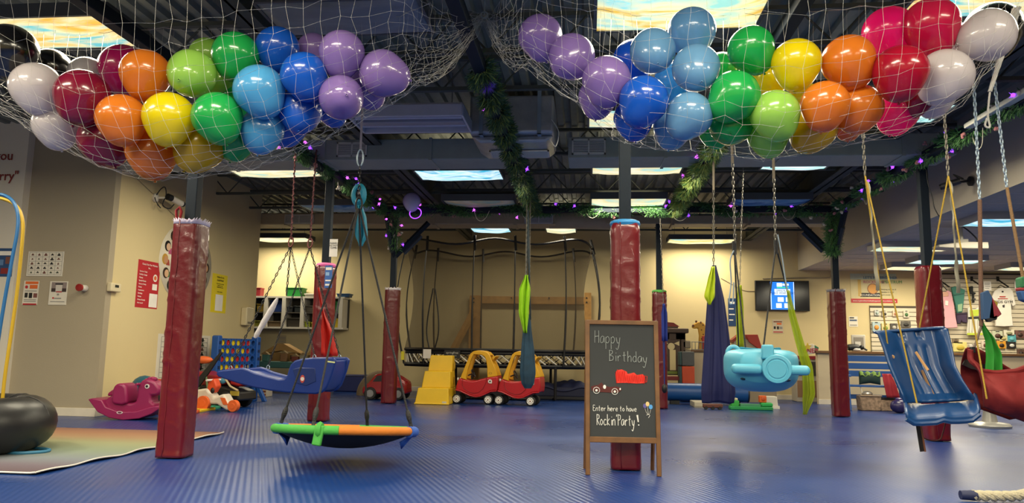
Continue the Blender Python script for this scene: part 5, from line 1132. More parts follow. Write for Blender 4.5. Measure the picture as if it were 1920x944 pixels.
for s in (-1, 1): q = CP([(122, 500)])[0]; MB().ball((q[0]+.005, s*.1, q[1]), (.02, .03, .03), 10).obj('headlight', M_WHEEL, t)
CY1 = 13.75; x1 = at(897, 750, CY1).x; x2 = at(977, 755, CY1-.1).x
t.location = (x1, CY1, 0); t.rotation_euler = (0, 0, R(-4))
dup(t, (x2, CY1-.12, 0), R(-9), 'red toddler car with yellow roof, right one, partly behind the dark teal pouch swing')
# red ride-on car behind the frayed post
t = thing('toy_car', 'red glossy ride-on car behind the frayed-top red post', 'toy car', (at(727, 700, 14.3).x, 14.3, 0))
MB().prism([(-.42, .1), (-.43, .22), (-.3, .33), (-.18, .48), (.1, .52), (.28, .42), (.42, .34), (.44, .12)], -.24, .24).obj('body', mat('#8e1218', .25, coat=.4), t, bevel=.04, seg=3); MB().prism([(-.22, .34), (-.14, .45), (.08, .49), (.2, .36)], -.245, .245).obj('window', M_BLK, t)
for x in (-.26, .28):
    for s in (-1, 1):
        w = MB().cyl((x, s*.18, .12), (x, s*.26, .12), .12, 20).obj('wheel', M_TYRE, t, bevel=.015); MB().cyl((x, s*.255, .12), (x, s*.268, .12), .07, 14).obj('hubcap', mat('#8a8a8c', .35, metal=.5), w)
t = thing('floor_cushion', 'brown rounded tunnel cushion behind the red ride-on car', 'cushion', (at(716, 700, 15.3).x, 15.3, 0)); MB().tube([(.42*math.cos(R(a)), 0, .42*math.sin(R(a))) for a in range(0, 181, 10)], .1, 10).obj('arch', mat('#6b5a44', .7), t)
# ================================================================ TRAMPOLINE
def net_mat(h, a):
    m = mat(h, .9, alpha=a, noise=.3, nscale=3); return m
M_TNET = net_mat('#463b2b', .42); M_ROD = mat('#0e0e10', .45); TY0, TY1 = 14.9, 16.9
tx0, tx1 = at(744, 655, TY0).x, at(1108, 655, TY0).x; txc = (tx0+tx1)/2; thw = (tx1-tx0)/2; tyc = (TY0+TY1)/2; thd = (TY1-TY0)/2
tr = thing('trampoline', 'big oval black trampoline with tall safety net along the back wall', 'trampoline', (txc, tyc, 0)); ZR = .97; ZT = 3.17
def oval(th, k=1.0, p=3.2): c, s = math.cos(th), math.sin(th); q = (abs(c)**p+abs(s)**p)**(-1/p); return c*q*thw*k, s*q*thd*k
MB().grid(lambda u, v: (*oval(2*PI*u, v*.96), ZR-.03), 60, 6, cu=True).obj('jump_mat', mat('#121215', .7), tr, solid=.01)
for zz, rr_, nm in ((ZR, .035, 'mat_edge'), (ZR-.3, .035, 'frame_rail')): MB().tube([(*oval(2*PI*i/80), zz) for i in range(80)], rr_, 8, 0, True).obj(nm, M_ROD, tr)
MB().grid(lambda u, v: (*oval(2*PI*u), ZR-.03-.06*v), 80, 2, cu=True).obj('edge_skirt', M_ROD, tr, solid=.012)
MB().grid(lambda u, v: (*oval(2*PI*u, 1.005), ZR-.27-.08*v), 80, 2, cu=True).obj('rail_skirt', M_ROD, tr, solid=.012)
nrod = 58; m = MB(); m2 = MB()
for i in range(nrod):
    a = 2*PI*i/nrod; b = 2*PI*(i+1.4)/nrod; c = 2*PI*(i-1.4)/nrod
    m.cyl((*oval(a, .985), ZR-.04), (*oval(b, .985), ZR-.28), .013, 5); m2.cyl((*oval(a, .97), ZR-.04), (*oval(c, .97), ZR-.28), .009, 5)
o = m.obj('support_rods', mat('#e8e4d8', .4), tr); o['kind'] = 'stuff'; o = m2.obj('support_rods', mat('#6a5a44', .4), tr); o['kind'] = 'stuff'
for a in (235, 258, 282, 305, 60, 120):
    x, y = oval(R(a)); MB().tube([(x, y, ZR-.3), (x, y, .03), (x*.97, y*.85, .03)], .03, 8).obj('leg', M_ROD, tr)
MB().tube([(-thw*.7, -thd*.97, .03), (thw*.35, -thd*.97, .03)], .03, 8).obj('foot_bar', M_ROD, tr); MB().tube([(thw*.05, -thd*.97, .27), (thw*.35, -thd*.97, .27), (thw*.37, -thd*.97, .5)], .028, 8).obj('foot_bar', M_ROD, tr)
def waist(v): return 1-.085*math.sin(PI*v)
def netf(u, v):
    th = 2*PI*u; x, y = oval(th, 1, 4); k = waist(v); zt = ZT+.06*math.cos(th*8)
    return (x*k*(1+.015*v), y*(1-.03*math.sin(PI*v)), ZR+(zt-ZR)*v)
MB().grid(netf, 96, 24, cu=True).obj('safety_net', M_TNET, tr, ang=180)
MB().tube([Vector(netf(i/96, 1)) for i in range(96)], .022, 6, 0, True).obj('net_cord', M_ROD, tr)
for th_ in (203, 232, 258, 282, 308, 338, 22, 48, 75, 105, 132, 158):
    th = R(th_); bow = .03+.09*max(0, abs(math.cos(th))-.6)/.4; pts = [Vector((*oval(th, 1.0+bow*math.sin(PI*v), 4), 0))*1+Vector((0, 0, ZR-.3+(ZT+.12-ZR+.3)*v)) for v in [i/10 for i in range(11)]]
    MB().tube(pts, [.021 if i < 5 else .014 for i in range(11)], 7).obj('net_pole', M_ROD, tr)
    MB().tube([pts[-1], pts[-2]+Vector((.02, -.03, -.05))], .03, 6, flat=.4).obj('pole_sleeve', M_ROD, tr)
for s in (-1, 1):   # doorway edge ropes on the front
    MB().tube(smoothpts([(-thw*.63+s*.02, -thd*.97, 2.2), (-thw*.63+s*.10, -thd*.98, 1.7), (-thw*.63+s*.12, -thd*.99, 1.3), (-thw*.63+s*.06, -thd*.99, 1.0)], 6), .014, 6).obj('door_edge', M_ROD, tr)
q = at(848, 660, TY0-.05); MB().bb((q.x-txc-.16, -thd-.06, ZR-.17), (q.x-txc+.16, -thd-.045, ZR-.01)).obj('brand_label', M_BLK, tr); text('springfree', .062, mat('#c4c2b8', .5), tr, 'lettering', (q.x-txc, -thd-.062, ZR-.08)); text('TRAMPOLINE', .03, mat('#a8a69c', .5), tr, 'lettering', (q.x-txc, -thd-.062, ZR-.13))
q = at(801, 658, TY0-.05); MB().bb((q.x-txc-.08, -thd-.06, ZR-.18), (q.x-txc+.08, -thd-.05, ZR)).obj('paper_tag', W_, tr); q = at(756, 668, TY0); MB().bb((q.x-txc-.03, -thd-.06, ZR-.22), (q.x-txc+.03, -thd-.03, ZR-.05)).obj('tag', mat('#c9c01e', .5), tr)
for (px, pw_, py, cc) in ((1050, 70, 740, '#1a2148'), (1075, 60, 712, '#222a55'), (905, 60, 742, '#262a3c')):
    pass
t = thing('folded_mat', 'crumpled navy mat folded under the right half of the trampoline', 'mat', (at(1055, 740, 15.7).x, 15.7, 0)); 
MB().grid(lambda u, v: ((u-.5)*1.15, (v-.5)*.7, .33+.04*math.sin(u*9+v*4)+.03*math.sin(u*23+2)*math.sin(v*9)-.12*abs(2*v-1)**3), 30, 14).obj('top_cloth', mat('#171e42', .7), t, solid=.02); MB().bb((-.57, -.33, .05), (.57, .33, .26)).obj('filling', mat('#141a38', .7), t, bevel=.04, seg=3); MB().bb((-.62, -.37, 0), (.62, .37, .07)).obj('base_pad', mat('#1a1b22', .7), t, bevel=.02)
t = thing('folded_mat', 'dark grey mat lying under the left half of the trampoline', 'mat', (at(900, 740, 16.0).x, 16.0, 0)); MB().bb((-1.0, -.35, 0), (.8, .35, .12)).obj('pad', mat('#24242c', .7), t, bevel=.03); MB().bb((-.9, -.3, .12), (.7, .3, .2)).obj('cover', mat('#5c5548', .7), t, bevel=.03)
# wooden climbing frame against the back wall
M_PLY = mat('#b98a48', .55, noise=.22, nscale=9); wy = Y_BACK-.1
def wpt(px, py): return at(px, py, wy)
wf = thing('climbing_wall', 'pale timber beam structure bolted to the back wall behind the trampoline net', 'wooden frame', (wpt(995, 700).x, wy, 0)); o = wf.location.copy()
a, b = wpt(884, 556), wpt(1105, 572); MB().bb((a.x, wy-.09, b.z), (b.x, wy, a.z)).obj('beam', M_PLY, wf, bevel=.006, rel=o)
for px0, px1, top in ((882, 898, 555), (1096, 1108, 550), (1120, 1126, 600)):
    a, b = wpt(px0, top), wpt(px1, 740); MB().bb((a.x, wy-.12, 0), (b.x, wy, a.z)).obj('post', M_PLY, wf, bevel=.006, rel=o)
a, b = wpt(888, 590), wpt(835, 655); MB().tube([Vector((a.x, wy-.2, a.z)), Vector((b.x, wy-.35, b.z-.5))], .08, 4, flat=.5).obj('diagonal_brace', M_PLY, wf, rel=o, smooth=False)
for px, py in ((890, 561), (890, 568), (1100, 560), (1100, 568), (1030, 560), (960, 560)): q = wpt(px, py); MB().cyl((q.x, wy-.1, q.z), (q.x, wy-.14, q.z), .018, 8).obj('bolt', M_BLK, wf, rel=o)
# ================================================================ LEFT WALLS: SIGNS AND FITTINGS
M_INK = mat('#8a2f2a', .6); M_SHEET = mat('#d9d3c4', .55); M_LGREY = mat('#b5b0a6', .6)
def wall_text(s, px_r, py, size):
    p = at(px_r, py, 9.37); t = thing('wall_lettering', 'red script lettering on the white wall at the far left, %s' % ('line ending in you' if s == 'you' else 'line below, ending in rry'), 'lettering', p, 0)
    text(s, size, M_INK, t, 'lettering', (0, 0, 0), 'RIGHT', bold=.002); return t
wall_text('you', 24, 300, .185); wall_text('worry"', 34, 338, .185)
GWY = 9.49
p0, p1 = at(-14, 519, 9.375), at(27, 466, 9.375)
poster('wall_poster', 'blue poster at the left edge on the white wall, below the red lettering', 'poster', ((p0.x+p1.x)/2, 9.375, (p0.z+p1.z)/2), 0, p1.x-p0.x, p1.z-p0.z, mat('#2a4a78', .5), rects=[(-.4, .25, .4, .4, W_), (.1, -.05, .45, .2, mat('#7a4a40', .6)), (-.1, -.4, .3, -.2, mat('#8a2c2c', .6)), (-.4, -.1, 0, .1, mat('#5f82ae', .5))])
MB_ = MB().bb((3.86, 6.3, ZB-.035), (3.945, 7.9, ZB+.015))
single(MB_, 'white_strip', 'white strip along the near part of the right garland beam', 'trunking', mat('#d6d2c6', .5), bevel=.006)  # plain white strip set on the side of the beam
def gpost(x0, y0, x1, y1, *a, **k):
    p0, p1 = at(x0, y1, GWY), at(x1, y0, GWY); return poster(a[0], a[1], a[2], ((p0.x+p1.x)/2, GWY, (p0.z+p1.z)/2), 0, p1.x-p0.x, p1.z-p0.z, *a[3:], **k)
rr = random.Random(5)
def icon_rects(nc, nr, x0, z0, x1, z1, seed, dots):
    r_ = random.Random(seed); out = []
    for i in range(nc+1): x = x0+(x1-x0)*i/nc; out.append((x-.004, z0, x+.004, z1, GRY))
    for j in range(nr+1): z = z0+(z1-z0)*j/nr; out.append((x0, z-.005, x1, z+.005, GRY))
    for i in range(nc):
        for j in range(nr):
            cx = x0+(x1-x0)*(i+.5)/nc; cz = z0+(z1-z0)*(j+.5)/nr; w = (x1-x0)/nc*r_.uniform(.1, .26); h = (z1-z0)/nr*r_.uniform(.1, .28)
            c_ = r_.choice([K, K, mat('#3a4a3a', .6), mat('#6a3a34', .6)])
            out.append((cx-w, cz-h, cx+w, cz, c_)); dots.append((cx, cz+h*.5, w*.5, c_))
    return out
d_ = []; rs = icon_rects(5, 5, -.46, -.44, .46, .46, 3, d_)
gpost(49, 472, 121, 518, 'picture_chart', 'white chart of small picture squares on the grey left wall', 'chart', M_SHEET, rects=rs, discs=d_)
gpost(41, 527, 74, 572, 'flyer', 'white flyer with orange headings at left on the grey wall', 'flyer', M_SHEET, rects=[(-.4, .36, .45, .47, ORG), (-.1, .17, .42, .33, ORG), (-.45, -.5, .45, -.44, RED), (-.38, -.2, -.18, 0, K), (-.1, -.22, .12, .0, K), (.2, -.2, .45, -.02, mat('#7a4a44', .6)), (-.4, .06, .4, .09, GRY), (-.4, -.3, .4, -.27, GRY), (-.4, -.37, .4, -.34, GRY)], discs=[(-.3, .24, .1, RED)])
gpost(90, 528, 128, 572, 'flyer', 'white flyer with a photo of a room, right one on the grey wall', 'flyer', M_SHEET, rects=[(-.4, .05, .44, .46, mat('#8a7c78', .6)), (-.4, .05, -.16, .2, mat('#3a2c2a', .6)), (.2, .05, .44, .2, mat('#3a2c2a', .6)), (-.16, .08, .2, .34, mat('#c9c2b8', .6)), (-.2, .36, .24, .41, K), (-.12, .03, .2, .07, RED), (-.06, -.1, .06, -.02, GRY), (-.3, -.24, -.2, -.18, RED), (-.18, -.25, .2, -.2, GRY), (-.4, -.38, .4, -.35, GRY)])
p = at(160, 541, GWY); t = thing('alarm_light', 'small red and white round fire alarm light on the grey wall', 'alarm', p); Mx = Matrix.Rotation(PI/2, 4, 'X')
MB().lathe([(.045, 0), (.045, .03), (.035, .1)], 20, M=Mx).obj('housing', mat('#d8d4cc', .4), t); MB().lathe([(.046, .1), (.05, .115), (.048, .135), (.0, .14)], 20, M=Mx).obj('red_lens', mat('#8c1a1a', .35), t)
LXW = X_LEFT+.001
def lpost(px0, py0, px1, py1, *a, **k):
    """on the left wall: px0 = near edge; heights measured at the near edge"""
    p0, p1 = atx(px0, py0, LXW), atx(px0, py1, LXW); y1 = atx(px1, (py0+py1)/2, LXW).y; return poster(a[0], a[1], a[2], (LXW, (p0.y+y1)/2, (p0.z+p1.z)/2), PI/2, abs(y1-p0.y), abs(p0.z-p1.z), *a[3:], **k)
tx_ = [('Check Out Our Website', 0, .4, .055, W_, 'CENTER'), ('for...', 0, .33, .055, W_, 'CENTER')]
for i, s in enumerate(('Summer Camp', 'Holiday Camps', 'Classes', 'Special Events', 'Sensory Friday', 'Events', 'Fundraisers', 'Birthday', 'Parties', 'Private Rentals', 'And more!')): tx_.append((s, -.44, .245-.066*i, .045, W_, 'LEFT'))
lpost(260, 486, 298, 577, 'wall_poster', 'red poster with white writing on the beige left wall', 'poster', RED, texts=tx_, rects=[(.1, -.47, .47, -.18, W_), (.2, -.1, .42, .03, W_)], discs=[(.3, .16, .1, W_), (.3, .16, .06, ORG)])
lpost(399, 512, 425, 586, 'wall_poster', 'yellow poster with black writing, right of the red post, left wall', 'poster', YLW, rects=[(-.22, -.45, .27, -.03, W_)],
      texts=[('Follow Us On', 0, .4, .065, K, 'CENTER'), ('Social Media!', 0, .32, .065, K, 'CENTER'), ('Stay up to date on everything', 0, .24, .032, K, 'CENTER'), ('happening at our gym', 0, .195, .032, K, 'CENTER'), ('including classes & events', 0, .15, .032, K, 'CENTER'), ('SCAN TO FOLLOW', 0, .03, .03, K, 'CENTER')])
d_ = []; rs = icon_rects(4, 8, -.44, -.44, .44, .44, 9, d_)
lpost(297, 626, 392, 714, 'picture_chart', 'white board of small pictures low on the left wall behind the red post', 'chart', M_SHEET, rects=rs, discs=d_)
# round decal of children's heads behind the left post
dcn = thing('wall_decal', 'round white decal ringed by cartoon children, half hidden behind the left red post', 'decal', (LXW, atx(350, 495, LXW).y, atx(350, 495, LXW).z), PI/2)
rz_ = abs(atx(350, 420, LXW).z-atx(350, 565, LXW).z)/2; ry_ = abs(atx(306, 495, LXW).y-atx(397, 495, LXW).y)/2
m = MB(); m.disc(0, 0, rz_*1.04, -.002, 0, 40, ry_/rz_*1.04); m.obj('backing', [mat('#d5cdb8', .6)], dcn, solid=.003)
hc = ['#2a1c14', '#15110f', '#c79a3c', '#3a2416', '#101010', '#6a4426']; sc2 = ['#c9946a', '#e0b48c', '#8a5a3a', '#e6bf9c']
for i in range(16):
    a = 2*PI*i/16; cx, cz = math.cos(a)*ry_*.86, math.sin(a)*rz_*.88; m = MB()
    m.disc(cx, cz, .085, -.006, 0, 16).disc(cx*.97, cz*.985-.01, .06, -.009, 1, 16).prism([(cx*.86-.05, cz*.86-.09), (cx*.86+.05, cz*.86-.09), (cx*.88+.035, cz*.88), (cx*.88-.035, cz*.88)], -.006, -.003, 2)
    m.obj('child_figure', [mat(hc[i % 6], .6), mat(sc2[i % 4], .6), mat(['#b04a3a', '#3f7a4a', '#3f6fa0', '#c05a80'][i % 4], .6)], dcn, smooth=False)
m = MB(); m.disc(0, 0, rz_*.6, -.004, 0, 30, ry_/rz_); m.obj('globe', [mat('#4f8a9a', .6)], dcn)
p = atx(205, 539, LXW); t = thing('thermostat', 'cream box thermostat on the beige left wall by the corner', 'thermostat', (LXW, p.y+.05, p.z), PI/2)
MB().bb((-.11, -.07, -.06), (.11, 0, .06)).obj('case', mat('#d2c6a4', .5), t, bevel=.015, seg=3); MB().bb((-.03, -.073, 0), (.05, -.069, .035)).obj('display', mat('#25281f', .4), t)
p = atx(458, 594, LXW); t = thing('paper_dispenser', 'cream dispenser box at the far end of the left wall', 'dispenser', (LXW, p.y, p.z), PI/2); MB().bb((-.15, -.12, -.17), (.15, 0, .17)).obj('case', mat('#d4c7a2', .5), t, bevel=.02, seg=3); MB().bb((-.1, -.124, -.14), (.1, -.118, -.1)).obj('slot', mat('#7c7462', .5), t)
p = atx(290, 371, LXW); t = thing('security_camera', 'white wired security camera on the beige left wall beside the red post', 'camera', (LXW, p.y, p.z), PI/2)
MB().lathe([(.07, 0), (.07, .03), (.03, .05)], 18, M=Matrix.Rotation(PI/2, 4, 'X')).obj('base', M_SHEET, t); MB().tube([(0, -.04, 0), (.05, -.16, .01), (.1, -.2, 0)], .016, 8).obj('arm', M_SHEET, t)
MB().cyl((.05, -.2, .02), (.33, -.25, -.03), .045, 16).obj('body', M_SHEET, t, bevel=.006); MB().cyl((.32, -.249, -.028), (.36, -.256, -.035), .04, 16).obj('lens', M_BLK, t); MB().cyl((.02, -.19, .02), (.1, -.21, .01), .05, 12).obj('clamp', M_BLK, t)
MB().tube(smoothpts([(-.02, -.03, .02), (-.03, -.1, .12), (.0, -.15, .16), (.03, -.16, .05), (.06, -.1, -.1), (.14, -.16, -.14), (.2, -.2, -.06)], 5), .008, 6).tube(smoothpts([(-.05, -.03, 0), (-.08, -.08, -.08), (-.02, -.12, -.16), (.02, -.04, -.1)], 5), .007, 6).obj('cable', M_BLK, t)
MB().tube([(-.02, -.01, .03), (-.8, -.01, .28), (-1.5, -.01, .52)], .004, 5).tube([(.1, -.01, -.03), (.9, -.01, -.28)], .004, 5).obj('wire', mat('#8d8268', .6), t)
# ================================================================ WALL CUBBY SHELF
SY = Y_BACK-.42; M_CUB = mat('#cfc9bb', .5); a0, a1 = at(462, 617, SY), at(641, 560, SY); zb_, zt_ = at(560, 617, SY).z, at(560, 557, SY).z
x0, x1 = at(440, 600, SY).x, at(644, 600, SY).x
cb = thing('cubby_shelf', 'white wall-mounted cubby shelf with dark compartments at the back left', 'shelf', ((x0+x1)/2, SY, zb_)); o = cb.location.copy()
MB().bb((x0, SY+.38, zb_), (x1, SY+.41, zt_)).obj('back_panel', mat('#35322c', .7), cb, rel=o); divs = [440, 463, 497, 531, 566, 600, 636, 644]
for nm, z in (('bottom_board', zb_), ('top_board', zt_-.03)): MB().bb((x0, SY, z), (x1, SY+.4, z+.04)).obj(nm, M_CUB, cb, rel=o)
for px in (463, 497, 531, 566, 601, 638): q = at(px, 590, SY).x; MB().bb((q-.045, SY, zb_+.04), (q+.045, SY+.4, zt_-.03)).obj('divider', M_CUB, cb, rel=o)
zm_ = (zb_+zt_)/2; MB().bb((x0, SY+.03, zm_-.01), (x1-.1, SY+.38, zm_+.01)).obj('middle_shelf', mat('#57524a', .6), cb, rel=o)
def bin_(px0, px1, z, h, cc, lb, nm='storage_bin', cat='bin', y=SY+.06, lid=None, d=.26):
    xa_, xb_ = at(px0, 590, SY).x, at(px1, 590, SY).x; t = thing(nm, lb, cat, ((xa_+xb_)/2, y+d/2, z)); w = xb_-xa_
    MB().prism([(-w*.44, 0), (w*.44, 0), (w*.5, h), (-w*.5, h)], -d/2, d/2).obj('body', mat(cc, .5), t, bevel=.012)
    MB().bb((-w*.53, -d*.54, h-.012), (w*.53, d*.54, h+.012)).obj('lid' if lid else 'rim', mat(lid or cc, .5), t, bevel=.006); return t
zl, zu = zb_+.04, zm_+.01
for args in [(466, 475, zu, .2, '#2a6a7c', 'teal bin in the upper left cubby'), (478, 494, zu, .18, '#9a7d2a', 'mustard bin in the upper left cubby beside the teal one'), (470, 492, zl, .13, '#6d6a20', 'olive bag-like bin in the lower left cubby'),
             (503, 527, zu, .27, '#16306a', 'navy bin with blue top in the second cubby'), (501, 528, zl, .12, '#5a4a34', 'low brown tray in the second cubby, lower level'),
             (535, 546, zu, .12, '#26292c', 'dark box with pale lid in the third cubby'), (549, 561, zu, .14, '#1f2628', 'second dark box in the third cubby'), (538, 562, zl, .2, '#2f2a22', 'row of dark books box low in the third cubby'),
             (570, 590, zu, .15, '#4a453c', 'dull grey box in the fourth cubby'), (570, 580, zl, .12, '#8f9a28', 'yellow-green tub low in the fourth cubby'), (583, 592, zl, .1, '#a89a30', 'pale yellow tub low in the fourth cubby'),
             (626, 634, zu, .26, '#1f7a3c', 'green bin in the right end cubby'), (624, 635, zl, .2, '#b09a14', 'yellow bin low in the right end cubby')]: bin_(*args)
zt2 = zt_+.01
bin_(473, 484, zt2, .19, '#8f2a30', 'red tub standing on top of the cubby shelf at left', d=.2)
bin_(532, 562, zt2, .2, '#1e7d30', 'bright green basket on top of the cubby shelf', d=.3); bin_(567, 590, zt2, .06, '#8a877c', 'flat pale tray on top of the cubby shelf', lid='#c9c6ba'); bin_(628, 652, zt2, .07, '#1f4a74', 'flat blue box on the right end of the cubby shelf')
p = at(529, 637, Y_BACK-.005); poster('paper_notice', 'small faint paper notice on the wall under the cubby shelf', 'notice', p, 0, .2, .2, mat('#b5a584', .7), rects=[(-.4, .2, .4, .26, GRY), (-.4, .05, .4, .1, GRY), (-.3, -.25, .3, -.2, GRY)])
# toy train table
t = thing('train_table', 'low teal play table with wooden train buildings, under the cubby shelf', 'table', (at(545, 700, 15.8).x, 15.8, 0)); o = t.location
MB().bb((-.8, -.35, .52), (.8, .35, .66)).obj('table_top', mat('#35605c', .6), t, bevel=.02)
for sx_ in (-.74, .74):
    for sy in (-.3, .3): MB().bb((sx_-.05, sy-.05, 0), (sx_+.05, sy+.05, .52)).obj('leg', mat('#2c4644', .6), t)
M_TAN = mat('#8a6a3c', .6, noise=.15)
for nm, x, w, h, lb in (('toy_house', -.2, .9, .38, 'tan wooden toy house with a long sloped roof on the train table'), ('toy_house', .5, .35, .26, 'small wooden toy house at the right of the train table')):
    q = thing(nm, lb, 'toy', (o.x+x, 15.85, .66)); MB().bb((-w*.4, -.12, 0), (w*.4, .12, h*.5)).obj('wall', M_TAN, q); MB().prism([(-w/2, h*.4), (-w*.1, h), (w*.05, h), (w/2, h*.45), (0, h*.6)], -.16, .16).obj('roof', mat('#9c7a48', .6, noise=.15), q)
    for k in (-.25, 0, .25): MB().bb((w*k-.03, -.126, .04), (w*k+.03, -.118, h*.35)).obj('window', mat('#4a2c1c', .6), q)
rr = random.Random(8)
for i, (x, c_, nm) in enumerate(((-.65, '#6a4a2a', 'brown'), (-.45, '#3f6d66', 'teal'), (-.05, '#7a5a3a', 'tan'), (.2, '#6a2f22', 'rust'), (.38, '#8a8470', 'grey'), (.68, '#3a5a4c', 'green'))):
    q = thing('toy_block', nm+' wooden toy block at the front edge of the train table', 'toy', (o.x+x, 15.52, .66)); MB().bb((-.07, -.05, 0), (.07, .05, .11+.03*(i % 3))).obj('block', mat(c_, .6), q, bevel=.01); MB().prism([(-.08, .11+.03*(i % 3)), (.08, .11+.03*(i % 3)), (0, .17+.03*(i % 3))], -.05, .05).obj('peak', mat('#7d6a48', .6), q)
t = thing('foam_bench', 'navy blue foam bench by the back wall at left', 'bench', (at(660, 715, 16.7).x, 16.7, 0)); MB().bb((-.34, -.3, 0), (.34, .3, .37)).obj('cushion', mat('#13205a', .6), t, bevel=.03, seg=3); MB().bb((-.345, -.305, .34), (.345, .305, .36)).obj('piping', mat('#0c1438', .6), t)
t = thing('foam_box', 'white and rust patterned box on the floor right of the giant disc game', 'box', (at(497, 735, 14.3).x, 14.3, 0)); MB().bb((-.1, -.12, .0), (.1, .12, .2)).obj('carton', mat('#c9bfae', .6), t, bevel=.008)
for z in (.04, .1, .16): MB().bb((-.07, -.126, z-.018), (.07, -.118, z+.018)).obj('print_patch', mat('#7d3a24', .6), t)
# ================================================================ BACK RIGHT: PLAYHOUSE, FOAM, BOLSTER, DOLLHOUSE
PY2 = 16.3; hx = at(1259, 700, PY2).x; M_BRN = mat('#4a382c', .6, noise=.1)
t = thing('playhouse', 'brown plastic playhouse with round window behind the blue bolster', 'playhouse', (hx, PY2, 0)); hW = at(1286, 640, PY2).x-at(1232, 640, PY2).x; zt3 = at(1260, 625, PY2).z
wl = MB(); h0 = .52
wl.bb((-hW/2, 0, h0), (hW/2, .05, h0+.1)); wl.bb((-hW/2, 0, zt3-.14), (hW/2, .05, zt3))
for x in (-hW/2, -.03-hW*.2, hW*.16, hW/2-.12): wl.bb((x, 0, h0), (x+.12, .05, zt3))
wl.bb((-hW*.25, .005, 1.05), (hW*.25, .045, zt3)); wl.obj('front_wall', M_BRN, t, bevel=.008)
MB().bb((-hW*.6, -.08, zt3), (hW*.6, .5, zt3+.1)).bb((-hW*.75, 0, zt3+.08), (hW*.25, .4, zt3+.16)).obj('cornice', M_BRN, t, bevel=.02); MB().prism([(-hW*.5, zt3+.14), (hW*.3, zt3+.14), (hW*.1, zt3+.22), (-hW*.3, zt3+.24)], 0, .4).obj('roof', mat('#7a2218', .5), t)
MB().cyl((0, -.01, 1.12), (0, .006, 1.12), .075, 18).obj('round_window', M_BEIGE, t)
for s in (-1, 1): MB().prism([(s*.06, zt3-.22), (s*.17, zt3-.17), (s*.17, zt3-.27)], -.004, .006).obj('arrow_window', M_BEIGE, t)
MB().bb((-hW/2, -.05, .0), (-hW/2+.08, .05, h0)).bb((hW/2-.08, -.05, 0), (hW/2, .05, h0)).obj('leg', M_BRN, t)
MB().bb((-.12, -.03, h0+.02), (.12, .01, h0+.08)).obj('letter_flap', mat('#6a7a2a', .5), t)
t = thing('toy_bench', 'dark red bench legs under the brown playhouse', 'bench', (hx-.1, PY2-.3, 0)); MB().bb((-.35, -.12, .42), (.4, .12, .5)).obj('seat', mat('#701a18', .5), t, bevel=.01); MB().bb((-.33, -.1, 0), (-.25, .1, .42)).bb((.28, -.1, 0), (.36, .1, .42)).obj('leg', mat('#701a18', .5), t)
t = thing('column_toy', 'grey plastic stone-pattern pillar beside the brown playhouse', 'toy', (at(1288, 700, PY2).x, PY2+.1, 0))
for k in range(7): MB().bb((-.09, -.1, .18*k), (.09, .1, .18*k+.17)).obj('stone_block', mat('#7d7260', .7), t, bevel=.03, seg=3)
FY = 15.9
for (x0, x1, z0, z1, cc, lb) in ((1277, 1300, .72, 1.02, '#4c4c4c', 'grey foam block topmost of the stack right of the playhouse'), (1277, 1300, .35, .72, '#b8421e', 'orange foam block under the grey one'), (1277, 1300, 0.0, .35, '#171c3c', 'dark navy foam block at the bottom of the stack')):
    a, b = at(x0, 700, FY).x, at(x1, 700, FY).x; t = thing('foam_block', lb, 'foam block', ((a+b)/2, FY, z0)); w = b-a; MB().bb((-w/2, -.2, 0.004), (w/2, .2, z1-z0-.004)).obj('cube', mat(cc, .6), t, bevel=.02, seg=3); MB().bb((-w/2-.045, -.18, .01), (-w/2+.002, .2, z1-z0-.01)).obj('side_cover', mat('#2f4a4a' if z0 > .3 else cc, .6), t, bevel=.015)
t = thing('gym_mat', 'teal foam mat standing on edge just right of the chalkboard', 'panel', (at(1234, 700, 14.0).x, 14.0, 0)); MB().prism([(-.1, .0), (.06, 0), (.05, .6), (0, .8), (-.1, .8)], -.04, .04).obj('panel', mat('#2a8a74', .5), t, bevel=.015); MB().bb((-.1, -.045, .1), (.04, -.038, .14)).obj('seam', mat('#1f6a58', .5), t)
BY = 15.0; a, b = at(1240, 724, BY), at(1402, 726, BY); rB = .17
t = thing('bolster_swing', 'long blue vinyl bolster lying low behind the navy fabric swing', 'bolster', ((a.x+b.x)/2, BY, .06)); w = (b.x-a.x)/2
MB().tube([(-w, 0, rB), (-w+.02, 0, rB), (w-.02, 0, rB), (w, 0, rB)], [rB*.9, rB, rB, rB*.9], 28).obj('cylinder', mat('#164a8a', .4, bump=.1, bscale=8), t)
for s in (-1, 1): MB().tube([(s*w*.97, 0, rB), (s*w*.97+.03, 0, rB)], rB*1.02, 24).obj('end_band', mat('#1a2230', .5), t)
MB().bb((-w*.8, -.12, -.06), (-w*.6, .12, .01)).bb((w*.6, -.12, -.06), (w*.8, .12, .01)).obj('foot', M_BLK, t)
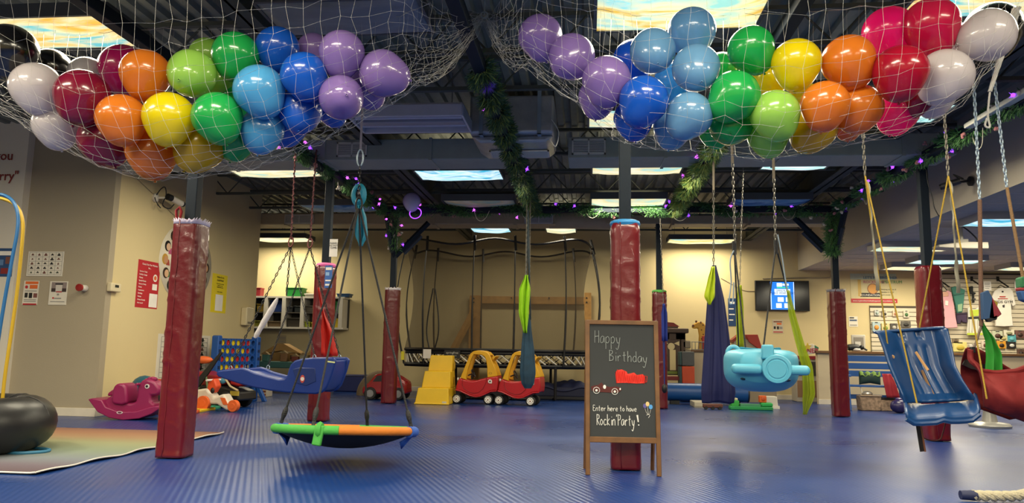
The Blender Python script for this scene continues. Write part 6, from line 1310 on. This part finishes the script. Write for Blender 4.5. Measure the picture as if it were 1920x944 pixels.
# pony wall and white cabinet behind
M_WOODT = mat('#6f4d2a', .5, noise=.2); M_PONY = wall_mat('pony', '#c9b99a'); WYc = 16.45
xa_, xb_ = at(1292, 700, WYc).x, at(1352, 700, WYc).x; zc = at(1320, 657, WYc).z
struct(MB().bb((xa_, WYc, 0), (xb_, WYc+.12, zc-.04)), 'wall_pony', M_PONY, smooth=False); struct(MB().bb((xa_-.05, WYc-.06, zc-.04), (xb_+.05, WYc+.2, zc)), 'trim_40', M_WOODT, bevel=.004)
t = thing('display_cabinet', 'low white cabinet beside the pony wall, behind the navy fabric swing', 'cabinet', (at(1352, 700, 16.6).x, 16.6, 0)); MB().bb((-.35, 0, 0), (.4, .5, 1.0)).obj('body', mat('#b9b4a6', .5), t, bevel=.01); MB().bb((-.3, -.015, .1), (.02, 0, .95)).obj('door', mat('#b0ab9d', .5), t); MB().bb((.04, -.015, .1), (.36, 0, .95)).obj('door', mat('#b0ab9d', .5), t); MB().bb((-.4, -.05, -.0), (.45, .5, .06)).obj('plinth', mat('#d0ccc0', .5), t)
# giraffe
gp_ = at(1308, 657, WYc+.05); t = thing('toy_giraffe', 'spotted yellow giraffe head toy on the pony wall', 'toy', (gp_.x, WYc+.06, zc)); gs_ = .0119
G = lambda pts: [((x-1310)*gs_, (656-y)*gs_) for x, y in pts]
MB().prism(G([(1311, 656), (1324, 656), (1325, 640), (1325, 612), (1320, 606), (1312, 605), (1303, 610), (1300, 615), (1304, 618), (1311, 617), (1313, 630)]), -.05, .05).obj('head_and_neck', mat('#c9962e', .5), t, bevel=.02, seg=3)
m = MB()
for x, y, r_ in ((1316, 607, .03), (1320, 611, .03), (1317, 620, .025), (1320, 628, .025), (1317, 636, .03), (1321, 645, .03), (1303, 613, .035)): q = G([(x, y)])[0]; m.ball((q[0], -.035, q[1]), (r_, .02, r_), 10)
m.obj('spots', mat('#5c2e18', .6), t); MB().tube([(q_[0], -.0, q_[1]) for q_ in G([(1309, 607), (1308, 603)])], .022, 8).obj('ossicone', mat('#5c2e18', .6), t)
t = thing('wire_basket', 'small grey wire basket with red toys on the pony wall below the giraffe', 'basket', (at(1316, 650, WYc-.02).x-.05, WYc-.0, zc)); MB().bb((-.17, -.04, 0), (.2, .03, .015)).obj('base', GRY, t)
for k in range(6): MB().cyl((-.16+.07*k, -.035, 0), (-.16+.07*k, -.035, .17), .008, 6).obj('wire', GRY, t)
MB().tube([(-.17, -.035, .17), (.2, -.035, .17)], .01, 6).obj('rim', GRY, t); MB().bb((.06, -.02, .015), (.13, .02, .3)).obj('red_toy', mat('#a02a28', .5), t, bevel=.01)
# dollhouse with red roof
DY = 16.15; t = thing('dollhouse', 'dollhouse with tiled red roof peeping over the airplane swing', 'dollhouse', (at(1418, 700, DY).x, DY, 0)); D = lambda px, py: ((at(px, py, DY).x-t.location.x), at(px, py, DY).z)
MB().prism([D(1376, 662), D(1376, 640), D(1386, 628), D(1405, 640), D(1432, 656), D(1432, 690), D(1376, 690)], 0, .35).obj('wall', mat('#a8987c', .6), t); MB().bb((-.5, 0, 0), (.4, .35, .7)).obj('base', mat('#8d7d64', .6), t)
MB().prism([D(1397, 628), D(1420, 628), D(1427, 650), D(1438, 655), D(1434, 660), D(1420, 654), D(1404, 642)], -.05, .35).obj('roof', mat('#a3301f', .5), t, bevel=.008); MB().prism([D(1372, 638), D(1386, 627), D(1396, 634), D(1393, 640), D(1386, 633), D(1374, 643)], -.04, .3).obj('gable', mat('#8a2a1c', .5), t)
# floor toys under the airplane swing
TY = 13.9
t = thing('toy_track', 'flat green and white toy track on the floor under the airplane swing', 'toy', (at(1408, 750, TY).x, TY, 0)); MB().bb((-.38, -.1, 0), (.36, .1, .06)).obj('base', mat('#1f8a4a', .5), t, bevel=.012); MB().bb((-.36, -.08, .05), (-.22, .08, .16)).obj('post', mat('#2f9a3c', .5), t, bevel=.015); MB().bb((-.34, -.06, .16), (-.24, .06, .2)).obj('cap', mat('#c4c09a', .5), t, bevel=.01); MB().bb((-.2, -.09, .06), (.15, .09, .1)).obj('lane', mat('#3f8a60', .5), t); MB().bb((.16, -.09, .06), (.36, .09, .13)).obj('end_block', mat('#23a04c', .5), t, bevel=.02)
t = thing('toy_block', 'orange toy cube sitting on the green toy track', 'toy', (at(1430, 745, TY).x, TY+.02, .13)); MB().bb((-.06, -.06, 0), (.06, .06, .12)).obj('cube', mat('#cf5a1c', .5), t, bevel=.012); MB().ball((0, -.058, .06), (.04, .012, .04), 12).obj('face_disc', mat('#b5481a', .5), t)
t = thing('toy_ramp', 'white toy block on the floor behind the green toy track', 'toy', (at(1442, 748, 14.4).x, 14.4, 0)); MB().prism([(-.12, 0), (.14, 0), (.12, .22), (-.1, .22)], -.1, .1).obj('block', mat('#c9c4b6', .5), t, bevel=.012); MB().bb((-.13, -.11, 0), (.16, .11, .05)).obj('foot', mat('#d2cec2', .5), t)
t = thing('toy_ramp', 'white board end on the floor left of the navy fabric swing', 'toy', (at(1312, 750, 14.4).x, 14.4, 0)); MB().bb((-.14, -.3, 0), (.1, .3, .1)).obj('board', mat('#b5ad98', .5), t, bevel=.01); MB().bb((-.14, -.31, .0), (.1, -.3, .03)).obj('edge', mat('#8a8474', .5), t)
t = thing('toy_train', 'small brown toy train on the floor under the navy fabric swing', 'toy', (at(1336, 755, 13.7).x, 13.7, 0)); MB().bb((-.17, -.05, .03), (.17, .05, .1)).obj('body', mat('#5a2f22', .5), t, bevel=.015)
for x in (-.12, 0, .12): MB().cyl((x, -.06, .03), (x, .06, .03), .03, 10).obj('wheel', M_BLK, t)
# TV and papers on the back wall
ty_ = Y_BACK-.09; a, b = at(1417, 583, ty_), at(1517, 527, ty_); w, h = b.x-a.x, b.z-a.z; cxz = ((a.x+b.x)/2, ty_, (a.z+b.z)/2)
t = thing('television', 'wall-mounted black television showing a bright blue notice', 'television', cxz); MB().bb((-w/2, 0, -h/2), (w/2, .07, h/2)).obj('cabinet', mat('#101113', .35), t, bevel=.008); MB().bb((-w/2+.02, -.004, -h/2+.02), (w/2-.02, 0, h/2-.02)).obj('screen', mat('#0b0c10', .15), t)
MB().bb((-w*.22, -.008, -h/2+.03), (w*.22, -.004, h/2-.03)).obj('lit_image', glow_mat('screen_blue', '#1f74d8', 1.1), t); M_SCW = glow_mat('screen_white', '#dcecf8', 1.1)
m = MB()
for (x0, z0, x1, z1) in ((-.145, .02, .145, .22), (-.09, -.2, .02, -.05), (.06, -.2, .16, -.05), (-.12, -.4, -.02, -.25), (.03, -.4, .14, -.25), (-.1, .3, .0, .42), (.01, .33, .12, .4), (-.215, -.45, -.205, .45), (.205, -.45, .215, .45)): m.bb((x0*w, -.010, z0*h), (x1*w, -.008, z1*h))
m.obj('lit_panels', M_SCW, t, smooth=False); MB().bb((-.1*w, -.0115, .25*h), (.12*w, -.010, .29*h)).obj('lit_green_line', glow_mat('screen_green', '#3fd0a0', 1.0), t); MB().bb((-.3, .07, -.15), (.3, .09, .15)).obj('wall_mount', M_BLK, t)
for i, s in enumerate(('OPEN PLAY', 'PLEASE WEAR SOCKS')): text(s, .07, glow_mat('screen_ink%d' % i, '#123a70', .2), t, 'screen_lettering', (0, -.0125, (.13-.08*i)*h), sx=.8)
MB().tube(smoothpts([at(1560, 505, ty_+.08), at(1558, 516, ty_+.08), at(1552, 521, ty_+.08), at(1500, 521, ty_+.08), at(1430, 523, ty_+.08)], 5), .014, 6).tube(smoothpts([at(1418, 546, ty_+.08), at(1395, 545, ty_+.08), at(1370, 532, ty_+.08), at(1352, 522, ty_+.08)], 5), .007, 6).obj('conduit', mat('#a89a80', .5), t, rel=Vector(cxz))
def bpost(x0, y0, x1, y1, *a, **k):
    yy = Y_BACK-.007; p0, p1 = at(x0, y1, yy), at(x1, y0, yy); return poster(a[0], a[1], a[2], ((p0.x+p1.x)/2, yy, (p0.z+p1.z)/2), 0, p1.x-p0.x, p1.z-p0.z, *a[3:], **k)
bpost(1449, 600, 1468, 625, 'flyer', 'small orange-headed flyer under the television', 'flyer', mat('#c9bda4', .6), rects=[(-.4, .3, .4, .38, mat('#7a3a24', .6)), (-.1, .12, .35, .26, ORG), (-.4, -.2, -.2, 0, K), (-.1, -.22, .1, 0, K), (.15, -.2, .42, -.02, GRY), (-.45, -.45, .45, -.38, RED)])
bpost(1366, 560, 1380, 612, 'wall_poster', 'narrow dark blue poster left of the narrow lime scarf', 'poster', mat('#20406e', .5), rects=[(-.4, .3, .3, .38, W_), (-.4, .1, .2, .14, W_), (-.4, -.1, .3, -.06, W_), (-.4, -.3, .1, -.26, W_)])
bpost(1592, 594, 1608, 613, 'paper_notice', 'small grey and blue notice below the big sign, near the shop counter', 'notice', M_SHEET, rects=[(-.4, .3, .1, .42, K), (-.4, .05, .4, .2, mat('#3a5070', .5)), (-.4, -.4, .4, -.3, GRY)])
sg = bpost(1596, 514, 1680, 568, 'wall_sign', 'large colourful foundation sign on the shop wall beside the pad', 'sign', mat('#cdbf8e', .5), rects=[(-.5, -.5, .5, -.36, RED), (-.5, .3, .5, .5, mat('#bccab8', .5)), (-.3, -.3, .13, -.16, K), (-.34, -.28, -.27, .3, mat('#c9a54a', .5))], discs=[(-.02, -.02, .12, mat('#8a4a1c', .5)), (-.02, -.02, .105, mat('#d9963a', .5))],
    texts=[('LET\'S MY BROTHER', -.22, .32, .13, mat('#3f6fa0', .5), 'LEFT'), ('ROCKS THE', -.22, .17, .13, mat('#b8457a', .5), 'LEFT'), ('SPECTRUM', .17, .17, .14, mat('#1f7a3a', .5), 'LEFT'), ('FOUNDATION', -.085, -.27, .1, W_, 'CENTER'), ('Helping children &', .16, -.06, .065, K, 'LEFT'), ('families in need', .16, -.15, .065, K, 'LEFT'), ('gym access', .16, -.24, .065, K, 'LEFT'), ('www.mybrotherrocksthespectrumfoundation.org', 0, -.455, .07, W_, 'CENTER')])
# ================================================================ SHOP: COUNTER, SLAT WALL, GOODS
QY = 16.0; xa_ = at(1534, 700, QY).x; zc2 = 1.08
struct(MB().bb((xa_, QY, 0), (12.9, QY+.14, zc2-.05)), 'wall_counter', M_PONY, smooth=False); struct(MB().bb((xa_-.05, QY-.07, zc2-.05), (12.9, QY+.35, zc2)), 'trim_41', M_WOODT, bevel=.005)
struct(MB().bb((xa_-.01, QY-.015, 0), (12.9, QY, .1)), 'baseboard_counter', M_BASE, bevel=.003)
M_SLATW = mat('#c9bfa8', .5, noise=.03); M_GROOVE = mat('#4c4438', .7)
def slat(x0, x1, z0, z1, label):
    yy = Y_BACK-.03; t = thing('slat_wall', label, 'display wall', ((x0+x1)/2, yy, z0)); n = int((z1-z0)/.094); MB().bb((x0, yy, z0), (x1, yy+.02, z1)).obj('backing', M_GROOVE, t, rel=t.location); m = MB()
    for i in range(n): m.bb((x0, yy-.012, z0+i*.094), (x1, yy+.004, z0+i*.094+.08))
    m.obj('slats', M_SLATW, t, rel=t.location, smooth=False); return t
s0 = at(1631, 640, Y_BACK); slat(at(1631, 600, Y_BACK).x, at(1722, 600, Y_BACK).x, zc2-.05, at(1660, 574, Y_BACK).z, 'white slatted display wall left of the right red post'); slat(at(1728, 600, Y_BACK).x, 12.5, zc2-.05, at(1800, 513, Y_BACK).z, 'tall white slatted display wall behind the hanging clothes')
GY2 = Y_BACK-.07
def pk(x0, y0, x1, y1, cc, lb, c2=None, nm='packaged_toy', cat='toy'):
    p0, p1 = at(x0, y1, GY2), at(x1, y0, GY2); w, h = p1.x-p0.x, p1.z-p0.z; t = thing(nm, lb, cat, ((p0.x+p1.x)/2, GY2, p0.z)); MB().bb((-w/2, -.015, 0), (w/2, .025, h)).obj('card', mat(cc, .5), t, bevel=.004)
    MB().ball((0, -.02, h*.42), (w*.3, .025, h*.26), 12).obj('item', mat(c2 or '#3a3430', .5), t); MB().bb((-w*.18, -.018, h*.86), (w*.18, -.014, h*.96)).obj('hang_tab', mat('#2c2a28', .6), t)
for a_ in [(1654, 583, 1663, 594, '#c4bca8', 'packet with a black centre in the top row of the left slat wall', '#222'+'222'), (1674, 583, 1683, 594, '#cfb8a0', 'peach packet in the top row of the left slat wall', '#c08060'), (1694, 583, 1704, 596, '#c2bda8', 'packet with green centre in the top row of the left slat wall', '#3f6a3a'), (1640, 582, 1648, 592, '#b5b8b4', 'pale packet at the left of the top row of the slat wall', '#9fb0a8'),
           (1636, 604, 1650, 622, '#9fb4b8', 'pale blue bagged toy in the lower row at the left end of the slat wall', '#c98a3a'), (1653, 607, 1667, 622, '#c9b884', 'green and yellow bagged toy in the lower row of the left slat wall', '#6a8a3a'), (1670, 607, 1682, 620, '#4a4640', 'black and white packet in the lower row of the left slat wall', '#a8a49a'), (1690, 603, 1707, 614, '#5a5650', 'wide dark packet at the right end of the lower row', '#24221f'),
           (1861, 621, 1879, 637, '#b5b9a0', 'greenish card with a brown toy below the white T-shirt', '#4a2c22'), (1882, 619, 1901, 630, '#d2cdb8', 'pale card directly under the hem of the T-shirt', '#8a8a6a'), (1889, 628, 1904, 642, '#4f95a0', 'teal card with a white item right below the T-shirt', '#5fa8b0'), (1904, 620, 1920, 634, '#6a4a44', 'brown plush pack at the right edge below the T-shirt', '#3a2622'), (1870, 640, 1885, 654, '#d0922a', 'orange card with a black figure in the bottom row', '#2a1c12'), (1889, 641, 1904, 654, '#222124', 'black card with a white ring in the bottom row', '#c9c9c4'), (1874, 630, 1888, 640, '#c4bd92', 'cream square card in the middle of the right slat wall', '#a89a62'),
           (1841, 640, 1852, 654, '#cdbfb0', 'card with a red dot left of the green scarf', '#5a2a22'), (1908, 655, 1920, 668, '#5a4238', 'brown plush toy at the right edge on the counter', '#2c1c18'), (1788, 642, 1812, 660, '#d2c67a', 'pale yellow bagged toy low on the slat wall beside the seat swing', '#b8a23a'), (1786, 636, 1797, 644, '#7a6a52', 'small brown plush above the pale yellow bag', '#4a3a2a'), (1818, 646, 1832, 660, '#c9c4bc', 'white packet low on the slat wall left of the hammock swing', '#7a7670')]: pk(*a_)
# hooks and clothes
HYc = Y_BACK-.1
def hook_(px0, py0, px1, py1, lb):
    a, b = at(px0, py0, Y_BACK-.05), at(px1, py1, Y_BACK-.45); t = thing('display_hook', lb, 'hook', a); MB().tube([Vector((0, 0, 0)), b-a], .016, 6).obj('arm', M_BLK, t); MB().box((0, .0, .02), (.05, .02, .1)).obj('plate', M_BLK, t); MB().ball(b-a, .022, 8).obj('tip', M_BLK, t)
hook_(1759, 524, 1779, 538, 'black display hook carrying the pink dress'); hook_(1822, 525, 1839, 536, 'black display hook above the white skirt'); hook_(1871, 525, 1890, 538, 'black display hook carrying the white T-shirt')
def cloth(name, label, outline, cc, y, parts=(), th=.05, hanger=None, txt=()):
    xs = [q[0] for q in outline]; ys = [q[1] for q in outline]; o = at(sum(xs)/len(xs), max(ys), y); t = thing(name, label, 'clothing', o)
    q = [at(a, b, y) for a, b in outline]; n = len(q); vs = []
    MB().prism([(p.x-o.x, p.z-o.z) for p in q], -th/2, th/2).obj('garment', mat(cc, .8, noise=.05, bump=.3, bscale=7), t, bevel=.015, seg=3)
    for nm, pts, c2 in parts: q = [at(a, b, y) for a, b in pts]; MB().prism([(p.x-o.x, p.z-o.z) for p in q], -th/2-.014, -th/2+.002).obj(nm, mat(c2, .7), t, bevel=.003)
    if hanger:
        q = [at(a, b, y) for a, b in hanger]; MB().tube([Vector((p.x-o.x, 0, p.z-o.z)) for p in q], .009, 6).obj('hanger', M_BLK, t)
    for s, px, py, sz, mm in txt: p = at(px, py, y); text(s, sz, mm, t, 'lettering', (p.x-o.x, -th/2-.016, p.z-o.z))
cloth('pink_dress', 'pale pink dress hanging on the slat wall just right of the red post', [(1762, 552), (1766, 546), (1771, 550), (1776, 545), (1783, 548), (1788, 572), (1791, 594), (1795, 615), (1778, 616), (1761, 616), (1760, 590), (1761, 565)], '#cf9aa2', HYc-.1, [('price_tag', [(1771, 564), (1777, 565), (1776, 574), (1771, 573)], '#d8d4cc'), ('collar', [(1765, 548), (1776, 548), (1777, 556), (1766, 557)], '#c99a84')], hanger=[(1764, 546), (1768, 536), (1767, 529), (1768, 536), (1776, 545)])
cloth('teal_shirt', 'teal green shirt hanging behind the pink dress', [(1783, 540), (1790, 537), (1800, 540), (1809, 544), (1807, 562), (1804, 586), (1794, 588), (1790, 570)], '#3f7a6c', HYc, [('print_patch', [(1794, 572), (1803, 570), (1802, 584), (1795, 585)], '#8fae8a'), ('seam', [(1788, 553), (1806, 550), (1806, 552), (1788, 555)], '#2a5a50')])
cloth('purple_shorts', 'dark purple shorts hanging below the teal shirt', [(1792, 588), (1812, 586), (1813, 606), (1804, 605), (1802, 602), (1800, 608), (1793, 607)], '#3c2c46', HYc, [('waistband', [(1792, 588), (1812, 586), (1812, 589), (1792, 591)], '#2c2034')])
cloth('skirt_outfit', 'white pleated dress with lime top and hem on the slat wall', [(1814, 578), (1819, 575), (1823, 580), (1830, 580), (1834, 575), (1836, 580), (1835, 597), (1841, 628), (1812, 628), (1815, 598)], '#d6d3c6', HYc-.02, [('lime_bodice', [(1817, 582), (1834, 581), (1833, 593), (1818, 594)], '#b0c23a'), ('waist_band', [(1814, 595), (1836, 594), (1836, 598), (1814, 599)], '#1c1c20'), ('lime_hem', [(1812, 625), (1841, 625), (1841, 629), (1812, 629)], '#b0c23a')]+[('pleat', [(1816+k*5, 600), (1817+k*5, 600), (1816.4+k*5.6, 624), (1815+k*5.6, 624)], '#b5b1a4') for k in range(4)])
cloth('black_straps', 'black strappy garment hanging above the white dress', [(1821, 537), (1824, 537), (1824, 548), (1829, 549), (1829, 552), (1826, 553), (1827, 568), (1823, 569), (1823, 552), (1817, 551), (1817, 538)], '#17181a', HYc, [('buckle', [(1823, 560), (1828, 560), (1828, 563), (1823, 563)], '#3a3a3c')])
cloth('t_shirt', 'white T-shirt with red and black print on the slat wall', [(1872, 541), (1878, 539), (1884, 541), (1892, 540), (1898, 546), (1904, 572), (1898, 575), (1895, 566), (1896, 590), (1899, 612), (1882, 613), (1866, 612), (1866, 585), (1866, 566), (1858, 560), (1864, 546)], '#d2cdc2', HYc-.05, [('red_print', [(1873, 556), (1884, 556), (1884, 558), (1873, 558)], '#a83a34'), ('red_print', [(1870, 560), (1888, 560), (1888, 561.5), (1870, 561.5)], '#a83a34'), ('small_logo', [(1878, 573), (1882, 572), (1882, 577), (1879, 577)], '#2a2226'), ('neck_label', [(1877, 546), (1880, 546), (1880, 549), (1877, 549)], '#2a2a2a')], hanger=[(1870, 540), (1876, 535), (1888, 541)], txt=[('KIDS GYM', 1880, 569, .085, K)])
for (x0, y0, x1, y1, lb) in ((1845, 528, 1858, 545, 'printed paper card on the slat wall between dress and T-shirt'), (1903, 528, 1915, 545, 'printed paper card on the slat wall right of the T-shirt')):
    p0, p1 = at(x0, y1, GY2), at(x1, y0, GY2); poster('price_card', lb, 'card', ((p0.x+p1.x)/2, GY2, (p0.z+p1.z)/2), 0, p1.x-p0.x, p1.z-p0.z, W_, rects=[(-.35, .25, .35, .32, GRY), (-.35, .1, .3, .16, GRY), (-.35, -.1, .35, -.04, GRY), (-.35, -.3, .2, -.24, GRY)])
# things on the counter
CYc = QY+.12
def cpt(px): return at(px, 660, CYc).x
t = thing('framed_picture', 'white framed display standing on the counter under the small notice', 'frame', (cpt(1613), CYc+.1, zc2)); MB().bb((-.13, -.02, 0), (.14, .03, .34)).obj('frame', mat('#bfb9ac', .5), t, bevel=.01); MB().bb((-.09, -.026, .05), (.1, -.02, .29)).obj('picture', mat('#8c857a', .5), t); MB().bb((-.07, -.03, .07), (.04, -.026, .2)).obj('print', mat('#d0ccc4', .5), t)
t = thing('plush_cat', 'black and white plush lying on the counter beside the red post', 'plush toy', (cpt(1600), CYc-.1, zc2)); MB().tube(smoothpts([(-.14, 0, .07), (-.02, 0, .08), (.1, 0, .06)], 5), [.05]+[.07]*8+[.045, .03], 10).obj('body', M_BLK, t); MB().ball((.13, -.01, .08), .05, 10).obj('head', M_BLK, t); MB().ball((.02, -.02, .04), (.09, .06, .04), 10).obj('belly', W_, t)
for x in (-.14, .17): MB().tube([(x, -.02, .06), (x*1.3, -.05, .02)], .02, 6).obj('paw', M_BLK, t)
# DINER toy sign on the counter end
dn = thing('diner_sign', 'DINER toy sign with a star standing at the left end of the counter', 'sign', (at(1526, 660, QY-.1).x, QY-.02, zc2-.02)); DP = lambda pts: [(at(x, y, QY-.05).x-dn.location.x, at(x, y, QY-.05).z-dn.location.z) for x, y in pts]
MB().prism(DP([(1505, 660), (1506, 652), (1511, 648), (1524, 645), (1528, 647), (1529, 663), (1520, 665), (1509, 664)]), 0, .05).obj('plaque', mat('#d2c8b4', .5), dn, bevel=.01); MB().prism(DP([(1518, 650), (1522, 647), (1530, 648), (1537, 652), (1535, 660), (1528, 658), (1520, 656)]), .02, .09).obj('green_wave', mat('#2f6a4c', .5), dn, bevel=.008)
q = DP([(1515, 651)])[0]; st5 = [(q[0]+(.085 if i % 2 == 0 else .036)*math.sin(PI*i/5), q[1]+(.085 if i % 2 == 0 else .036)*math.cos(PI*i/5)) for i in range(10)]; MB().prism(st5, -.02, .02).obj('star', mat('#c9ad2c', .5), dn); q = DP([(1518, 662)])[0]; text('DINER', .13, mat('#a8384a', .5), dn, 'lettering', (q[0], -.012, q[1]), bold=.003)
t = thing('toy_kitchen', 'red and white toy diner counter below the DINER sign, behind the airplane swing', 'toy', (at(1518, 700, 16.6).x, 16.6, 0)); MB().bb((-.28, 0, 0), (.2, .4, .95)).obj('body', mat('#b0a898', .5), t, bevel=.015); MB().bb((-.29, -.02, .9), (.21, .42, .97)).obj('worktop', mat('#8a1f28', .5), t); MB().bb((-.22, -.012, .55), (.14, 0, .85)).obj('door', mat('#3c3a3a', .4), t); MB().cyl((-.04, -.02, .7), (-.04, -.012, .7), .09, 16).obj('dial', mat('#5f8a8c', .5), t); MB().bb((-.26, -.01, .1), (.18, 0, .45)).obj('panel', mat('#8c6a4a', .5), t)
# ================================================================ BLUE BENCH BY THE COUNTER
BX, BYb = at(1640, 720, 14.6).x, 14.6; M_BB = mat('#1d4f92', .5, noise=.08)
bn = thing('wooden_bench', 'blue painted slatted bench in front of the counter, behind the seat swing', 'bench', (BX, BYb, 0), R(-8))
for s in (-1, 1):
    MB().prism([(-.34, 0), (-.26, 0), (-.14, .62), (-.22, .62)], s*.5-.03, s*.5+.03, M=Matrix.Rotation(R(90), 4, 'Z')).obj('leg', M_BB, bn, bevel=.006); MB().prism([(.34, 0), (.26, 0), (.1, .95), (.2, .98)], s*.5-.03, s*.5+.03, M=Matrix.Rotation(R(90), 4, 'Z')).obj('leg', M_BB, bn, bevel=.006); MB().bb((s*.5-.05, -.3, .6), (s*.5+.05, .3, .64)).obj('arm_rest', M_BB, bn, bevel=.006)
for k in range(3): MB().bb((-.52, -.22+.14*k, .42), (.52, -.1+.14*k, .45)).obj('seat_slat', M_BB, bn, bevel=.005)
for k in range(3): MB().bb((-.52, .2+.02*k, .6+.14*k), (.52, .225+.02*k, .71+.14*k)).obj('back_slat', M_BB, bn, bevel=.005)
MB().bb((-.5, -.12, .2), (.5, -.09, .28)).obj('stretcher', M_BB, bn, bevel=.005)
q = at(1632, 700, 14.5); t = thing('cushion', 'dark green cushion with lime top resting on the blue bench', 'cushion', (q.x, 14.55, .45)); MB().grid(lambda u, v: ((u-.5)*.38, .07*math.cos(2*PI*v)*math.sin(PI*u)**.4, .13+.12*math.sin(2*PI*v)*(.75+.25*abs(2*u-1))), 16, 20, cv=True).obj('cover', mat('#1f3a34', .8, noise=.3), t); MB().grid(lambda u, v: ((u-.5)*.36, -.06+.05*v, .17+.07*v+.015*math.sin(u*20)), 20, 5).obj('lime_patch', mat('#6a8a3a', .8), t, solid=.01)
q = at(1660, 700, 14.35); m = MB(); drape(m, [Vector((q.x, 14.3, .67)), Vector((q.x+.03, 14.25, .5)), Vector((q.x+.08, 14.25, .25))], [.16, .2, .22], 1.5, .02, 12, 12); single(m, 'red_towel', 'red cloth draped over the arm of the blue bench', 'towel', mat('#8f1a28', .8), solid=.006)
q = at(1628, 740, 14.45); t = thing('wicker_basket', 'patterned tan basket under the left of the blue bench', 'basket', (q.x, 14.45, 0)); m = MB(); m.prism([(-.17, 0), (.17, 0), (.19, .27), (-.19, .27)], -.12, .12); m.obj('basket', mat('#8a7460', .8, noise=.6, nscale=22), t, bevel=.02); MB().tube([(-.19, -.125, .27), (.19, -.125, .27)], .014, 6).obj('rim', mat('#9a8670', .8), t); MB().ball((-.02, 0, .3), (.1, .08, .05), 12).obj('foil_dome', mat('#b0aca4', .3, metal=.6), t); MB().tube([(-.1, 0, .28), (-.13, 0, .42)], .012, 6).obj('handle', M_SHEET, t)
q = at(1664, 745, 14.4); t = thing('wicker_basket', 'second patterned tan basket under the right of the blue bench', 'basket', (q.x, 14.45, 0)); MB().prism([(-.14, 0), (.14, 0), (.16, .2), (-.16, .2)], -.12, .12).obj('basket', mat('#8a7460', .8, noise=.6, nscale=22), t, bevel=.02); MB().bb((-.12, -.1, .2), (.12, .1, .24)).obj('contents', mat('#2a221e', .7), t, bevel=.01)
q = at(1686, 765, 13.9); t = thing('purple_ball', 'shiny dark purple bag under the blue bench, beside the seat swing', 'bag', (q.x, 13.9, 0)); MB().ball((0, 0, .12), (.15, .12, .12), 16).obj('pouch', mat('#2a2454', .3), t); MB().ball((0, 0, .24), (.06, .05, .03), 10).obj('gathered_top', mat('#3c2c66', .4), t)
for (px, py, r_, y) in ((1817, 735, .05, 14.0), (1818, 722, .045, 14.2)): pass
t = thing('stool', 'round grey-white stool base on the floor below the red sling swing', 'stool', (at(1855, 780, 11.5).x, 11.5, 0)); MB().lathe([(.26, 0), (.27, .03), (.24, .06), (.1, .08), (.06, .3), (.06, .42), (.18, .45), (.18, .5), (0, .51)], 24).obj('pedestal', mat('#a5a39c', .35, metal=.3), t); MB().lathe([(.12, .44), (.19, .46), (.19, .5), (0, .515)], 24).obj('seat', mat('#9a9890', .4), t)
# ================================================================ CEILING-HUNG PROJECTOR, SECOND CAMERA, ROPE
p = at(1790, 463, 11.3); t = thing('projector', 'pale grey projector-like heater hanging from the shop ceiling on a pole', 'projector', p); MB().prism([(-.28, -.03), (.1, -.045), (.4, -.045), (.4, .05), (.08, .055), (-.28, .01)], -.14, .14).obj('case', mat('#a09a8c', .5), t, bevel=.012); MB().cyl((.1, 0, .05), (.1, 0, Z_SHOP-p.z), .025, 10).obj('pole', mat('#b5b0a4', .4), t); MB().tube(smoothpts([(.1, -.03, .3), (.2, -.03, .22), (.3, -.03, .1), (.28, -.03, .05)], 5), .01, 6).obj('cable', M_BLK, t); MB().box((.1, 0, .08), (.14, .1, .05)).obj('bracket', mat('#8d887c', .4), t)
p = atx(1822, 340, X_BULK-.02); t = thing('security_camera', 'dark dome-less security camera on the right bulkhead', 'camera', p, -PI/2); MB().lathe([(.06, 0), (.06, .03), (.03, .05)], 16, M=Matrix.Rotation(PI/2, 4, 'X')).obj('base', M_BLK, t); MB().tube([(0, -.04, 0), (0, -.15, -.01)], .015, 6).obj('arm', M_BLK, t); MB().cyl((.03, -.15, 0), (-.05, -.34, -.06), .04, 14).obj('body', mat('#2c2d2f', .4), t); MB().cyl((-.05, -.34, -.06), (-.056, -.352, -.064), .036, 14).obj('lens', M_BLK, t); MB().tube(smoothpts([(0, -.03, 0), (-.1, -.1, .06), (-.06, -.18, .1), (.05, -.12, .02)], 5), .008, 5).obj('cable', M_BLK, t)
m = MB(); q = [at(1737, 318, 9.3), at(1740, 345, 9.3), at(1748, 370, 9.3), at(1752, 390, 9.3), at(1762, 408, 9.3)]; m.tube(smoothpts(q, 5), .006, 5); single(m, 'loose_cable', 'thin black cable dangling beside the right rear post under the garland', 'cable', M_BLK)
# braided rope at the lower right corner
ra_ = fl(1822, 941); t = thing('braided_rope', 'thick white twisted rope lying at the lower right corner', 'rope', (ra_.x+.15, ra_.y, 0)); o = t.location.copy()
path = smoothpts([(0, 0, .035), (.14, .0, .035), (.3, .02, .04), (.42, .06, .06), (.52, .04, .08), (.66, -.04, .06), (.8, -.05, .04)], 14)
for k in range(3):
    ps = []
    for i, q in enumerate(path):
        d = (path[min(i+1, len(path)-1)]-path[max(i-1, 0)]); u, w = fr(d); th = i*.42+2*PI*k/3; ps.append(q+(u*math.cos(th)+w*math.sin(th))*.018+Vector((-.14, 0, .005)))
    MB().tube(ps, .019, 8).obj('strand', mat('#b0a890', .85, bump=.5, bscale=60), t)
MB().tube([(-.22, 0, .04), (-.12, 0, .04)], [.03, .036], 10).obj('wrapped_end', mat('#1c2448', .6), t)
